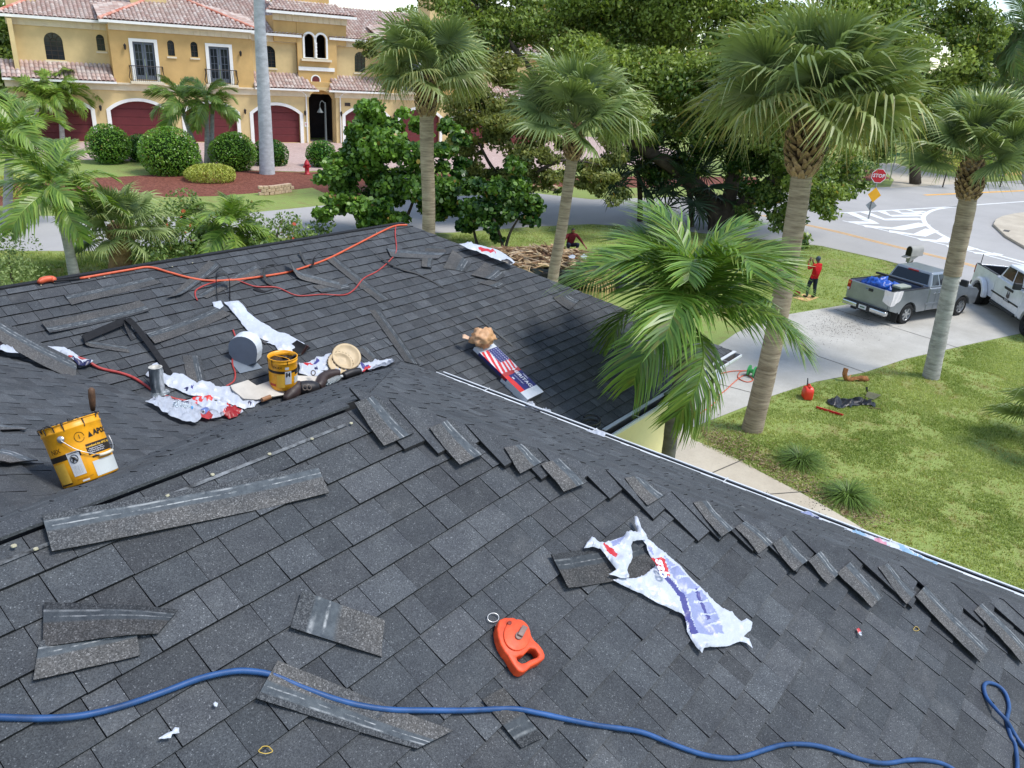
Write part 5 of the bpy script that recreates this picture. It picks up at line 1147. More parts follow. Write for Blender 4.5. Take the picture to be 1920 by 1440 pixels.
def feather_leaf(seed, L=2.2, arch=1.0, nl=50, ll=.66, droop=.65, wid=.03, up=.5):
    R = random.Random(seed); b = MB(); P = []; p = Vector((0, 0, 0)); ang = 0.15; n = 14; P.append(p.copy())
    for i in range(n):
        ang -= arch * 1.5 / n * (0.4 + 1.2 * i / n); p = p + Vector((math.cos(ang), 0, math.sin(ang))) * (L / n); P.append(p.copy())
    b.tube(P, [.028 - .024 * i / n for i in range(n + 1)], 5, col=(.8, .05, 0))
    for k in range(nl):
        s = .16 + .84 * k / (nl - 1); i = min(n - 1, int(s * n)); fr = s * n - i; q = P[i].lerp(P[i + 1], min(1, fr)); t = (P[i + 1] - P[i]).normalized(); nrm = Vector((-t.z, 0, t.x))
        l0 = ll * (math.sin(math.pi * (.12 + .82 * s)) ** .7) * R.uniform(.88, 1.1)
        for sd in (-1, 1):
            d = (t * (.55 + .4 * s) + Vector((0, sd, 0)) * 1.0 + nrm * (up * R.uniform(.4, 1.2))).normalized(); side = t.cross(d).normalized().cross(d).normalized(); tt = min(1, max(0, R.gauss(.4, .22))); pr = None; dp = droop * R.uniform(.5, 1.5)
            for j, u in enumerate((0, .4, .75, 1.0)):
                c = q + d * (l0 * u) + Vector((0, 0, -dp * l0 * u * u)); ww = wid * (.5, 1, .75, .08)[j]; cur = (c - side * ww, c + side * ww)
                if pr: b.quad(pr[0], pr[1], cur[1], cur[0], col=(min(1, tt + .1 * j), .35 * R.random() ** 6, 0))
                pr = cur
    return b
FAN = [fan_leaf(s, droop=.35 + .2 * (s % 3), curlb=.08 + .09 * (s % 3), spread=2.3 + .2 * (s % 3)).mesh('fan_leaf', M_SABAL) for s in range(6)]
FAN_Y = [fan_leaf(s + 50, droop=.8, curlb=.35, brown=.45).mesh('fan_leaf_old', M_SABAL) for s in range(3)]
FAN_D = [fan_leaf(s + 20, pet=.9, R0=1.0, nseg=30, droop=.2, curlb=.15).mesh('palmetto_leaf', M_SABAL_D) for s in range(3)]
FEA = [feather_leaf(s, arch=.8 + .25 * (s % 3)).mesh('feather_leaf', M_PINN) for s in range(6)]
FEA_C = [feather_leaf(s + 30, L=2.5, arch=1.0 + .3 * (s % 3), nl=70, ll=.84, wid=.022, droop=.7, up=.45).mesh('near_feather_leaf', M_PINN_N) for s in range(6)]
FEA_D = [feather_leaf(s + 60, L=2.4, arch=1.1, nl=40, ll=.7, wid=.03).mesh('far_feather_leaf', M_PINN_D) for s in range(4)]
def palm(name, label, base, path, rads, bark, leaves, n, size, el=(85, -25), boots=0, group='palm trees', seed=1, shaft=None, leafname='frond', old=None, twist=0.9, az0=0.0, elbias=1.0):
    """palm > trunk, leaf_bases, crownshaft, one object per frond; path: world points base..crown"""
    R = random.Random(seed); base = Vector(base); t = thing(name, label, 'palm tree', base, group=group); P = [Vector(p) - base for p in path]; C = P[-1]
    cp = catmull(P, 8); rr = list(np.interp(np.linspace(0, 1, len(cp)), np.linspace(0, 1, len(rads)), rads)); b = MB()
    rr = [r * (1 + .05 * noise.noise(Vector((i * .9, seed, 0)))) for i, r in enumerate(rr)]; b.tube(cp, rr, 14, cap=False); b.build('trunk', bark, t, smooth=True)
    ax = (cp[-1] - cp[-4]).normalized()
    if boots:
        b = MB(); q = ax.to_track_quat('Z', 'Y').to_matrix(); r1 = rads[-1]; Hb = boots; nb = 130
        for k in range(nb):
            s = k / nb; a = k * 2.39996 + R.uniform(-.1, .1); z = -Hb * .92 + Hb * s * 1.0; bulge = r1 * (1.0 + .75 * math.sin(math.pi * min(1, .12 + s * .95)) ** .8)
            d = Vector((math.cos(a), math.sin(a), 0)); tn = Vector((-math.sin(a), math.cos(a), 0)); w = .075 * R.uniform(.7, 1.2) * (r1 / .2); h = .16 * R.uniform(.8, 1.35) * (r1 / .2)
            p0 = d * (bulge * .72) + Vector((0, 0, z - .03)); p1 = d * (bulge * 1.12) + Vector((0, 0, z + h * .55)); p2 = d * (bulge * 1.18) + Vector((0, 0, z + h)) + tn * w * R.uniform(-.9, .9)
            th = d * .03; cc = R.uniform(.65, 1.25)
            pts = [p0 - tn * w, p0 + tn * w, p1 + tn * w * .75, p2 + tn * w * .25, p2 - tn * w * .25, p1 - tn * w * .75]; pts = [C + q @ v for v in pts] + [C + q @ (v - th) for v in pts]
            b.add(pts, [(0, 1, 2, 5), (5, 2, 3, 4), (6, 11, 8, 7), (11, 10, 9, 8), (0, 6, 7, 1), (1, 7, 8, 2), (2, 8, 9, 3), (3, 9, 10, 4), (4, 10, 11, 5), (5, 11, 6, 0)], col=(cc, cc, cc))
        o = b.build('leaf_bases', mat('boot_fibre', srgb(158, 132, 104), .85, .3, 18, .2, attr=True, bump=.4, bscale=50), t); o['kind'] = 'stuff'
        b = MB(); b.lathe([(r1 * .8, -Hb), (r1 * 1.35, -Hb * .55), (r1 * 1.3, -Hb * .2), (r1 * .7, .1)], 14, M=Matrix.Translation(C) @ q.to_4x4()); b.build('boot_core', mat('boot_dark', srgb(70, 52, 38), .9, .3, 12), t)
    if shaft:
        b = MB(); b.tube([C - ax * .05, C + ax * shaft * .5, C + ax * shaft], [rads[-1] * 1.15, rads[-1] * 1.1, rads[-1] * .55], 12); b.build('crownshaft', M_SHAFT, t, smooth=True); C = C + ax * shaft * .85
    for k in range(n):
        s = (k + .5) / n; e = el[0] + (el[1] - el[0]) * s ** elbias + R.uniform(-7, 7); a = az0 + k * 2.39996 + R.uniform(-.25, .25); me = R.choice(leaves)
        if old and s > .72: me = R.choice(old)
        sc = size * R.uniform(.88, 1.1) * (.8 + .2 * min(1, s * 3))
        M = Matrix.Translation(C + ax * (.12 * (1 - s))) @ Matrix.Rotation(a, 4, 'Z') @ Matrix.Rotation(-D2R(e), 4, 'Y') @ Matrix.Rotation(R.uniform(-twist, twist), 4, 'X') @ Matrix.Scale(sc, 4)
        place(leafname, me, t, M)
    return t
def seg(base, *px): return [base] + [over(base, u, v) for u, v in px]
SG = 'cabbage palms'
B3 = G(1410, 806); palm('cabbage_palm', 'tallest cabbage palm on the lawn, its crown filling the upper right', B3, seg(B3, (1450, 640), (1485, 450), (1503, 330), (1512, 225)), [.26, .225, .22, .22, .21], M_BK_S, FAN, 48, 1.02, (88, 4), 1.25, SG, 3, old=FAN_Y, elbias=.85)
B4 = G(1745, 708); T4 = palm('cabbage_palm', 'cabbage palm beside the trucks with bark peeled from its lower trunk', B4, seg(B4, (1768, 600), (1795, 470), (1812, 390), (1824, 305)), [.24, .215, .21, .2, .19], M_BK_G, FAN, 36, .86, (88, 2), 1.1, SG, 5)
b = MB(); pp = catmull(seg(B4, (1768, 600), (1795, 470), (1812, 390), (1824, 305)), 8)[13:]; b.tube(pp, [.236 + .02 * noise.noise(Vector((i * .8, 0, 2))) for i in range(len(pp))], 14, cap=False); b.build('bark_sleeve', M_BK_S, T4, world=True, smooth=True)
B1 = at(803, 560, 24.0); B1.z = 0; palm('cabbage_palm', 'cabbage palm rising behind the far ridge end', B1, seg(B1, (804, 400), (801, 300), (800, 215), (803, 150)), [.22, .20, .205, .21, .19], M_BK_S, FAN, 42, .82, (88, 2), 1.1, SG, 7, old=FAN_Y)
B2 = at(1030, 600, 23.0); B2.z = 0; palm('cabbage_palm', 'cabbage palm beside the debris trailer with a round brown boot ball', B2, seg(B2, (1037, 520), (1054, 425), (1068, 330), (1074, 290), (1078, 240)), [.19, .17, .165, .165, .17, .16], M_BK_S, FAN, 42, .90, (88, -2), .95, SG, 9)
BX = at(1251, 866, 10.0); BX.z = 0; palm('christmas_palm', 'bushy feather palm in front of the far roof corner', BX, seg(BX, (1251, 866), (1259, 800), (1274, 710), (1284, 640)), [.13, .10, .095, .09, .08], M_BK_X, FEA_C, 21, .72, (92, -4), 0, 'feather palms', 4, shaft=.35, twist=.5, elbias=1.2)
BL1 = G(140, 520); palm('feather_palm', 'feather palm with a grey trunk behind the far ridge at left', BL1, seg(BL1, (130, 470), (120, 425), (112, 385)), [.19, .16, .15, .13], M_BK_G, FEA, 17, 1.05, (80, -30), 0, 'feather palms', 11, shaft=.5)
BL0 = G(15, 420); palm('feather_palm', 'feather palm at the left edge above the street', BL0, seg(BL0, (15, 360), (18, 300), (22, 280)), [.2, .18, .16, .14], M_BK_G, FEA, 16, 1.1, (80, -25), 0, 'feather palms', 13, shaft=.5)
BL2 = G(436, 478); palm('feather_palm', 'low feather palm standing in the flowering hedge', BL2, seg(BL2, (434, 460), (432, 440)), [.2, .18, .15], M_BK_G, FEA, 18, .92, (82, -35), 0, 'feather palms', 15, shaft=.3)
BL3 = G(226, 506); palm('young_fan_palm', 'young fan palm with a thick brown stump left of the hedge', BL3, seg(BL3, (226, 470), (228, 430)), [.42, .36, .26], M_BOOT, FAN, 24, .8, (80, -20), .6, 'feather palms', 17)
for i, (bp, tp_, n_, lab) in enumerate((((118, 268), (112, 196), 14, 'left'), ((143, 262), (136, 178), 14, 'middle'), ((62, 270), (70, 200), 12, 'far left'))):
    B_ = G(*bp); palm('feather_palm', ('first', 'second', 'leftmost')[i] + ' feather palm before the left garage door of the villa', B_, seg(B_, ((bp[0] + tp_[0]) / 2, (bp[1] + tp_[1]) / 2), tp_), [.2, .16, .14], M_BK_G, FEA, n_, 1.15, (78, -25), 0, 'villa palms', 20 + i, shaft=.6)
for i, (bp, tp_, lab) in enumerate((((378, 312), (343, 210), 'leaning feather palm before the third garage door'), ((388, 312), (388, 205), 'straight feather palm before the third garage door'), ((396, 311), (398, 212), 'slim feather palm twin beside the straight one'))):
    B_ = G(*bp); palm('feather_palm', lab, B_, seg(B_, ((bp[0] + tp_[0]) / 2, (bp[1] + tp_[1]) / 2), tp_), [.19, .15, .13], M_BK_G, FEA, 13 if i < 2 else 6, 1.0, (78, -28), 0, 'villa palms', 30 + i, shaft=.6)
BR1 = G(501, 326); palm('royal_palm', 'smooth grey royal palm trunk in front of the villa', BR1, seg(BR1, (498, 250), (493, 150), (487, 40), (484, -90)), [.5, .42, .38, .33, .30], M_BK_R, FEA_D, 12, 1.3, (70, -10), 0, 'villa palms', 40, shaft=1.2)
for i, (u, v, hv, d) in enumerate(((1880, 320, 88, 95), (1930, 320, 60, 90), (1968, 320, 100, 92))):
    B_ = at(u, v, d); B_.z = 0; palm('coconut_palm', ('middle', 'tall', 'outer')[i] + ' dark coconut palm against the sky at far right', B_, seg(B_, (u - 4, (v + hv) / 2), (u - 8, hv)), [.3, .24, .2], M_BK_G, FEA_D, 18, 1.9, (75, -45), 0, 'coconut palms', 44 + i)
for i, (u, v, hu, hv) in enumerate(((1200, 415, 1196, 318), (1296, 425, 1290, 352))):
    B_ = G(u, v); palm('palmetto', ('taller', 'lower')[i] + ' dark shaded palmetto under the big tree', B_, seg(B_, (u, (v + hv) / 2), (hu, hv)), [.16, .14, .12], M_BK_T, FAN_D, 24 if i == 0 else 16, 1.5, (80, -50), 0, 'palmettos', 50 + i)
BE = G(1985, 850); palm('young_fan_palm', 'fan palm leaf poking in at the right edge', BE, [BE, BE + Vector((0, 0, .5)), BE + Vector((0, 0, .9))], [.15, .13, .1], M_BOOT, FAN, 12, .75, (75, -10), 0, 'feather palms', 60)

# ---- leafy crowns: many small folded leaves around clumps
def leaf_cloud(clumps, per_m2, size, seed, round_=False, shell=.55, tone=(.15, .75), lump=.35, ups=.35):
    rg = np.random.default_rng(seed); Vs = []; Cs = []
    for (c, r, sz, ct) in clumps:
        n = int(4 * math.pi * r * r * per_m2)
        d = rg.normal(size=(n, 3)); d /= np.linalg.norm(d, axis=1)[:, None]
        k = rg.normal(size=(7, 3)) * 2.2 / 1.0; ph = rg.uniform(0, 6, 7)
        lum = np.sin(d @ k.T + ph).sum(1) / 7 * lump * 1.6
        rad = r * (1 - shell * rg.random(n) ** 2.2) * (1 + lum)
        p = d * rad[:, None]; p[:, 2] *= sz; p += np.array(c)
        a = rg.normal(size=(n, 3)); a[:, 2] -= .25; a /= np.linalg.norm(a, axis=1)[:, None]
        nn = d * .5 + rg.normal(size=(n, 3)) * .6; nn[:, 2] += ups + .3; s = np.cross(a, nn); s /= np.linalg.norm(s, axis=1)[:, None] + 1e-9
        L = size * rg.uniform(.7, 1.35, n)[:, None]; w = L * (.5 if round_ else .27)
        q = np.stack([p - a * L * .5, p - a * L * .05 + s * w, p + a * L * .5, p - a * L * .05 - s * w], 1)
        if round_: q = np.stack([p - a * L * .5 - s * w * .55, p - a * L * .5 + s * w * .55, p + s * w, p + a * L * .5 + s * w * .5, p + a * L * .5 - s * w * .5, p - s * w], 1)
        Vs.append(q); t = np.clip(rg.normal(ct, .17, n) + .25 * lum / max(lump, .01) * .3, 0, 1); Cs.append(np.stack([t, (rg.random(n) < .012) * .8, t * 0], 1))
    return np.concatenate(Vs), np.concatenate(Cs)
def fast_leaves(name, q, c, m, parent):
    n, k, _ = q.shape; me = bpy.data.meshes.new(name); me.vertices.add(n * k); me.vertices.foreach_set('co', q.reshape(-1).astype(np.float32))
    me.loops.add(n * k); me.loops.foreach_set('vertex_index', np.arange(n * k, dtype=np.int32)); me.polygons.add(n); me.polygons.foreach_set('loop_start', np.arange(0, n * k, k, dtype=np.int32))
    me.update(calc_edges=True); ca = me.color_attributes.new('Col', 'FLOAT_COLOR', 'CORNER'); col = np.ones((n, k, 4), np.float32); col[:, :, :3] = c[:, None, :]; ca.data.foreach_set('color', col.ravel()); me.materials.append(m)
    if parent is not None: me.transform(WM[parent.name])
    o = bpy.data.objects.new(name, me); COL.objects.link(o); o.parent = parent; return o
def clumps_px(L):
    out = []
    for e in L:
        u, v, r, d = e[:4]; c = at(u, v, d); s = r * (c - Vector((0, 0, CAMZ))).length / FPX; out.append((tuple(c), s, e[4] if len(e) > 4 else .85, e[5] if len(e) > 5 else .4))
    return out
def split(cl, k, seed, f=.42):
    R = random.Random(seed); out = []
    for c, r, sz, ct in cl:
        for i in range(k):
            d = Vector((R.gauss(0, 1), R.gauss(0, 1), R.gauss(.15, 1))).normalized() * r * R.uniform(.45, .95); out.append((tuple(Vector(c) + Vector((d.x, d.y, d.z * sz))), r * f * R.uniform(.7, 1.3), R.uniform(.5, .75), min(1, max(0, ct + R.gauss(0, .14) + .16 * d.z / r))))  # leaf tone rises with height: sunlit clump tops put into the colour
    return out
def tree(name, label, cat, base, clumps, m, per, size, seed, limbs=(), group='trees', round_=False, bark=None, crown='crown', sub=0, **kw):
    t = thing(name, label, cat, base, group=group); cl = clumps_px(clumps); cl = split(cl, sub, seed) if sub else cl; q, c = leaf_cloud(cl, per, size, seed, round_, **kw); fast_leaves(crown, q, c, m, t)
    for nm, pts, r in limbs:
        P = catmull(pts, 6); rr = list(np.interp(np.linspace(0, 1, len(P)), np.linspace(0, 1, len(r)), r)); b = MB(); b.tube(P, rr, 9); b.build(nm, bark or M_BK_T, t, world=True, smooth=True)
    return t
M_FIC = leafmat('ficus_leaf', srgb(46, 78, 30), srgb(158, 174, 84), .4, .3, .4); M_OLI = leafmat('olive_leaf', srgb(66, 84, 40), srgb(166, 168, 90), .5, .3, .3); M_SEA = leafmat('sea_grape_leaf', srgb(32, 68, 27), srgb(126, 164, 64), .38, .22, .4)
M_HED = leafmat('hedge_leaf', srgb(46, 100, 26), srgb(146, 186, 66), .35, .22, .45); M_YSH = leafmat('yellow_shrub_leaf', srgb(120, 140, 50), srgb(206, 206, 104), .5, .25, .3); M_HIB = leafmat('hibiscus_leaf', srgb(56, 88, 42), srgb(150, 170, 96), .4, .28, .4); M_FEAT = leafmat('feathery_leaf', srgb(92, 116, 66), srgb(170, 184, 126), .55, .3, .25)
BT = G(1350, 434); dT = 44
L_ = lambda *px: [at(u, v, d) for u, v, d in px]
tree('ficus_tree', 'huge spreading ficus tree over the street corner', 'tree', BT, [(880, 10, 100, 46, .85, .35), (960, 40, 105, 47, .85, .45), (1060, 30, 110, 46), (1180, 40, 120, 45, .85, .5), (1300, 20, 120, 46), (1420, 60, 110, 46), (1540, 40, 120, 47), (1130, 130, 80, 43, .85, .6), (1230, 150, 85, 42, .85, .5), (1330, 150, 80, 42), (1430, 180, 80, 42), (1340, 240, 60, 43, .8, .25), (1250, 240, 55, 43, .8, .35), (1480, 270, 70, 42, .8, .35), (1560, 200, 80, 43), (1180, 220, 55, 41, .9, .65), (1520, 350, 60, 40, .9, .45), (1450, 360, 50, 42, .8, .25), (1560, 380, 36, 39, .9, .5), (1480, 410, 34, 40, .9, .35), (1540, 290, 60, 42), (1400, 300, 50, 44, .8, .2), (1410, 400, 30, 42, .8, .2), (1600, 110, 100, 47, .85, .5), (1585, 330, 42, 42, .9, .4), (1505, 452, 16, 36, .8, .3), (1100, 325, 34, 41, .8, .2), (1230, 325, 36, 44, .8, .12), (1290, 295, 40, 44, .8, .15), (1385, 365, 34, 45, .8, .12), (1060, 345, 26, 42, .8, .3), (1425, 290, 50, 43, .8, .2)], M_FIC, 42, .22, 1,  # low tones on inner and lower clumps paint in the canopy's shade
     [('trunk', [BT] + L_((1345, 400, dT), (1320, 365, dT), (1290, 335, dT), (1240, 300, 43), (1180, 262, 42), (1120, 230, 42), (1040, 190, 43)), [.66, .56, .46, .4, .33, .26, .18, .1]), ('limb', [BT] + L_((1362, 390, dT), (1375, 330, dT), (1370, 250, 45), (1350, 120, 46)), [.5, .42, .35, .28, .12]), ('limb', [BT] + L_((1380, 400, dT), (1440, 345, 43), (1520, 300, 42), (1590, 240, 43)), [.6, .45, .35, .25, .1]), ('limb', L_((1040, 190, 43), (980, 110, 44), (930, 50, 45), (880, 0, 46)), [.16, .14, .12, .08]), ('limb', L_((1370, 250, 45), (1450, 150, 45), (1540, 60, 46)), [.3, .2, .1])], shell=.8, sub=12)
BO = G(965, 408)
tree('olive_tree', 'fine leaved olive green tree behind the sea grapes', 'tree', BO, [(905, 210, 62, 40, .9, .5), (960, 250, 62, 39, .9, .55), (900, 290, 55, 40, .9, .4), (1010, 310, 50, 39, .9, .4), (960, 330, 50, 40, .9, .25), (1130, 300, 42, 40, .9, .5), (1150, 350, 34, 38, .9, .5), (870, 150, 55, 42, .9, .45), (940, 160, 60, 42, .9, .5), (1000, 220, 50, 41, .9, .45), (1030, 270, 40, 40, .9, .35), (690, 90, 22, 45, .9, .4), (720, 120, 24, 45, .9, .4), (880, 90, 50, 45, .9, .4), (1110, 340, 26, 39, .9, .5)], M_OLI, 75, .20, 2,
     [('trunk', [BO] + L_((962, 370, 40), (958, 300, 40), (950, 220, 41)), [.22, .18, .12, .06]), ('limb', L_((962, 360, 40), (920, 310, 40), (890, 250, 40)), [.12, .09, .04]), ('limb', L_((960, 350, 40), (1010, 320, 39), (1060, 300, 39), (1130, 310, 39)), [.12, .09, .07, .03]), ('limb', L_((945, 120, 43), (880, 105, 44), (800, 100, 45), (720, 110, 45)), [.12, .1, .07, .03])], shell=.9, ups=.1, sub=9)
BS = G(745, 446)
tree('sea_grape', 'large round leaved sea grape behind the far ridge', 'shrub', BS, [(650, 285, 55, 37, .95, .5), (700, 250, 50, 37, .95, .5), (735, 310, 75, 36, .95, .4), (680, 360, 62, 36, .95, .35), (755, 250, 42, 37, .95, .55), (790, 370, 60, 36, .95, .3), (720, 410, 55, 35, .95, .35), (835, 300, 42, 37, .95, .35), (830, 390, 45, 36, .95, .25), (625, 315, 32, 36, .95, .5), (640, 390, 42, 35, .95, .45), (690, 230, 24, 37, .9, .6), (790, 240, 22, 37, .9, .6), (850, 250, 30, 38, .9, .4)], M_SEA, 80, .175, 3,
     [('stem', [BS] + L_((735, 390, 36), (715, 320, 36), (700, 260, 37)), [.12, .09, .06, .03]), ('stem', [BS] + L_((770, 390, 36), (790, 330, 36)), [.1, .07, .03])], 'sea grapes', True, shell=.85, sub=8)
BS2 = G(945, 484)
tree('sea_grape', 'smaller dark sea grape with bare stems beside the debris pile', 'shrub', BS2, [(925, 370, 52, 34, .9, .22), (895, 410, 42, 34, .9, .22), (975, 400, 38, 33, .9, .25), (880, 365, 40, 35, .9, .28), (955, 335, 40, 35, .9, .3), (1003, 378, 13, 33, .8, .35), (915, 430, 30, 33, .8, .2)], M_SEA, 80, .165, 4,
     [('stem', [BS2] + L_((940, 450, 33), (925, 410, 33), (900, 380, 34)), [.09, .07, .05, .02]), ('stem', [BS2 + Vector((.1, .1, 0))] + L_((955, 440, 33), (975, 405, 33)), [.08, .06, .03]), ('stem', [BS2 + Vector((-.9, .5, 0))] + L_((890, 440, 34), (885, 400, 34)), [.08, .06, .03])], 'sea grapes', True, shell=.85, sub=8)
BR_t = at(1720, 330, 78); BR_t.z = 0
tree('shade_tree', 'bright green shade tree beyond the far driveway', 'tree', BR_t, [(1640, 60, 75, 78, .9, .4), (1730, 40, 80, 78, .9, .5), (1800, 50, 55, 77, .9, .55), (1690, 130, 60, 76, .9, .5), (1770, 140, 55, 76, .9, .55), (1840, 85, 36, 76, .9, .5), (1640, 170, 55, 77, .9, .35), (1700, 220, 50, 74, .9, .6), (1660, 260, 40, 74, .9, .5), (1830, 140, 34, 76, .8, .5), (1780, 210, 30, 76, .8, .5)], M_FIC, 22, .34, 5, [('trunk', [BR_t] + L_((1716, 260, 78), (1725, 160, 78), (1730, 70, 78)), [.5, .4, .3, .12])], shell=.85, sub=9)
BV = at(10, 240, 92); BV.z = 0
tree('shade_tree', 'dark green tree behind the left end of the villa', 'tree', BV, [(-30, 60, 60, 95), (8, 60, 30, 96), (-5, 130, 45, 94), (-40, 180, 60, 92), (10, 190, 30, 92, .9, .2)], M_FIC, 16, .5, 6, [('trunk', [BV] + L_((5, 180, 94), (0, 100, 95)), [.5, .4, .2])])
def shrub(name, label, u, v, rx, dist, sz, m, per, size, seed, group, ct=.45, rnd=False, lump=.12):
    B_ = at(u, v, dist); g0 = Vector((B_.x, B_.y, 0)); return tree(name, label, 'shrub', g0, [(u, v, rx, dist, sz, ct)], m, per, size, seed, [('stem', [g0, g0.lerp(B_, .5), B_], [.06, .05, .03])], group, rnd, crown='foliage', shell=.3, lump=lump)
M_CORE = mat('dark_core', srgb(34, 56, 22), .9, .3, 9, .1)  # solid core added in hedge balls, coloured dark for shade between leaves
HG = 'clipped round hedges of the villa'
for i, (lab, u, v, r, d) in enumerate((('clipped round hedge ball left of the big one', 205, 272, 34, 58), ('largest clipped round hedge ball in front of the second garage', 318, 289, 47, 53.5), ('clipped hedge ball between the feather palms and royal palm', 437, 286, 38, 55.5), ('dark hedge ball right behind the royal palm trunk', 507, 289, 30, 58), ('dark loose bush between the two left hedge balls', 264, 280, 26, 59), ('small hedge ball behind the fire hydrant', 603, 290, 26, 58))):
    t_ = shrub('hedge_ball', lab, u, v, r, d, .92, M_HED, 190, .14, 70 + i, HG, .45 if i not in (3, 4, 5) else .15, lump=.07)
    c_ = at(u, v, d); k_ = .8 * r * (c_ - Vector((0, 0, CAMZ))).length / FPX; blob('dark_core', c_, k_, k_, k_ * .92, M_CORE, t_, 1, .05)
shrub('low_shrub', 'low yellow green shrub below the royal palm', 392, 326, 44, 51, .36, M_YSH, 120, .14, 80, 'low yellow shrubs'); shrub('low_shrub', 'low yellow green shrub at the left edge', 25, 348, 34, 46, .5, M_YSH, 60, .13, 81, 'low yellow shrubs')
shrub('low_shrub', 'yellow green shrub beyond the mulch under the olive tree', 1040, 322, 22, 56, .7, M_YSH, 40, .14, 82, 'low yellow shrubs'); shrub('low_shrub', 'yellow green shrub behind the right cabbage palm', 1780, 305, 26, 78, .5, M_YSH, 40, .16, 83, 'low yellow shrubs'); shrub('low_shrub', 'green shrub mass at the far right mulch', 1890, 300, 36, 84, .5, M_HED, 24, .2, 84, 'low yellow shrubs'); shrub('low_shrub', 'dark shrub behind the stop sign', 1622, 312, 26, 78, .6, M_HED, 24, .2, 85, 'low yellow shrubs', .2)
BH = G(430, 470)
hb = tree('hibiscus_hedge', 'loose flowering hedge behind the far ridge', 'hedge', BH, [(250, 440, 40, 32, .9, .4), (300, 415, 38, 33, .9, .45), (330, 460, 38, 31, .9, .4), (350, 390, 34, 34, .9, .45), (380, 440, 32, 32, .9, .35), (490, 435, 34, 33, .9, .45), (540, 425, 30, 34, .9, .5), (570, 445, 28, 33, .9, .45), (600, 430, 24, 35, .9, .4), (500, 470, 30, 31, .9, .35), (280, 480, 30, 30, .9, .35), (460, 400, 24, 35, .9, .4)], M_HIB, 70, .16, 9,
          [('stem', [G(300, 500)] + L_((300, 450, 32), (310, 410, 33)), [.05, .04, .02]), ('stem', [G(520, 480)] + L_((520, 440, 33), (530, 410, 34)), [.05, .04, .02])], 'hedges', shell=.9, crown='foliage')
q, c = leaf_cloud(clumps_px([(330, 430, 45, 32), (310, 400, 30, 33), (540, 440, 40, 33)]), .9, .12, 10, True); fast_leaves('blossoms', q, c * 0 + np.array([.5, 0, 0]), mat('blossom_red', srgb(176, 70, 46), .6), hb)
BF = G(25, 545)
tree('feathery_bush', 'pale feathery bush at the left edge behind the ridge', 'shrub', BF, [(20, 475, 42, 29, .95, .5), (45, 510, 32, 28.5, .9, .45), (0, 520, 45, 28, .9, .4), (5, 450, 26, 29, .9, .6)], M_FEAT, 60, .10, 11, [('stem', [BF] + L_((20, 510, 29), (15, 470, 29)), [.05, .04, .02])], 'hedges', shell=.9, crown='foliage')
M_TUFT = leafmat('tuft_blade', srgb(40, 74, 28), srgb(104, 140, 62), .45, .2, .35)
# tufts of border grass beside the walkway
def tuft(label, u, v, n, h, seed):
    R = random.Random(seed); P = G(u, v); t = thing('grass_tuft', label, 'grass tuft', P, group='border grass tufts'); b = MB()
    for k in range(n):
        a = R.uniform(0, 6.28); L = h * R.uniform(.7, 1.25); e = R.uniform(.5, 1.35); pr = None; d = Vector((math.cos(a), math.sin(a), 0)); s = Vector((-d.y, d.x, 0)); o = d * R.uniform(0, .10); tt = R.uniform(.1, .9)
        for i, f in enumerate((0, .35, .7, 1)):
            q = o + d * (L * f * math.cos(e) + .35 * L * f * f) + Vector((0, 0, L * f * math.sin(e) - .55 * L * f * f)); w = .008 * (1, 1, .7, .1)[i]
            if pr: b.quad(pr[0], pr[1], q + s * w, q - s * w, col=(min(1, tt + .1 * i), .1, 0))
            pr = (q - s * w, q + s * w)
    b.build('blades', M_TUFT, t)
tuft('dark green grass tuft nearest the thick palm trunk', 1500, 868, 420, .62, 1); tuft('dark green grass tuft beside the bend of the walkway', 1588, 935, 460, .62, 2)
# far belt of trees along the horizon
R_ = random.Random(8); cl = []
for k in range(64): 
    u = -250 + k * 38 + R_.uniform(-15, 15); hz = 44 + .069 * u; d = R_.uniform(115, 150); cl.append((u, hz + R_.uniform(-6, 22) - (26 if 650 < u < 1650 else 0), R_.uniform(34, 56), d, .8, R_.uniform(.15, .5)))
q, c = leaf_cloud(clumps_px(cl), 4.5, .8, 12, shell=.4); o = fast_leaves('far_tree_belt', q, c, M_FIC, None); tag(o, 'distant belt of trees along the horizon', 'trees', kind='stuff')
# ================================================================ the villa across the street
VP0 = G(520, 268); _r = ray(3500, 285); VANG = math.atan2(_r[1], _r[0])
villa = thing('villa', 'yellow two-storey villa with red garage doors and tiled roofs across the street', 'building', VP0, VANG)
M_VY = mat('villa_stucco', srgb(214, 190, 140), .9, .09, .7, .2); M_VO = mat('villa_stucco_deep', srgb(202, 168, 112), .9, .09, .7, .2); M_VC = mat('villa_cream', srgb(222, 210, 184), .8, .06, 2); M_VWH = mat('villa_white', srgb(238, 238, 234), .6, .04, 2)
M_GAR = mat('garage_red', srgb(104, 42, 46), .55, .08, 3, .4); M_FR = mat('window_bronze', srgb(58, 48, 42), .5, .1, 9); M_DRG = mat('door_grey', srgb(92, 100, 112), .5, .06, 6); M_RAIL = mat('black_rail', srgb(36, 34, 36), .5, .1, 9); M_DK = mat('dark_interior', srgb(38, 36, 40), .8, .2, 2)
def m_glass(name, c):
    g = NG(name); p = g.pr(.08, .6); g.l(g.ramp(g.noise(1.4, 3), (.35, tuple(x * .5 for x in c)), (.7, c)), p.inputs[0]); return g.m
M_GLS = m_glass('dark_glass', srgb(46, 52, 58))
def m_tile():
    g = NG('roof_tile'); p = g.pr(.8, .25); n = g.noise(3, 4, .7); c = g.mix(1.0, g.attr(), g.ramp(n, (.3, (.8, .78, .76)), (.7, (1.08, 1.08, 1.06))), 'MULTIPLY'); g.l(c, p.inputs[0]); return g.m
M_TILE = m_tile()
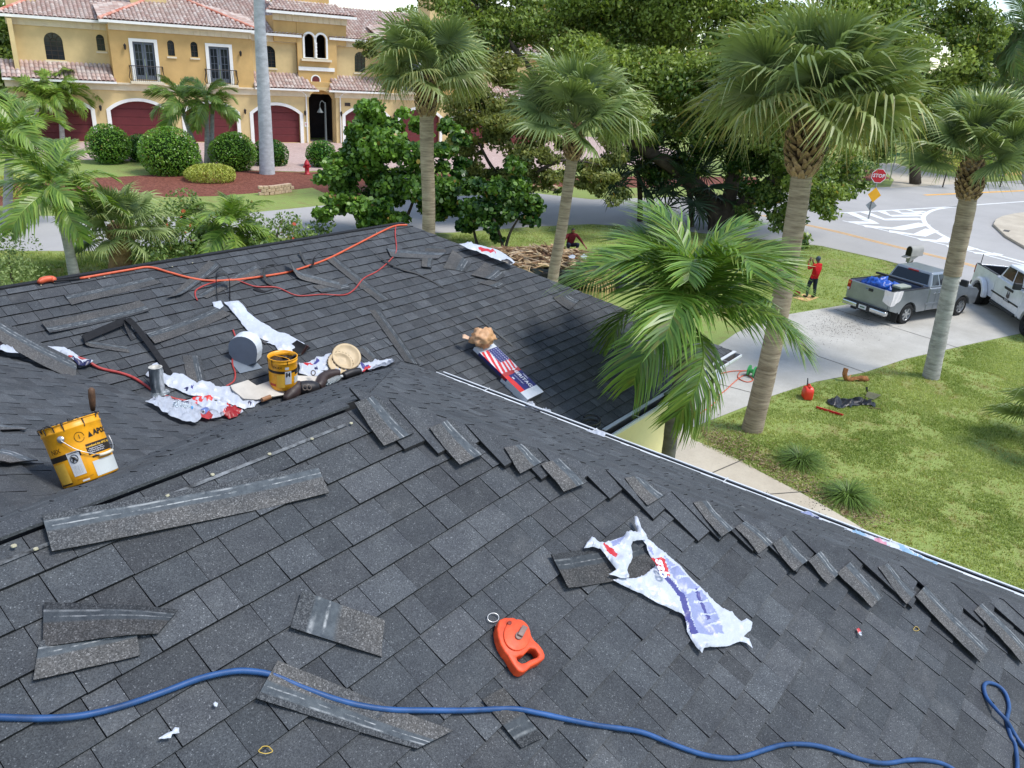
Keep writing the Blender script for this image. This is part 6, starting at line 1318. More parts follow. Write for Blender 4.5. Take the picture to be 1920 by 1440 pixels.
def panel(name, outer, holes, y0, y1, m, parent=villa):
    """wall plate in the x-z plane with openings, between depths y0 and y1"""
    pts = []; ed = []
    for lp in [outer] + list(holes): k = len(pts); pts += lp; ed += [(k + i, k + (i + 1) % len(lp)) for i in range(len(lp))]
    vv, _, ff, *_ = delaunay_2d_cdt([Vector(p) for p in pts], ed, [], 1, 1e-4); n = len(vv); V = [(p.x, y0, p.y) for p in vv] + [(p.x, y1, p.y) for p in vv]; Fs = []
    for t in ff:
        c = (sum(vv[i].x for i in t) / 3, sum(vv[i].y for i in t) / 3)
        if not inpoly(c[0], c[1], outer) or any(inpoly(c[0], c[1], h) for h in holes): continue
        Fs += [tuple(t), tuple(n + i for i in reversed(t))]
    k = 0
    for lp in [outer] + list(holes):
        for i in range(len(lp)): a, c = k + i, k + (i + 1) % len(lp); Fs.append((a, c, n + c, n + a))
        k += len(lp)
    b = MB(); b.add(V, Fs); return b.build(name, m, parent)
def arch(x0, x1, z0, zs, rise, n=14):
    """opening: straight to zs, then an arch of the given rise"""
    c = (x0 + x1) / 2; w = (x1 - x0) / 2
    return [(x0, z0), (x1, z0)] + [(c + w * math.cos(math.pi * k / n), zs + rise * math.sin(math.pi * k / n)) for k in range(n + 1)]
def seg_arch(x0, x1, z0, zs, rise, n=12):
    w = (x1 - x0) / 2; c = (x0 + x1) / 2; r = (w * w + rise * rise) / (2 * rise); a = math.asin(w / r)
    return [(x0, z0), (x1, z0)] + [(c + r * math.sin(a - 2 * a * k / n), zs + r * math.cos(a - 2 * a * k / n) - r + rise) for k in range(n + 1)]
def tiles(name, A, B, C, D, parent=villa, tw=.30, tl=.40, seed=1):
    """barrel tiles from the eave A-B up to C-D (D above A); joined, too many to count"""
    R = random.Random(seed); A, B, C, D = map(Vector, (A, B, C, D)); b = MB(); U = (B - A).normalized(); up = ((D + C) / 2 - (A + B) / 2); rows = max(1, int(up.length / tl)); N = U.cross(up).normalized(); N = N if N.z > 0 else -N
    pal = [srgb(188, 166, 158), srgb(196, 180, 173), srgb(178, 152, 144), srgb(200, 186, 179), srgb(184, 160, 151), srgb(191, 171, 163)]
    b.add([A - N * .03, B - N * .03, C - N * .03, D - N * .03], [(0, 1, 2, 3)], col=srgb(150, 112, 100))
    for i in range(rows):
        l0, r0, l1, r1 = A.lerp(D, i / rows), B.lerp(C, i / rows), A.lerp(D, (i + 1.12) / rows), B.lerp(C, (i + 1.12) / rows); x0 = (l0 - A).dot(U); x1 = (r0 - A).dot(U); k0 = int(math.floor(x0 / tw)); y = (l1 - l0) - U * (l1 - l0).dot(U)
        for k in range(k0, int(x1 / tw) + 1):
            xs = k * tw
            if xs + tw * .6 < max(x0, (l1 - A).dot(U)) or xs + tw * .4 > min(x1, (r1 - A).dot(U)): continue
            o = l0 + U * (xs - x0); c = R.choice(pal); q = R.uniform(.9, 1.06); c = tuple(v * q for v in c); pr = None
            for j, (fx, fz) in enumerate(((.02, 0), (.2, .075), (.5, .11), (.8, .075), (.98, 0))):
                p0 = o + U * (tw * fx) + N * (fz + .03); p1 = p0 + y - N * .03
                if pr: b.quad(pr[0], p0, p1, pr[1], col=c)
                pr = (p0, p1)
    o = b.build(name, M_TILE, parent); o['kind'] = 'stuff'; return o
def hipcap(A, B, parent=villa):
    A, B = Vector(A), Vector(B); n = max(2, int((B - A).length / .45)); b = MB()
    for k in range(n): p, q = A.lerp(B, k / n), A.lerp(B, (k + 1.1) / n); b.tube([p, q], [.13, .11], 7, col=random.choice([srgb(206, 140, 122), srgb(190, 122, 104), srgb(214, 160, 144)]))
    o = b.build('hip_tiles', M_TILE, parent); o['kind'] = 'stuff'
def bar(b, x0, x1, z0, z1, y0, y1): b.box((min(x0, x1), min(y0, y1), min(z0, z1)), (max(x0, x1), max(y0, y1), max(z0, z1)))
def window(x0, x1, z0, z1, y, rise, nx=3, nz=4, sill=True, deep=.12):
    w = panel('window', arch(x0 - .07, x1 + .07, z0 - .05, z1 - rise, rise + .05), [arch(x0, x1, z0, z1 - rise, rise)], y + .02, y + .12, M_FR)
    panel('pane', arch(x0, x1, z0, z1 - rise, rise), [], y + .10, y + .115, M_GLS, w); b = MB()
    for k in range(1, nx): x = x0 + (x1 - x0) * k / nx; bar(b, x - .018, x + .018, z0, z1 - rise, y + .06, y + .098)
    for k in range(1, nz + 1): z = z0 + (z1 - rise - z0) * k / nz; bar(b, x0, x1, z - (.035 if k in (nz, nz // 2) else .018), z + .018, y + .062, y + .096)
    if nx >= 3:
        c = (x0 + x1) / 2; r = (x1 - x0) / 2
        for k in (1, 2, 3): a = math.pi * k / 4; b.tube([(c + r * .35 * math.cos(a), y + .08, z1 - rise + rise * .35 * math.sin(a)), (c + r * .97 * math.cos(a), y + .08, z1 - rise + rise * .97 * math.sin(a))], .018, 4)
        b.tube([(c + r * .35 * math.cos(a), y + .08, z1 - rise + rise * .35 * math.sin(a)) for a in [math.pi * k / 8 for k in range(9)]], .018, 4)
    b.build('muntins', M_FR, w)
    if sill: b = MB(); bar(b, x0 - .1, x1 + .1, z0 - .18, z0 - .06, y - .10, y + .1); b.build('sill', M_VC, w)
def lamp(x, z, y):
    b = MB(); b.lathe([(.001, .40), (.05, .33), (.11, .28), (.10, .26), (.07, .02), (.03, -.05), (.001, -.08)], 8, M=Matrix.Translation((x, y - .2, z))); bar(b, x - .03, x + .03, z + .05, z + .2, y - .2, y); w = b.build('wall_lamp', M_RAIL, villa)
    b = MB(); b.lathe([(.085, .22), (.065, .05)], 8, M=Matrix.Translation((x, y - .2, z)) @ Matrix.Scale(1.08, 4)); b.build('lamp_glass', mat('lamp_glass', srgb(206, 196, 170), .3), w)
MIR = 8.1
def side(sg):
    X = (lambda s: s) if sg > 0 else (lambda s: MIR - s)
    S = lambda a, c: (min(X(a), X(c)), max(X(a), X(c)))
    # ground floor with three / four garage openings
    gar = [(-18.05, -13.85), (-12.55, -8.5), (-7.2, -3.2), (-1.9, 2.05)]
    holes = [seg_arch(*S(a, c), 0.02, 2.35, .72) for a, c in gar]; x0, x1 = S(-19.0, 2.85)
    panel('ground_floor_wall', [(x0, 0), (x1, 0), (x1, 4.05), (x0, 4.05)], holes, 0, .35, M_VY)
    for a, c in gar:
        l, r = S(a, c); t = panel('garage_trim', seg_arch(l - .26, r + .26, 0.0, 2.42, .86), [seg_arch(l + .02, r - .02, -.01, 2.35, .70)], -.07, -.003, M_VWH)
        d = MB(); bar(d, l - .05, r + .05, .02, 3.2, .32, .36); gd = d.build('garage_door', M_GAR, villa)
        for k in range(5): b = MB(); bar(b, l, r, .03 + .61 * k, .03 + .61 * k + .585, .27, .318); b.build('door_panel', M_GAR, gd, bevel=.012, seg=1)
    for s in (-13.2, -7.85, -2.55, 2.45): lamp(X(s), 2.35, 0)
    b = MB(); bar(b, *S(-19.1, 2.95), 3.80, 4.25, -.10, -.003); bar(b, *S(-19.2, 3.0), 4.252, 4.36, -.28, -.004); b.build('string_course', M_VC, villa)
    # upper walls: set back sections and the projecting bay
    def up(a, c, y, m, z0, z1, holes=()): l, r = S(a, c); panel('upper_wall', [(l, z0), (r, z0), (r, z1), (l, z1)], list(holes), y, y + .3, m)
    w1 = S(-16.2, -15.0); w2 = S(-12.75, -12.2); w5 = S(-.42, .58)
    ra = lambda w: (w[1] - w[0]) / 2
    up(-18.3, -11.86, 1.4, M_VY, 4.2, 8.35, [arch(*w1, 5.7, 7.55 - ra(w1), ra(w1)), arch(*w2, 6.5, 7.62 - ra(w2), ra(w2))]); up(-1.74, 2.7, 1.4, M_VY, 4.2, 8.35, [arch(*w5, 5.95, 7.6 - ra(w5), ra(w5))])
    for w, z0, z1, nx in ((w1, 5.7, 7.55, 3), (w2, 6.5, 7.62, 2), (w5, 5.95, 7.6, 3)): window(w[0], w[1], z0, z1, 1.42, ra(w), nx, 4 if nx == 3 else 2)
    b = MB(); l, r = S(-18.3, -18.0); bar(b, l, r, 0, 8.3, .36, 9); b.build('end_wall', M_VY, villa)
    d1, d2, s3, s4 = S(-10.45, -8.95), S(-5.0, -3.45), S(-8.0, -7.5), S(-6.32, -5.8)
    up(-11.86, -1.74, -.02, M_VO, 4.1, 8.45, [[(d[0], 4.62), (d[1], 4.62), (d[1], 7.3), (d[0], 7.3)] for d in (d1, d2)] + [arch(*s, 6.45, 7.55 - ra(s), ra(s)) for s in (s3, s4)])
    for s in (s3, s4): window(s[0], s[1], 6.45, 7.55, 0, ra(s), 2, 2)
    for s in (-11.86, -1.74): b = MB(); l, r = S(s - .12 if s < -5 else s, s if s < -5 else s + .12); bar(b, l, r, 4.1, 8.4, -.02, 1.4); b.build('bay_return', M_VO, villa)
    for d in (d1, d2):
        t = panel('french_door', [(d[0] - .24, 4.5), (d[1] + .24, 4.5), (d[1] + .24, 7.52), (d[0] - .24, 7.52)], [[(d[0], 4.55), (d[1], 4.55), (d[1], 7.3), (d[0], 7.3)]], -.09, -.024, M_VWH); mid = (d[0] + d[1]) / 2
        for a, c in ((d[0], mid - .015), (mid + .015, d[1])):
            panel('door_leaf', [(a, 4.62), (c, 4.62), (c, 7.3), (a, 7.3)], [[(a + .14, 4.95), (c - .14, 4.95), (c - .14, 7.12), (a + .14, 7.12)]], .05, .11, M_DRG, t); b = MB(); bar(b, a + .12, c - .12, 4.9, 7.15, .09, .10); b.build('pane', M_GLS, t); b = MB(); bar(b, (a + c) / 2 - .015, (a + c) / 2 + .015, 4.95, 7.12, .06, .09)
            for k in range(1, 4): z = 4.95 + 2.17 * k / 4; bar(b, a + .14, c - .14, z - .015, z + .015, .062, .088)
            b.build('muntins', M_DRG, t)
        bl = MB(); bar(bl, d[0] - .45, d[1] + .45, 4.34, 4.52, -.62, -.004); bo = bl.build('balcony', M_VC, villa); b = MB(); b.tube([(d[0] - .4, -.03, 5.62), (d[0] - .4, -.55, 5.62), (d[1] + .4, -.55, 5.62), (d[1] + .4, -.03, 5.62)], .03, 5); b.tube([(d[0] - .4, -.55, 4.6), (d[1] + .4, -.55, 4.6)], .022, 5); b.build('handrail', M_RAIL, bo)
        n = 17
        for k in range(n + 1): x = d[0] - .4 + (d[1] - d[0] + .8) * k / n; b = MB(); b.tube([(x, -.55, 4.53), (x, -.68, 4.78), (x, -.66, 5.0), (x, -.55, 5.3), (x, -.55, 5.6)], .014, 4); b.build('baluster', M_RAIL, bo)
        for x in (d[0] - .4, d[1] + .4):
            for k in range(1, 4): b = MB(); y = -.55 + .14 * k; b.tube([(x, y, 4.53), (x + math.copysign(.1, x - mid), y, 4.8), (x, y, 5.3), (x, y, 5.6)], .014, 4); b.build('baluster', M_RAIL, bo)
    lamp(X(-11.0), 6.75, -.02); lamp(X(-2.6), 6.75, -.02)
    # friezes with ribs, gutters
    for a, c, y, z in ((-18.4, -11.9, 1.4, 7.93), (-11.95, -1.65, -.02, 8.02), (-1.7, 2.7, 1.4, 7.93)):
        l, r = S(a, c); b = MB(); bar(b, l, r, z, z + .48, y - .10, y - .003); fz = b.build('frieze', M_VC, villa); k = l + .2; b = MB()
        while k < r: bar(b, k, k + .10, z + .02, z + .44, y - .16, y - .102); k += .52
        tag(b.build('corbels', M_VC, fz), kind='stuff'); e = .62 if y < 0 else .3; b = MB(); bar(b, l - e, r + (e if y < 0 else 0), z + .47, z + .66, y - .62, y - .46); bar(b, l - e + .01, r + (e if y < 0 else 0) - .01, z + .485, z + .50, y - .455, y - .002); b.build('gutter', M_VWH, villa)
    # low tiled skirts over the garages
    for a, c in ((-19.2, -11.9), (-1.7, 3.6)):
        l, r = S(a, c); lo, hi = (l, r); inner = 1.4
        tiles('skirt_tiles', (l, -.5, 4.42), (r, -.5, 4.42), (r - (0 if (a == -19.2) == (sg > 0) else 0) - (.9 if (a == -1.7 and sg > 0) else 0), inner, 5.5), (l + (.9 if (a == -1.7 and sg < 0) else 0), inner, 5.5), seed=int(a * 7) % 50 + sg); b = MB(); bar(b, l, r, 4.28, 4.42, -.62, -.46); bar(b, l + .01, r - .01, 4.365, 4.375, -.455, .0); b.build('gutter', M_VWH, villa)
    # main roof and the bay roof
    l, r = S(-19.0, 3.1); yb = 7.4; ze, zr = 8.56, 11.2
    hl = 5.5 if sg > 0 else 0; hr_ = 0 if sg > 0 else 5.5
    tiles('main_roof_tiles', (l, .85, ze), (r, .85, ze), (r - hr_, yb, zr), (l + hl, yb, zr), seed=3 + sg)
    b = MB(); b.add([(l, .85, ze), (l + hl, yb, zr), (l + hl, yb + .1, zr), (l, 14, ze)] if sg > 0 else [(r, .85, ze), (r - hr_, yb, zr), (r - hr_, yb + .1, zr), (r, 14, ze)], [(0, 1, 2, 3)], col=srgb(190, 150, 136)); b.add([(l, 14, ze), (r, 14, ze), (r - hr_, yb + .1, zr), (l + hl, yb + .1, zr)], [(0, 1, 2, 3)], col=srgb(190, 150, 136)); b.build('rear_roof', M_TILE, villa)
    hipcap((X(-19.0), .85, ze + .05), (X(-13.5), yb, zr + .05))
    l, r = S(-12.55, -1.15); zb = 8.68; m_ = (l + r) / 2
    tiles('bay_roof_tiles', (l, -.6, zb), (r, -.6, zb), (m_ + 1.2, 3.9, 10.55), (m_ - 1.2, 3.9, 10.55), seed=8 + sg)
    for p, q in ((l, m_ - 1.2), (r, m_ + 1.2)):
        tiles('bay_side_tiles', (p, 3.2, zb + 1.0), (p, -.6, zb), (q, 3.9, 10.55), (q, 4.6, 10.56), seed=9 + sg); hipcap((p, -.6, zb + .06), (q, 3.9, 10.6))
    b = MB(); bar(b, *S(-9.9, -7.3), 9.4, 12.6, 2.9, 5.6); b.build('roof_cupola', M_VY, villa); b = MB(); bar(b, *S(-18.2, -16.3), 8.6, 11.6, 3.2, 6); bar(b, *S(-17.7, -16.8), 9.3, 9.42, 3.12, 3.198); b.build('roof_cupola', M_VY, villa)
side(1); side(-1)
# tower between the two halves
tw = (.45, 6.65); l1, l2 = (2.96, 3.78), (3.98, 4.8)
panel('tower_wall', [(2.35, 4.0), (5.75, 4.0), (5.75, 9.95), (2.35, 9.95)], [arch(*w, 6.9, 8.75 - .41, .41) for w in (l1, l2)], .95, 1.2, M_VO)
panel('tower_wall', [(2.7, 0), (5.4, 0), (5.4, 4.6), (2.7, 4.6)], [seg_arch(2.95, 5.2, 0.02, 3.6, .75)], .45, .95, M_VY)
for q in ((tw[0], 2.34, 8.0, 9.95, 1.0, 5), (5.76, tw[1], 8.0, 9.95, 1.0, 5), (2.36, 5.74, 4.6, 5.0, .5, .949)): b = MB(); bar(b, *q); b.build('tower_side', M_VO, villa)
b = MB(); bar(b, 2.2, 5.9, 0, 9.9, 4.2, 4.5); bar(b, 2.36, 2.6, 0, 9.9, 1.3, 4.2); bar(b, 5.5, 5.74, 0, 9.9, 1.3, 4.2); b.build('entry_dark', M_DK, villa)
for w in (l1, l2): panel('window_trim', arch(w[0] - .16, w[1] + .16, 6.84, 8.75 - .41, .57), [arch(w[0], w[1], 6.9, 8.75 - .41, .41)], .88, .948, M_VWH)
b = MB(); b.tube([(3.88, .86, 6.9), (3.88, .86, 8.1)], .11, 10); o = b.build('twisted_column', M_VWH, villa); b = MB(); b.tube([(3.88 + .11 * math.cos(k), .86 + .11 * math.sin(k), 6.9 + k * .045) for k in range(27)], .035, 5); b.build('column_twist', M_VWH, o)
b = MB(); bar(b, 2.6, 5.2, 6.62, 6.8, .62, .949); b.build('tower_sill', M_VC, villa); b = MB(); bar(b, 2.36, 5.5, 5.86, 6.16, .86, .948); b.build('tower_band', M_VWH, villa)
b = MB(); b.lathe([(.44, 0), (.44, .06), (.34, .06)], 24, M=Matrix.Translation((3.82, .95, 5.12)) @ Matrix.Rotation(math.pi / 2, 4, 'X')); o = b.build('round_trim', M_VWH, villa); b = MB(); b.lathe([(.36, .03), (.001, .03)], 24, M=Matrix.Translation((3.82, .95, 5.12)) @ Matrix.Rotation(math.pi / 2, 4, 'X')); b.build('round_disc', M_GAR, o)
b = MB(); bar(b, tw[0] - .05, tw[1] + .05, 9.6, 10.1, .86, .948); fz = b.build('frieze', M_VC, villa); b = MB(); k = tw[0]
while k < tw[1]: bar(b, k, k + .1, 9.62, 10.06, .78, .858); k += .52
tag(b.build('corbels', M_VC, fz), kind='stuff'); b = MB(); bar(b, -.25, 7.35, 10.1, 10.3, .2, .36); bar(b, -.24, 7.34, 10.12, 10.14, .362, .95); b.build('gutter', M_VWH, villa)
tiles('tower_roof_tiles', (-.3, .25, 10.32), (7.4, .25, 10.32), (6.2, 2.2, 11.15), (.9, 2.2, 11.15), seed=30); b = MB(); bar(b, 1.6, 5.6, 10.4, 13.2, 2.2, 6); b.build('roof_cupola', M_VO, villa); b = MB(); bar(b, 3.0, 4.2, 10.9, 11.2, 2.1, 2.198); b.build('cupola_sill', M_VWH, villa)
for x0, s in ((2.62, -1), (5.62, 1)):
    b = MB(); b.tube([(x0 + .9 * s, -.3, 4.3), (x0 + .3 * s, -.1, 4.2), (x0, -.08, 3.9), (x0, -.08, .05)], .06, 6); b.build('downspout', M_VWH, villa)
lamp(5.5, 2.6, .45); b = MB(); bar(b, 6.05, 6.55, 3.15, 3.42, -.05, -.002); b.build('number_plate', M_FR, villa)
b = MB(); bar(b, 2.42, 2.72, 1.35, 1.75, -.04, -.002); o = b.build('notice_sign', M_VWH, villa); b = MB(); b.lathe([(.10, .0), (.001, .0)], 14, M=Matrix.Translation((2.57, -.045, 1.58)) @ Matrix.Rotation(math.pi / 2, 4, 'X')); b.build('notice_mark', mat('notice_red', srgb(220, 130, 130), .6), o)
# another ochre house far right behind the palms
H2 = at(1930, 300, 100); H2.z = 0; h2 = thing('far_house', 'ochre house just showing behind the palms at far right', 'building', H2, VANG)
b = MB(); bar(b, -4, 14, 0, 7.2, 0, 8); b.build('wall', M_VO, h2); b = MB(); bar(b, -3.2, -1.8, 3.5, 6.2, -.1, -.003); o = b.build('window', M_VWH, h2); b = MB(); bar(b, -3.0, -2.0, 3.7, 6.0, -.13, -.102); b.build('pane', M_GLS, o)
tiles('roof_tiles', (-4.8, -.8, 7.2), (14.8, -.8, 7.2), (10, 4, 9.4), (0, 4, 9.4), h2, .4, .5, 5); b = MB(); bar(b, 5.2, 7, 3.5, 6.2, -.1, -.003); b.build('window', M_GLS, h2)
# lamp post, hydrant, stacked edging blocks
LPo = G(612, 283); lp = thing('lamp_post', 'tall grey lamp post with a hanging lantern before the villa entry', 'lamp post', LPo); M_LP = mat('post_grey', srgb(84, 90, 90), .5, .1, 6); hL = over(LPo, 611, 192).z
b = MB(); b.lathe([(.16, 0), (.16, .25), (.09, .4), (.07, hL * .9), (.05, hL)], 12); b.build('post', M_LP, lp, smooth=True)
for s in (-1,):
    a = Vector((math.cos(VANG), math.sin(VANG), 0)) * s; b = MB(); b.tube(catmull([Vector((0, 0, hL - .1)), Vector((0, 0, hL + .1)) + a * .25, Vector((0, 0, hL - .15)) + a * .42, Vector((0, 0, hL - .5)) + a * .42], 5), .035, 6); b.build('arm', M_LP, lp); b = MB(); b.lathe([(.03, .15), (.1, .02), (.26, -.22), (.24, -.24), (.001, -.16)], 12, M=Matrix.Translation(Vector((0, 0, hL - .55)) + a * .42)); b.build('lantern', M_LP, lp)
HY = G(576, 327); hy = thing('fire_hydrant', 'red fire hydrant on the mulch before the villa', 'fire hydrant', HY); M_HY = mat('hydrant_red', srgb(176, 30, 44), .4, .1, 9, .5); hs = over(HY, 576, 299).z / .80
b = MB(); b.lathe([(.16, 0), (.17, .04), (.12, .06), (.12, .5), (.16, .52), (.16, .56), (.13, .6), (.10, .7), (.04, .76), (.04, .80), (.001, .80)], 16, M=Matrix.Scale(hs, 4)); b.build('barrel', M_HY, hy, smooth=True)
for d in ((1, 0), (-1, 0), (0, -1)): b = MB(); v = Vector((math.cos(VANG) * d[0] - math.sin(VANG) * d[1], math.sin(VANG) * d[0] + math.cos(VANG) * d[1], 0)); b.tube([v * .1 * hs + Vector((0, 0, .42 * hs)), v * .2 * hs + Vector((0, 0, .42 * hs))], .065 * hs, 10); b.build('outlet_cap', M_HY, hy)
M_BLK_ = mat('edging_block', srgb(206, 178, 150), .85, .15, 5)
def edging(label, px, rows, n):
    P = gp(px); A, B = P[0], P[-1]; t = thing('block_edging', label, 'block wall', A, group='stacked block edgings'); C = catmull(P, 12); L = [0]
    for i in range(1, len(C)): L.append(L[-1] + (C[i] - C[i - 1]).length)
    for r in range(rows):
        for k in range(n):
            s = (k + (.5 if r % 2 else 0)) / n * L[-1]
            if s > L[-1] * .98: continue
            i = max(1, int(np.searchsorted(L, s))); i = min(i, len(C) - 1); d = (C[i] - C[i - 1]).normalized(); w = L[-1] / n * .94; b = MB(); M = Matrix.Translation(C[i] - A + Vector((0, 0, .005 + .17 * r))) @ Matrix.Rotation(math.atan2(d.y, d.x), 4, 'Z'); b.box((0, -.12, 0), (w, .12, .16), M=M); b.build('block', M_BLK_, t, bevel=.015, seg=1)
edging('low wall of tan edging blocks on the mulch below the royal palm', [(484, 366), (510, 365), (545, 360)], 3, 8); edging('short row of tan edging blocks beyond the street under the olive tree', [(998, 352), (1018, 353), (1040, 358)], 2, 6)
# ================================================================ pickups
M_TYRE = mat('tyre', srgb(34, 34, 35), .8, .15, 12, .3); M_CHR = mat('chrome', srgb(196, 198, 200), .2, .05, 5, .5, .9); M_PLA = mat('black_trim', srgb(36, 37, 40), .55, .1, 9); M_TAIL = mat('tail_red', srgb(150, 24, 26), .25, .1, 5, .5); M_AMB = mat('amber_lens', srgb(210, 130, 60), .25); M_TINT = m_glass('tinted_glass', srgb(30, 31, 36)); M_RIM = mat('alloy', srgb(176, 178, 180), .3, .06, 9, .5, .7)
def m_paint(name, c, metal):
    g = NG(name); p = g.pr(.32, .5, metal); p.inputs['Coat Weight'].default_value = .6; p.inputs['Coat Roughness'].default_value = .08
    d = g.ramp(g.noise(2.5, 5, .65), (.35, tuple(x * .82 for x in c)), (.65, c)); g.l(d, p.inputs[0]); return g.m
def arc(cx, cz, r, a0, a1, n=10): return [(cx + r * math.cos(a0 + (a1 - a0) * k / n), cz + r * math.sin(a0 + (a1 - a0) * k / n)) for k in range(n + 1)]
def pickup(name, label, P, ang, sc, paint, dually=False, crew=False, rimmat=None, wheelR=.385):
    t = thing(name, label, 'pickup truck', P, ang); S = Matrix.Scale(sc, 4); b = None
    def fin(b, nm, m, par=t, bev=.0, smooth=False): o = b.build(nm, m, par, bevel=bev, seg=3, smooth=smooth); o.data.transform(S); return o
    def prof(nm, poly, y0, y1, m, bev=.03, par=t):
        q = []
        for e in poly:
            if not q or math.hypot(e[0] - q[-1][0], e[1] - q[-1][1]) > .004: q.append(e)
        n = len(q); b = MB(); vv, _, ff, *_ = delaunay_2d_cdt([Vector(e) for e in q], [(i, (i + 1) % n) for i in range(n)], [], 1, 1e-5)
        V = [(e[0], y0, e[1]) for e in q] + [(e[0], y1, e[1]) for e in q]; b.add(V, [(i, (i + 1) % n, n + (i + 1) % n, n + i) for i in range(n)])
        for f in ff:
            c = (sum(vv[i].x for i in f) / 3, sum(vv[i].y for i in f) / 3)
            if inpoly(c[0], c[1], q): b.add([(vv[i].x, y0, vv[i].y) for i in f] + [(vv[i].x, y1, vv[i].y) for i in f], [(2, 1, 0), (3, 4, 5)])
        return fin(b, nm, m, par, bev)
    cl = 1.0 if not crew else 1.45; xc0, xc1 = 1.0, 1.0 + cl + .75; wb = 3.26 if not crew else 4.05; hz = 1.30 if not crew else 1.42; roof = 1.80 if not crew else 1.96; zf = .62 if not crew else .72; W = .96 if not crew else 1.0; R = wheelR
    ar = arc(0, R, R + .09, math.pi * 1.06, -.06 * math.pi, 12)
    for s in (1, -1):
        y0, y1 = (W - .09, W) if s > 0 else (-W, -W + .09)
        side = prof('bed_side', [(-1.08, hz), (-1.10, zf)] + [(x, max(z, zf - .18)) for x, z in ar if True] + [(xc0 - .03, zf - .18), (xc0 - .03, hz)], y0, y1, paint, .03)
        prof('bed_rail', [(-1.06, hz + .012), (-1.06, hz + .03), (xc0 - .04, hz + .03), (xc0 - .04, hz + .012)], y0 + .01 * s, y1 - .01 * s, M_PLA, .006)
        if dually:
            fl = [(x, z) for x, z in arc(0, R, R + .26, math.pi * 1.0, 0, 14)] + [(x, z) for x, z in arc(0, R, R + .10, 0, math.pi, 14)]; ya, yb = (W, W + .22) if s > 0 else (-W - .22, -W)
            prof('fender_flare', fl, ya, yb, paint, .07)
        b = MB(); yy = s * (W - .06); b.box((-1.13, yy - .07, hz - .38), (-1.04, yy + .075, hz - .02)); tl = fin(b, 'tail_light', M_TAIL, t, .02); b = MB(); b.box((-1.14, yy - .05, hz - .36), (-1.125, yy + .05, hz - .28)); fin(b, 'reverse_lens', M_WLAB, tl); b = MB(); b.box((-1.14, yy - .05, hz - .14), (-1.125, yy + .05, hz - .05)); fin(b, 'indicator_lens', M_AMB, tl)
        # front fender with its arch
        ar2 = arc(wb, R, R + .09, math.pi * 1.06, -.06 * math.pi, 12)
        prof('front_fender', [(xc1 + .10, hz - .06), (xc1 - .03, .5)] + [(x, max(z, .45)) for x, z in ar2] + [(wb + .86, .5), (wb + .90, hz - .35), (wb + .72, hz - .22)], (W - .12) if s > 0 else -W, W if s > 0 else -(W - .12), paint, .04)
        # doors with handle and groove
        xs = [xc0 + .42] if not crew else [xc0 + 1.0]
        edges = [xc0 + .02] + xs + [xc1 + .08]
        for k in range(2):
            a, c = edges[k], edges[k + 1]; d = prof('door', [(a + .008, .46), (c - .008, .46), (c - .008, hz - .03), (a + .008, hz - .03)], s * W - (.03 if s > 0 else 0) + (.012 * s), s * W + (0 if s > 0 else .03) + (.012 * s), paint, .012)
            b = MB(); hx = (a + .10) if k == 1 else (c - .16); b.box((hx, s * W + .014 * s - .012, hz - .24), (hx + .15, s * W + .014 * s + .022, hz - .20)); fin(b, 'handle', M_CHR if not crew else M_PLA, d, .008)
        prof('side_moulding', [(xc0 - .1, zf + .06), (xc1 + .05, zf + .06), (xc1 + .05, zf + .12), (xc0 - .1, zf + .12)], s * W + (.014 if s > 0 else -.03), s * W + (.03 if s > 0 else -.014), paint if not crew else M_PLA, .006)
        if crew: b = MB(); b.tube([(xc0 + .1, s * (W + .03), .46), (xc1, s * (W + .03), .46)], .06, 8); fin(b, 'step_bar', M_PLA)
        b = MB(); mx = xc1 - .05; b.box((mx - .08, s * (W + .06), hz + .0), (mx + .06, s * (W + .34), hz + .24)); mi = fin(b, 'mirror', M_PLA, t, .03); b = MB(); b.tube([(mx, s * (W - .06), hz + .06), (mx, s * (W + .1), hz + .1)], .03, 6); fin(b, 'mirror_arm', M_PLA, mi)
    b = MB(); b.box((-1.06, -W + .1, zf + .10), (xc0 - .04, W - .1, zf + .16)); fin(b, 'bed_floor', M_PLA); b = MB(); b.box((xc0 - .10, -W + .1, zf + .1), (xc0 - .04, W - .1, hz)); fin(b, 'bed_front', paint)
    tg = prof('tailgate', [(-1.12, zf - .06), (-1.10, hz - .01), (-1.05, hz), (-1.05, zf - .06)], -W + .10, W - .10, paint, .02)
    b = MB(); b.box((-1.135, -.13, hz - .20), (-1.10, .05, hz - .10)); fin(b, 'tailgate_handle', M_PLA, tg, .01)
    bp = MB(); bp.box((-1.28, -W + .02, zf - .22), (-1.08, W - .02, zf - .04)); bo = fin(bp, 'rear_bumper', M_CHR if not crew else M_PLA, t, .05); b = MB(); b.box((-1.27, -W + .06, zf - .04), (-1.10, W - .06, zf - .01)); fin(b, 'step_pad', M_PLA, bo); b = MB(); b.box((-1.298, -.28, zf - .24), (-1.276, .28, zf - .0)); fin(b, 'plate_recess', M_PLA, bo); b = MB(); b.box((-1.31, -.16, zf - .19), (-1.299, .16, zf - .04)); lp = fin(b, 'licence_plate', M_WLAB, bo)
    b = MB(); b.box((-1.318, -.10, zf - .14), (-1.311, .10, zf - .09)); fin(b, 'plate_print', mat('plate_green', srgb(90, 120, 100), .6), bo)
    # cab
    prof('cab_body', [(xc0, .44), (xc0, hz - .005), (xc1 + .05, hz - .03), (xc1 + .05, .44)], -W, W, paint, .03)
    prof('hood', [(xc1 + .03, hz - .10), (xc1 + .03, hz - .02), (wb + .55, hz - .13), (wb + .80, hz - .26), (wb + .80, hz - .40), (xc1 + .03, hz - .4)], -W + .13, W - .13, paint, .05)
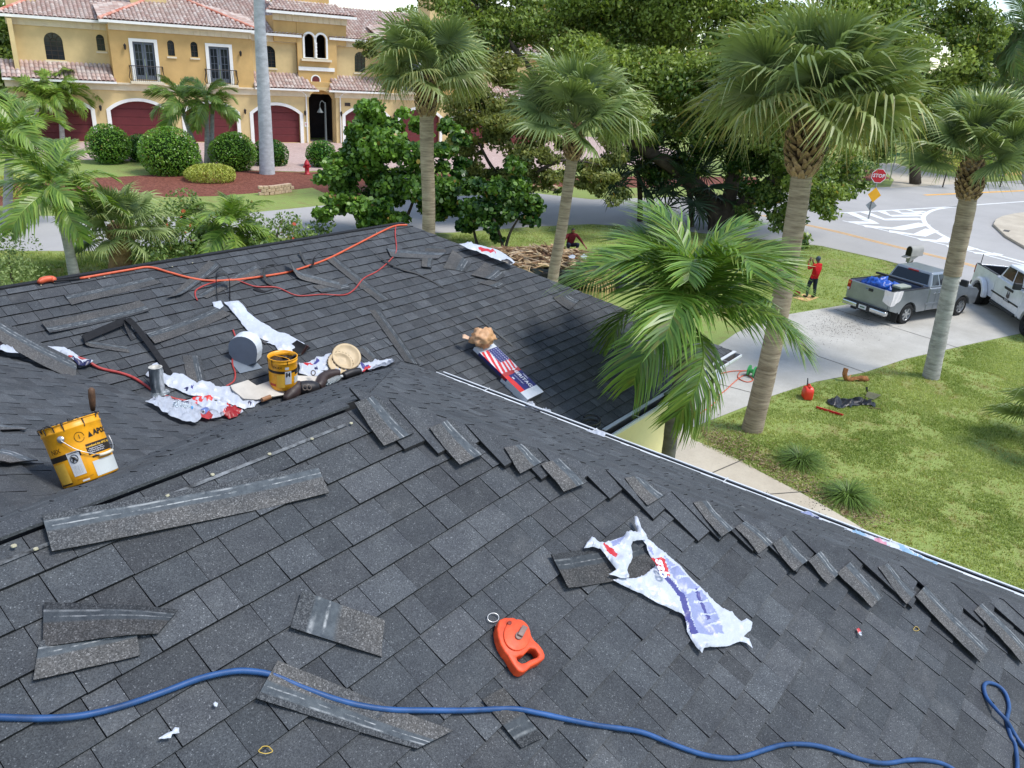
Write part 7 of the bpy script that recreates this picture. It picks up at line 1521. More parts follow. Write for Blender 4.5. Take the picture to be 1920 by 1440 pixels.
    fb = MB(); fb.box((wb + .70, -W + .03, .42), (wb + .95, W - .03, .66)); fin(fb, 'front_bumper', M_CHR, t, .05); b = MB(); b.box((wb + .78, -.55, .68), (wb + .86, .55, hz - .36)); fin(b, 'grille', M_PLA, t, .02)
    for s in (1, -1): b = MB(); b.box((wb + .76, s * (W - .2) - .16, .74), (wb + .885, s * (W - .2) + .16, .96)); fin(b, 'headlight', M_CHR, t, .04)
    lo = [(xc0 + .02, W - .05), (xc1 + .30, W - .05)]; hi = [(xc0 + .20, W - .22), (xc1 - .42, W - .22)]
    V = [(lo[0][0], -lo[0][1], hz - .02), (lo[1][0], -lo[1][1], hz - .06), (lo[1][0], lo[1][1], hz - .06), (lo[0][0], lo[0][1], hz - .02), (hi[0][0], -hi[0][1], roof), (hi[1][0], -hi[1][1], roof), (hi[1][0], hi[1][1], roof), (hi[0][0], hi[0][1], roof)]
    b = MB(); b.add(V, [(0, 3, 2, 1), (4, 5, 6, 7), (0, 1, 5, 4), (1, 2, 6, 5), (2, 3, 7, 6), (3, 0, 4, 7)]); gh = fin(b, 'cab_roof', paint, t, .06)
    V = [Vector(v) for v in V]
    def pane(nm, a, c, d, e, u0, u1, v0, v1, m=M_TINT, lift=.012):
        f = lambda u, v: (a * (1 - u) + c * u) * (1 - v) + (e * (1 - u) + d * u) * v; n = (c - a).cross(e - a).normalized(); ctr = f(.5, .5); n = n if n.dot(ctr - Vector((1.6, 0, 1.2))) > 0 else -n
        q = [f(u0, v0), f(u1, v0), f(u1 , v1), f(u0, v1)]; b = MB(); b.prism([p + n * -.01 for p in q], n * (lift + .01)); return fin(b, nm, m, t, .006)
    rw = pane('rear_window', V[3], V[0], V[4], V[7], .06, .94, .16, .86)
    b = MB(); b.box((hi[0][0] - .07, -.20, roof - .075), (hi[0][0] + .02, .20, roof - .03)); fin(b, 'brake_light', M_TAIL)
    pane('windscreen', V[1], V[2], V[6], V[5], .06, .94, .10, .92)
    for a, c, d, e in ((V[0], V[1], V[5], V[4]), (V[2], V[3], V[7], V[6])):
        flip = a.y > 0
        cuts = ((.07, .28), (.33, .72)) if not crew else ((.08, .46), (.50, .80))
        for u0, u1 in cuts: pane('side_window', a, c, d, e, (1 - u1) if flip else u0, (1 - u0) if flip else u1, .16, .86)
    # wheels
    for x in (0, wb):
        for s in (1, -1):
            offs = (0,) if not (dually and x == 0) else (0, -.27)
            for o_ in offs:
                w = .25; y = s * (W - .14 + (.22 if dually and x == 0 else 0) + o_); M = Matrix.Translation((x, y, R)) @ Matrix.Rotation(math.pi / 2 * -s, 4, 'X'); b = MB(); b.lathe([(R * .62, -w / 2), (R * .9, -w / 2), (R, -w * .38), (R, w * .38), (R * .92, w / 2), (R * .62, w / 2)], 28, M=M); wo = b.build('wheel', M_TYRE, t, smooth=False); wo.data.transform(S)
                b = MB(); b.lathe([(R * .62, w * .49), (R * .60, w * .40), (R * .56, w * .2), (R * .3, w * .15), (.001, w * .15)], 28, M=M)
                for k in range(6): a = 2 * math.pi * k / 6; b.box((R * .10, -.035, w * .16), (R * .58, .035, w * .40), M=M @ Matrix.Rotation(a, 4, 'Z'))
                b.lathe([(R * .16, w * .16), (R * .15, w * .44), (.001, w * .46)], 12, M=M); fin(b, 'rim', rimmat or M_RIM, wo)
        b = MB(); b.tube([(x, -W + .2, R), (x, W - .2, R)], .07, 6); fin(b, 'axle', M_PLA)
    b = MB(); b.box((-.9, -.5, R - .02), (wb + .5, .5, zf - .2)); fin(b, 'chassis', M_PLA)
    for s in (1, -1): b = MB(); b.box((-.62, s * (W - .1) - .13, .12), (-.60, s * (W - .1) + .13, zf - .1)); fin(b, 'mud_flap', M_PLA)
    return t, S, fin
Pr = G(1689, 606); Pf = G(1780, 590); aS = math.atan2(Pf.y - Pr.y, Pf.x - Pr.x) - .03; lf = Vector((-math.sin(aS), math.cos(aS), 0)); sc = .98
M_SIL = m_paint('silver_paint', srgb(146, 152, 158), .55); M_WPT = m_paint('white_paint', srgb(226, 230, 236), .0)
silver, S_s, fin_s = pickup('pickup_truck', 'silver extended cab pickup with blue tarp in its bed on the driveway', Pr + lf * .80, aS, sc, M_SIL)
Wr = G(1829, 569); Wf = G(1916, 632); aW = math.atan2(Wf.y - Wr.y, Wf.x - Wr.x); lf = Vector((-math.sin(aW), math.cos(aW), 0))
white, S_w, fin_w = pickup('pickup_truck', 'white dual rear wheel pickup cut off by the right edge', Wr + lf * 1.05, aW, 1.0, M_WPT, True, True, M_PLA, .42)
b = MB()   # emblem and lettering on the white door, red flag at the bed corner
b.add([(2.15, -1.022, .92), (2.20, -1.022, 1.18), (2.28, -1.022, .98), (2.36, -1.022, 1.18), (2.42, -1.022, .92), (2.30, -1.022, .86)], [(0, 1, 2, 5), (5, 2, 3, 4)]); fin_w(b, 'door_emblem', mat('emblem_grey', srgb(86, 78, 78), .6))
b = MB(); b.box((2.02, -1.03, .76), (2.55, -1.021, .84)); fin_w(b, 'door_lettering', M_PLA); b = MB(); b.box((1.9, -1.03, 1.16), (2.6, -1.021, 1.25)); fin_w(b, 'door_sticker', M_PLA)
o = text_part('door_print', 'ROOFING', .075, lambda x, y: Vector((2.285 + x, -1.034, .80 + y)), M_WTXT, white, .001)
for lo, hi in (((-1.0, -.88, .9), (.93, -.86, 1.41)), ((-1.0, .86, .9), (.93, .88, 1.41)), ((.86, -.86, .9), (.88, .86, 1.41)), ((-1.04, -.86, .9), (-1.02, .86, 1.38)), ((-1.0, -.85, .89), (.85, .85, .91))): b = MB(); b.box(lo, hi); fin_w(b, 'bed_liner', M_PLA)
fl = thing('warning_flag', 'red flag tied to a bar at the tail of the white pickup', 'flag', white.location + Vector((0, 0, 1.4)) - Vector((math.cos(aW), math.sin(aW), 0)) * .95 - lf * .9)
b = MB(); b.tube([(0, 0, 0), (0, 0, .45)], .015, 6); b.build('pole', M_PLA, fl); b = MB()
for k in range(4): b.quad((.02, 0, .1 + .08 * k), (.16, .03 * (k % 2), .08 + .08 * k), (.16, .03 * ((k + 1) % 2), .16 + .08 * k), (.02, 0, .18 + .08 * k))
b.build('cloth', mat('flag_red', srgb(206, 40, 44), .7), fl)
# load in the silver bed: blue tarp, green box, rail across
mw = Matrix.Translation(silver.location) @ Matrix.Rotation(aS, 4, 'Z')
tarp = thing('blue_tarp', 'crumpled blue tarp in the bed of the silver pickup', 'tarp', mw @ Vector((-.35, .1, .80))); M_TARP = mat('blue_tarp', srgb(32, 84, 176), .35, .2, 6, .5)
blob('tarp_heap', Vector((0, .1, .26)), .55, .48, .34, M_TARP, tarp, 5, .6, 14, 36, world=False); blob('tarp_fold', Vector((.25, -.35, .22)), .35, .3, .28, M_TARP, tarp, 9, .6, 14, 30, world=False)
cb = thing('tool_box', 'dark green box standing in the bed of the silver pickup', 'box', mw @ Vector((-.25, -.62, .80)), aS); b = MB(); b.box((-.3, -.16, 0), (.3, .16, .52)); b.build('box_body', mat('green_box', srgb(52, 62, 56), .5), cb, bevel=.02); b = MB(); b.box((-.31, -.17, .52), (.31, .17, .60)); b.build('box_lid', mat('box_lid', srgb(156, 162, 150), .5), cb, bevel=.02)
br = thing('lumber_rail', 'long dark rail lying across the silver pickup bed', 'rail', mw @ Vector((.55, 0, 1.34)), aS); b = MB(); b.box((-.06, -.88, 0), (.06, 1.05, .07)); b.build('rail_bar', M_PLA, br, bevel=.008)
cl = thing('shop_cloth', 'white cloth hung over the rear corner of the silver pickup', 'cloth', mw @ Vector((-1.0, -.9, 1.28)), aS); b = MB(); M_CLO = mat('white_cloth', srgb(226, 220, 220), .8, .06, 6)
n = 12; g_ = [[None] * (n + 1) for _ in range(n + 1)]
for i in range(n + 1):
    for j in range(n + 1):
        s, t_ = i / n, j / n; x = -.17 + .62 * s; y = -.07 - .012 * math.sin(s * 14); 
        if s < .28: x, y = -.165 - .012 * math.sin(t_ * 9 + s * 9), -.05 + .30 * (.28 - s) / .28
        else: x = -.165 + .55 * (s - .28) / .72; y = -.075 - .015 * math.sin(s * 20 + t_ * 3)
        g_[i][j] = Vector((x, y, .03 - (.42 + .12 * math.sin(s * 4)) * t_))
for i in range(n):
    for j in range(n): b.quad(g_[i][j], g_[i + 1][j], g_[i + 1][j + 1], g_[i][j + 1])
b.build('cloth_sheet', M_CLO, cl, smooth=True)
# ================================================================ people, trailer, signs, yard clutter
M_SKIN = mat('skin', srgb(132, 88, 66), .55, .08, 12, .35); M_RSH = mat('red_shirt', srgb(190, 28, 34), .85, .15, 14, .2, bump=.3, bscale=30); M_DRS = mat('dark_red_shirt', srgb(92, 26, 32), .85, .15, 14, .2); M_JEAN = mat('dark_jeans', srgb(40, 46, 60), .85, .2, 16, .2); M_SHOE = mat('black_shoe', srgb(26, 25, 26), .6, .1, 9); M_HAIR = mat('dark_hair', srgb(24, 20, 19), .6, .2, 30); M_CAP = mat('grey_cap', srgb(66, 76, 86), .8, .25, 18)
def body(name, J, E, root, pick, mats, parent):
    """one continuous skinned figure: J joint -> (xyz, radius), E bones; pick(center) -> material index"""
    me = bpy.data.meshes.new('fig'); ks = list(J); me.from_pydata([J[k][0] for k in ks], [(ks.index(a), ks.index(c)) for a, c in E], []); o = bpy.data.objects.new('fig', me); COL.objects.link(o)
    md = o.modifiers.new('s', 'SKIN'); md.use_smooth_shade = True; md.branch_smoothing = .4
    for k, sv in zip(ks, me.skin_vertices[0].data): r = J[k][1]; sv.radius = (r, r) if not isinstance(r, tuple) else r; sv.use_root = (k == root)
    ss = o.modifiers.new('u', 'SUBSURF'); ss.levels = 2; ss.render_levels = 2
    dg = bpy.context.evaluated_depsgraph_get(); m2 = bpy.data.meshes.new_from_object(o.evaluated_get(dg)); bpy.data.objects.remove(o); m2.name = name; m2.materials.clear()
    for m in mats: m2.materials.append(m)
    for p in m2.polygons: p.material_index = pick(p.center); p.use_smooth = True
    b = bpy.data.objects.new(name, m2); COL.objects.link(b); b.parent = parent; return b
def hand(J, E, tag_, wrist, w, d, up):
    """palm and five unequal, bent fingers beyond the wrist; d hand direction, up back-of-hand side"""
    w, d, up = Vector(w), Vector(d).normalized(), Vector(up).normalized(); sd = d.cross(up).normalized(); J[tag_ + 'palm'] = (tuple(w + d * .06), .03); E.append((wrist, tag_ + 'palm'))
    for k, (o, L) in enumerate(((-.03, .07), (-.01, .08), (.01, .075), (.03, .06))):
        J[tag_ + 'f%da' % k] = (tuple(w + d * (.09 + L * .5) + sd * o), .0095); J[tag_ + 'f%db' % k] = (tuple(w + d * (.09 + L * .9) + sd * o - up * .03), .008); E += [(tag_ + 'palm', tag_ + 'f%da' % k), (tag_ + 'f%da' % k, tag_ + 'f%db' % k)]
    J[tag_ + 'ta'] = (tuple(w + d * .06 - sd * .045 - up * .01), .011); J[tag_ + 'tb'] = (tuple(w + d * .10 - sd * .06 - up * .025), .009); E += [(tag_ + 'palm', tag_ + 'ta'), (tag_ + 'ta', tag_ + 'tb')]
# standing worker in red (x forward, y left)
PS = G(1518, 559); hd = 1.2; man = thing('person', 'person in red long-sleeved shirt and dark jeans standing on cardboard, arms raised', 'person', PS + Vector((0, 0, .022)), hd)
J = {'pel': ((0, 0, .88), .145), 'spine': ((-.04, 0, 1.05), .155), 'chest': ((-.06, 0, 1.22), .175), 'neck': ((-.03, 0, 1.40), .055), 'head': ((0, 0, 1.50), .082), 'crown': ((-.005, 0, 1.60), .078)}
E = [('pel', 'spine'), ('spine', 'chest'), ('chest', 'neck'), ('neck', 'head'), ('head', 'crown')]
for s, t_ in ((1, 'l'), (-1, 'r')):
    J.update({t_ + 'hip': ((0, .10 * s, .84), .11), t_ + 'knee': ((.03 + .05 * s, .13 * s, .46), .078), t_ + 'ank': ((-.02 + .07 * s, .14 * s, .09), .048), t_ + 'heel': ((-.03 + .07 * s, .14 * s, .045), .042), t_ + 'toe': ((.14 + .07 * s, .16 * s, .038), .036)})
    J.update({t_ + 'sho': ((-.05, .21 * s, 1.32), .085), t_ + 'elb': ((.16, .24 * s, 1.14), .052), t_ + 'wri': ((.30, .13 * s, 1.34), .034)})
    E += [('pel', t_ + 'hip'), (t_ + 'hip', t_ + 'knee'), (t_ + 'knee', t_ + 'ank'), (t_ + 'ank', t_ + 'heel'), (t_ + 'heel', t_ + 'toe'), ('chest', t_ + 'sho'), (t_ + 'sho', t_ + 'elb'), (t_ + 'elb', t_ + 'wri')]
    hand(J, E, t_, t_ + 'wri', J[t_ + 'wri'][0], (.12, -.25 * s, 1), (1, 0, 0))
def pk(c):
    if c.z > 1.40 and c.x < .12: return 4 if (c.z > 1.535 and c.x < .1) or (c.z > 1.47 and c.x < -.02) else 0
    if c.x > .24 and c.z > 1.32: return 0
    if c.z > .80: return 1
    return 3 if c.z < .085 else 2
body('body', J, E, 'pel', pk, [M_SKIN, M_RSH, M_JEAN, M_SHOE, M_CAP], man)
b = MB()
for s in (-1, 1): b.lathe([(.001, .012), (.01, .008), (.012, 0)], 8, M=Matrix.Translation((.075, .03 * s, 1.515)) @ Matrix.Rotation(math.pi / 2, 4, 'Y'))
b.build('eyes', M_HAIR, man); b = MB(); b.tube([(.078, 0, 1.52), (.1, 0, 1.49), (.082, 0, 1.475)], [.008, .014, .008], 6); b.build('nose', M_SKIN, man)
for s in (-1, 1): b = MB(); b.lathe([(.001, .008), (.02, .008), (.024, 0)], 8, M=Matrix.Translation((0, .08 * s, 1.5)) @ Matrix.Rotation(math.pi / 2 * -s, 4, 'X')); b.build('ear', M_SKIN, man)
b = MB(); b.lathe([(.09, 0), (.094, .03), (.08, .08), (.04, .11), (.001, .115)], 18, M=Matrix.Translation((-.004, 0, 1.55))); b.build('cap', M_CAP, man, smooth=True); b = MB(); b.box((.05, -.06, 1.552), (.16, .06, 1.562)); b.build('cap_peak', M_CAP, man, bevel=.004)
dr = thing('drink_cup', 'brown cup held up by the standing person', 'cup', man.location + Matrix.Rotation(hd, 3, 'Z') @ Vector((.335, 0, 1.38))); b = MB(); b.lathe([(.001, 0), (.03, 0), (.042, .16), (.036, .16), (.028, .02)], 14); b.build('cup_body', mat('cup_brown', srgb(120, 92, 74), .5), dr, smooth=True)
cd = thing('cardboard_mat', 'tan cardboard flattened on the grass under the standing person', 'cardboard', PS); b = MB(); M_TANC = mat('tan_cardboard', srgb(206, 170, 116), .85, .1, 3)
q = [p - PS for p in gp([(1486, 559), (1508, 551), (1536, 558), (1513, 566)])]; b.prism([(p.x, p.y, .004) for p in q], (0, 0, .014)); b.build('board', M_TANC, cd)
cu = thing('red_cushion', 'dark red helmet-like cushion on the grass beside the cardboard', 'cushion', G(1494, 554)); blob('cushion_body', (0, 0, .10), .14, .12, .11, mat('cushion_red', srgb(150, 26, 30), .6), cu, 2, .15, 6, 18, world=False)
# debris trailer with its load of palm husks
rt = Vector((.595, -.804, 0)); aw = Vector((.804, .595, 0)); T0 = at(1045, 545, 29.5); T0.z = 0; tang = math.atan2(rt.y, rt.x)
tr = thing('debris_trailer', 'dark dump trailer beside the far hip loaded with palm debris', 'trailer', T0, tang); M_TRL = mat('trailer_grey', srgb(66, 72, 80), .5, .15, 5, .4)
for nm, lo, hi in (('side_panel', (-2.5, -1.05, .2), (2.5, -.98, .74)), ('side_panel', (-2.5, 1.5, .2), (2.5, 1.57, .74)), ('end_panel', (-2.57, -1.05, .2), (-2.501, 1.57, .74)), ('end_panel', (2.501, -1.05, .2), (2.57, 1.57, .74)), ('bed_floor', (-2.5, -1.0, .18), (2.5, 1.5, .199))): b = MB(); b.box(lo, hi); b.build(nm, M_TRL, tr, bevel=.012, seg=1)
for x in (-2.2, -1.1, 0, 1.1, 2.2): b = MB(); b.box((x - .05, -1.11, .21), (x + .05, -1.051, .76)); b.build('post', M_PLA, tr)
for x in (-.5, .5):
    for y in (-1.1, 1.6): b = MB(); b.lathe([(.16, -.1), (.30, -.1), (.33, -.06), (.33, .06), (.30, .1), (.16, .1), (.001, .08)], 18, M=Matrix.Translation((x, y, .33)) @ Matrix.Rotation(math.pi / 2, 4, 'X')); b.build('wheel', M_TYRE, tr)
R_ = random.Random(17); b = MB(); MT = Matrix.Translation(T0) @ Matrix.Rotation(tang, 4, 'Z')
pal = [srgb(206, 178, 140), srgb(178, 148, 112), srgb(150, 118, 88), srgb(222, 198, 162), srgb(120, 92, 70), srgb(188, 166, 140)]
def heap(x, y): return .70 + .52 * math.exp(-((x + .3) / 2.2) ** 2 - ((y - .3) / 1.2) ** 2) + .12 * noise.noise(Vector((x * 1.7, y * 1.7, 0)))
for k in range(900):
    x, y = R_.uniform(-2.75, 2.7), R_.uniform(-1.1, 1.6); z = heap(x, y) + R_.uniform(-.12, .05); a = R_.uniform(-.7, .7) + (math.pi if R_.random() < .5 else 0) + (R_.uniform(-1.5, 1.5) if R_.random() < .25 else 0); L = R_.uniform(.25, .95); e = R_.uniform(-.3, .35); d = Vector((math.cos(a) * math.cos(e), math.sin(a) * math.cos(e), math.sin(e))) * L; m_ = Vector((x, y, z)); w = R_.uniform(.018, .05); q = R_.uniform(.75, 1.05)
    b.tube([m_ - d * .5, m_ + Vector((0, 0, R_.uniform(-.03, .06))), m_ + d * .5], [w, w * .8, w * .35], 4, col=tuple(v * q for v in R_.choice(pal)))
b.v = [tuple(MT @ Vector(v)) for v in b.v]; M_HUSK = mat('husk', srgb(240, 240, 240), .85, .15, 9, .2, attr=True)
tag(b.build('palm_husks', M_HUSK), 'heap of dry tan palm husks and sticks piled in the trailer', 'debris', kind='stuff')
b = MB(); n = 26
for i in range(n):
    for j in range(n): 
        f = lambda i, j: MT @ Vector((-2.45 + 4.9 * i / n, -.95 + 2.4 * j / n, heap(-2.45 + 4.9 * i / n, -.95 + 2.4 * j / n) - .10)); b.quad(f(i, j), f(i + 1, j), f(i + 1, j + 1), f(i, j + 1))
tag(b.build('debris_fill', mat('brown_litter', srgb(112, 86, 66), .9, .35, 9)), 'brown litter filling the trailer under the husks', 'debris', kind='stuff')
M_DRY = leafmat('dry_frond', srgb(150, 120, 76), srgb(206, 180, 124), .7, .2, .2); DRY = fan_leaf(90, pet=.5, R0=1.2, nseg=34, droop=1.6, curlb=1.3).mesh('dry_fan', M_DRY)
df = thing('dry_frond', 'dry tan palm frond drooping over the trailer side', 'palm frond', MT @ Vector((1.25, -1.0, .98)), tang - 1.4); place('fan', DRY, df, Matrix.Scale(.9, 4))
for k, (u, v, lab) in enumerate(((1072, 481, 'white scrap left in the debris below the crouching person'), (1095, 481, 'white scrap right in the debris below the crouching person'))):
    wrap('white_litter', lab, [(u - 7, v), (u, v - 4), (u + 7, v - 1), (u + 4, v + 4), (u - 3, v + 3)], .06, 2.5, f=lambda u, v, h: hit(u, v, (1.2, 0, 0), h), seed=60 + k, group='paper scraps', cat='litter')
# crouching worker on the load
PQ = MT @ Vector((.42, .95, 0)); PQ.z = 1.02; hq = math.atan2(-.75, -.5); sq = thing('person', 'person in dark red shirt crouching on the palm debris, arms spread', 'person', PQ, hq)
J = {'pel': ((-.10, 0, .26), .13), 'spine': ((-.05, 0, .42), .135), 'chest': ((.02, 0, .60), .155), 'neck': ((.07, 0, .77), .055), 'head': ((.11, 0, .87), .085), 'crown': ((.11, 0, .97), .08)}; E = [('pel', 'spine'), ('spine', 'chest'), ('chest', 'neck'), ('neck', 'head'), ('head', 'crown')]
for s, t_ in ((1, 'l'), (-1, 'r')):
    J.update({t_ + 'hip': ((-.08, .10 * s, .24), .10), t_ + 'knee': ((.30, .20 * s, .38), .075), t_ + 'ank': ((.14, .18 * s, .07), .05), t_ + 'toe': ((.34, .20 * s, .04), .04), t_ + 'sho': ((.03, .19 * s, .69), .075), t_ + 'elb': ((.12, .36 * s, .48), .052), t_ + 'wri': ((.28, .48 * s, .30), .034)})
    E += [('pel', t_ + 'hip'), (t_ + 'hip', t_ + 'knee'), (t_ + 'knee', t_ + 'ank'), (t_ + 'ank', t_ + 'toe'), ('chest', t_ + 'sho'), (t_ + 'sho', t_ + 'elb'), (t_ + 'elb', t_ + 'wri')]; hand(J, E, t_, t_ + 'wri', J[t_ + 'wri'][0], (.8, .3 * s, -.6), (.3, 0, 1))
def pk2(c):
    if c.z > .77: return 4 if c.z > .90 or c.x < .12 else 0
    if abs(c.y) > .42: return 0
    if c.z > .36 and not (c.x > .14 and abs(c.y) < .32 and c.z < .47): return 1
    return 3 if c.z < .075 else 2
body('body', J, E, 'pel', pk2, [M_SKIN, M_DRS, M_JEAN, M_SHOE, M_HAIR], sq)
# ---- signs and mailbox
M_POLE = mat('galvanised', srgb(150, 154, 156), .5, .1, 6, .5, .5); M_STOP = mat('sign_red', srgb(196, 30, 44), .45, .05, 4); M_YSG = mat('sign_yellow', srgb(246, 178, 30), .45, .05, 4)
SP = G(1628, 411); topP = over(SP, 1649, 318); sp = thing('stop_sign', 'red stop sign with a yellow diamond below it at the striped island', 'street sign', SP); fv = (Vector((0, 0, 0)) - SP); fv.z = 0; fv.normalize(); fv = Matrix.Rotation(.35, 3, 'Z') @ fv; rv = Vector((-fv.y, fv.x, 0)); lean = (topP - SP); hT = lean.z
ax = Vector((lean.x * .35, lean.y * .35, hT)); b = MB(); b.tube([Vector((0, 0, 0)), ax], .045, 8); b.build('pole', M_POLE, sp)
def plate(nm, c, pts, m, th=.02): b = MB(); b.prism([c + rv * x + Vector((0, 0, 1)) * z + fv * .05 for x, z in pts], fv * th); return b.build(nm, m, sp)
oc = lambda r: [(r * math.cos(math.pi / 8 + k * math.pi / 4), r * math.sin(math.pi / 8 + k * math.pi / 4)) for k in range(8)]
c = ax * .88; plate('border', c, oc(.46), M_WTXT, .015); plate('octagon', c + fv * .008, oc(.425), M_STOP, .015); text_part('lettering', 'STOP', .30, lambda x, y: c + rv * x + Vector((0, 0, y)) + fv * .085, M_WTXT, sp, .006)
c2 = ax * .50; plate('diamond', c2, [(.40, 0), (0, .46), (-.40, 0), (0, -.46)], M_YSG); c3 = ax * .28; b = MB(); b.prism([c3 + rv * x + Vector((0, 0, z)) - fv * .05 for x, z in [(.34, 0), (0, .34), (-.34, 0), (0, -.34)]], -fv * .02); b.build('rear_plate', M_POLE, sp)
S2 = G(1668, 338); p2 = thing('sign_pole', 'thin grey pole with green street plate beyond the stop sign', 'street sign', S2); e = over(S2, 1682, 290) - S2; e = Vector((e.x * .3, e.y * .3, e.z)); b = MB(); b.tube([Vector((0, 0, 0)), e], .05, 6); b.build('pole', M_POLE, p2); b = MB(); b.box((-.7, -.03, -.15), (.7, .03, .15), M=Matrix.Translation(e) @ Matrix.Rotation(math.atan2(rv.y, rv.x), 4, 'Z')); b.build('name_plate', mat('sign_green', srgb(26, 120, 96), .5), p2)
MP = G(1704, 500); mb = thing('mailbox', 'big grey plastic mailbox with its door hanging open behind the silver pickup', 'mailbox', MP, math.atan2(rt.y, rt.x) + .5); M_MB = mat('mailbox_grey', srgb(158, 156, 150), .6, .08, 4); zt = over(MP, 1712, 482).z
b = MB(); b.box((-.10, -.09, 0), (.10, .09, zt)); b.build('post', mat('post_brown', srgb(96, 92, 86), .7), mb, bevel=.02); pr = [(-.17, 0), (.17, 0), (.17, .22)] + [(.17 * math.cos(w), .22 + .17 * math.sin(w)) for w in [math.pi * k / 10 for k in range(1, 10)]] + [(-.17, .22)]
b = MB(); b.prism([(-.28, y, zt + .05 + z * 1.25) for y, z in pr], (.85, 0, 0)); b.build('box_shell', M_MB, mb, bevel=.02); b = MB(); b.prism([(-.295, y * .85, zt + .08 + z * 1.1) for y, z in pr], (.012, 0, 0)); b.build('opening', M_BTXT, mb)
b = MB(); b.prism([(-.31, -.17, zt + .03), (-.31, .17, zt + .03), (-.50, .17, zt - .02), (-.50, -.17, zt - .02)], (0, 0, .03)); b.build('door_flap', M_MB, mb); b = MB(); b.prism([(-.2, -.1, zt - .25), (.4, -.1, zt + .05), (-.2, -.1, zt + .05)], (0, .2, 0)); b.build('bracket', M_MB, mb)
# ---- clutter on the lawn
gc = thing('gas_can', 'red plastic gas can at the edge of the lawn', 'gas can', G(1512, 747), .6); M_GC = mat('gas_red', srgb(222, 56, 34), .4, .08, 6, .5)
b = MB(); b.prism([(-.17, -.12, .005), (.17, -.12, .005), (.18, -.12, .26), (.10, -.12, .34), (-.08, -.12, .36), (-.16, -.12, .28)], (0, .24, 0)); b.build('tank', M_GC, gc, bevel=.05, seg=3, smooth=True); b = MB(); b.tube(catmull([(-.10, 0, .33), (-.08, 0, .40), (.05, 0, .40), (.10, 0, .33)], 5), .02, 8); b.build('handle', M_GC, gc, smooth=True); b = MB(); b.tube([(.12, 0, .32), (.16, 0, .38), (.24, 0, .50)], [.03, .02, .014], 8); b.build('spout', M_PLA, gc)
bgt = wrap('black_bag', 'crumpled black plastic bag beside the red rail on the lawn', zz([(730, 740), (770, 700), (850, 690), (960, 710), (1060, 720), (1150, 690), (1230, 690), (1290, 740), (1380, 750), (1450, 790), (1440, 825), (1330, 815), (1250, 800), (1150, 820), (1040, 840), (900, 850), (840, 830), (760, 780)], 1460, 660, 8), .16, 3, base=srgb(38, 39, 44), f=lambda u, v, h: G(u, v, h), off=.02, seed=51, cat='bag', group='yard clutter', fr=4)
sh = thing('shovel', 'flat shovel head lying on the lawn by the black bag', 'shovel', G(1640, 745)); b = MB(); q = [p - sh.location for p in [G(u, v, .02 + h) for u, v, h in ((1622, 745, 0), (1626, 734, .08), (1652, 741, .06), (1638, 750, 0))]]; b.prism(q, (0, 0, .012)); b.build('blade', mat('shovel_olive', srgb(92, 92, 66), .5, .2, 9), sh); b = MB(); b.tube([q[1] + Vector((0, 0, .0)), over(G(1622, 745), 1625, 727) - sh.location], [.02, .03], 7); b.build('socket', M_PLA, sh); b = MB(); b.tube([G(1627, 764, .03) - sh.location, G(1652, 767, .03) - sh.location], .012, 6); b.build('handle_end', M_WOOD, sh)
rl = thing('red_rail', 'short red metal rail lying on the lawn', 'rail', G(1555, 772)); A_, B_ = G(1531, 765) - rl.location, G(1580, 780) - rl.location; d = (B_ - A_).normalized(); s_ = Vector((-d.y, d.x, 0)); b = MB(); b.prism([A_ + s_ * .06 + Vector((0, 0, .01)), A_ - s_ * .06 + Vector((0, 0, .01)), A_ - s_ * .06 + Vector((0, 0, .07)), A_ - s_ * .035 + Vector((0, 0, .07)), A_ - s_ * .035 + Vector((0, 0, .03)), A_ + s_ * .06 + Vector((0, 0, .03))], B_ - A_); b.build('channel', mat('rail_red', srgb(196, 26, 40), .4), rl)
pb_ = thing('palm_boot', 'dried brown palm leaf base lying at the driveway edge', 'palm debris', G(1590, 714)); b = MB(); c0 = Vector((0, 0, .03)); b.tube(catmull([c0 + Vector((.45, -.45, 0)), c0 + Vector((.2, -.2, .06)), c0, c0 + Vector((-.12, .1, .16)), c0 + Vector((-.06, .12, .34))], 4), [.03, .08, .10, .09, .05, .06] + [.07] * 11, 8); o = b.build('husk', mat('boot_tan', srgb(156, 106, 66), .8, .35, 12, .2, bump=.5, bscale=30), pb_, smooth=True)
for k in range(5): b = MB(); p = c0 + Vector((.05 * k, -.04 * k, .05)); b.tube([p, p + Vector((random.uniform(.05, .3), random.uniform(-.3, 0), random.uniform(-.02, .12)))], [.03, .008], 5); b.build('fibre', mat('boot_tan2', srgb(186, 140, 92), .8), pb_)
fy = lambda u, v, h: G(u, v, h)
hose('extension_cord', 'orange extension cord trailing over the driveway to the walkway', [(1302, 782), (1320, 770), (1340, 755), (1347, 742), (1360, 732), (1375, 718), (1390, 706), (1400, 703), (1412, 712), (1400, 716), (1384, 708), (1388, 697), (1400, 695), (1372, 696), (1345, 702)], .013, M_ORH, .016, 'cord', fy)
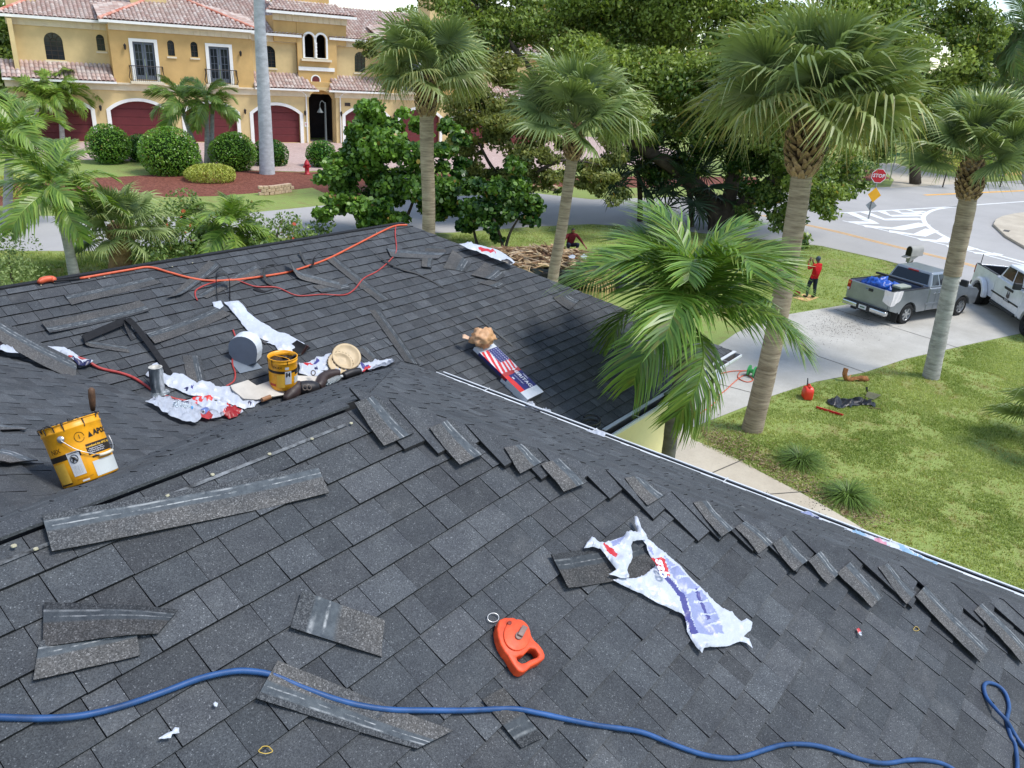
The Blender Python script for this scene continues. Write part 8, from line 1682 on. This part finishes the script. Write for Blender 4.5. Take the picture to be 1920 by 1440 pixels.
cr_ = thing('cord_reel', 'green cord reel standing on the driveway behind the thick palm', 'cord reel', G(1408, 706)); b = MB(); b.lathe([(.16, -.10), (.16, -.07), (.06, -.06), (.06, .06), (.16, .07), (.16, .10), (.001, .1)], 20, M=Matrix.Translation((0, 0, .17)) @ Matrix.Rotation(math.pi / 2, 4, 'X')); b.build('drum', mat('reel_green', srgb(70, 160, 90), .5), cr_); b = MB(); b.tube([(-.12, -.12, .005), (0, -.12, .30), (.12, -.12, .005)], .012, 6); b.build('stand', M_PLA, cr_)
wrap('yard_wrap', 'blue and white wrap scraps on the driveway by the gutter corner', [(1312, 700), (1330, 690), (1350, 698), (1352, 712), (1338, 718), (1318, 714)], .08, 3, [([(1318, 696), (1335, 694), (1335, 706)], SKYB)], f=fy, seed=71)
M_PB = mat('paver_brick', srgb(176, 132, 108), .85, .2, 5); eb = thing('brick_edging', 'row of red bricks edging the walkway below the gutter', 'brick edging', G(1275, 888))
for k in range(9): P = G(1268 + 9 * k, 872 + 7 * k); b = MB(); b.box((-.10, -.05, .016), (.10, .05, .075), M=Matrix.Translation(P - eb.location) @ Matrix.Rotation(1.5 + .05 * (k % 3), 4, 'Z')); b.build('brick', M_PB, eb, bevel=.008, seg=1)
# leaf litter along the walkway edge
b = MB(); R_ = random.Random(23)
for k in range(2600):
    s = R_.random(); e = [(1300, 815), (1360, 850), (1440, 893), (1530, 940), (1615, 990)]; i = min(3, int(s * 4)); f = s * 4 - i; u = e[i][0] + (e[i + 1][0] - e[i][0]) * f; v = e[i][1] + (e[i + 1][1] - e[i][1]) * f; P = G(u + abs(R_.gauss(0, 34)), v - abs(R_.gauss(0, 14)) + 3); a = R_.uniform(0, 6.3); r = R_.uniform(.012, .04); cc = R_.choice(pal); P.z = R_.uniform(.02, .05)
    b.add([P + Vector((math.cos(a + w) * r * (1 if w in (0, 3.14) else .4), math.sin(a + w) * r * (1 if w in (0, 3.14) else .4), R_.uniform(-.008, .012))) for w in (0, 1.57, 3.14, 4.71)], [(0, 1, 2, 3)], col=tuple(x * .6 for x in cc))
tag(b.build('leaf_litter', M_HUSK), 'brown dry leaves scattered along the walkway edge', 'leaves', kind='stuff')
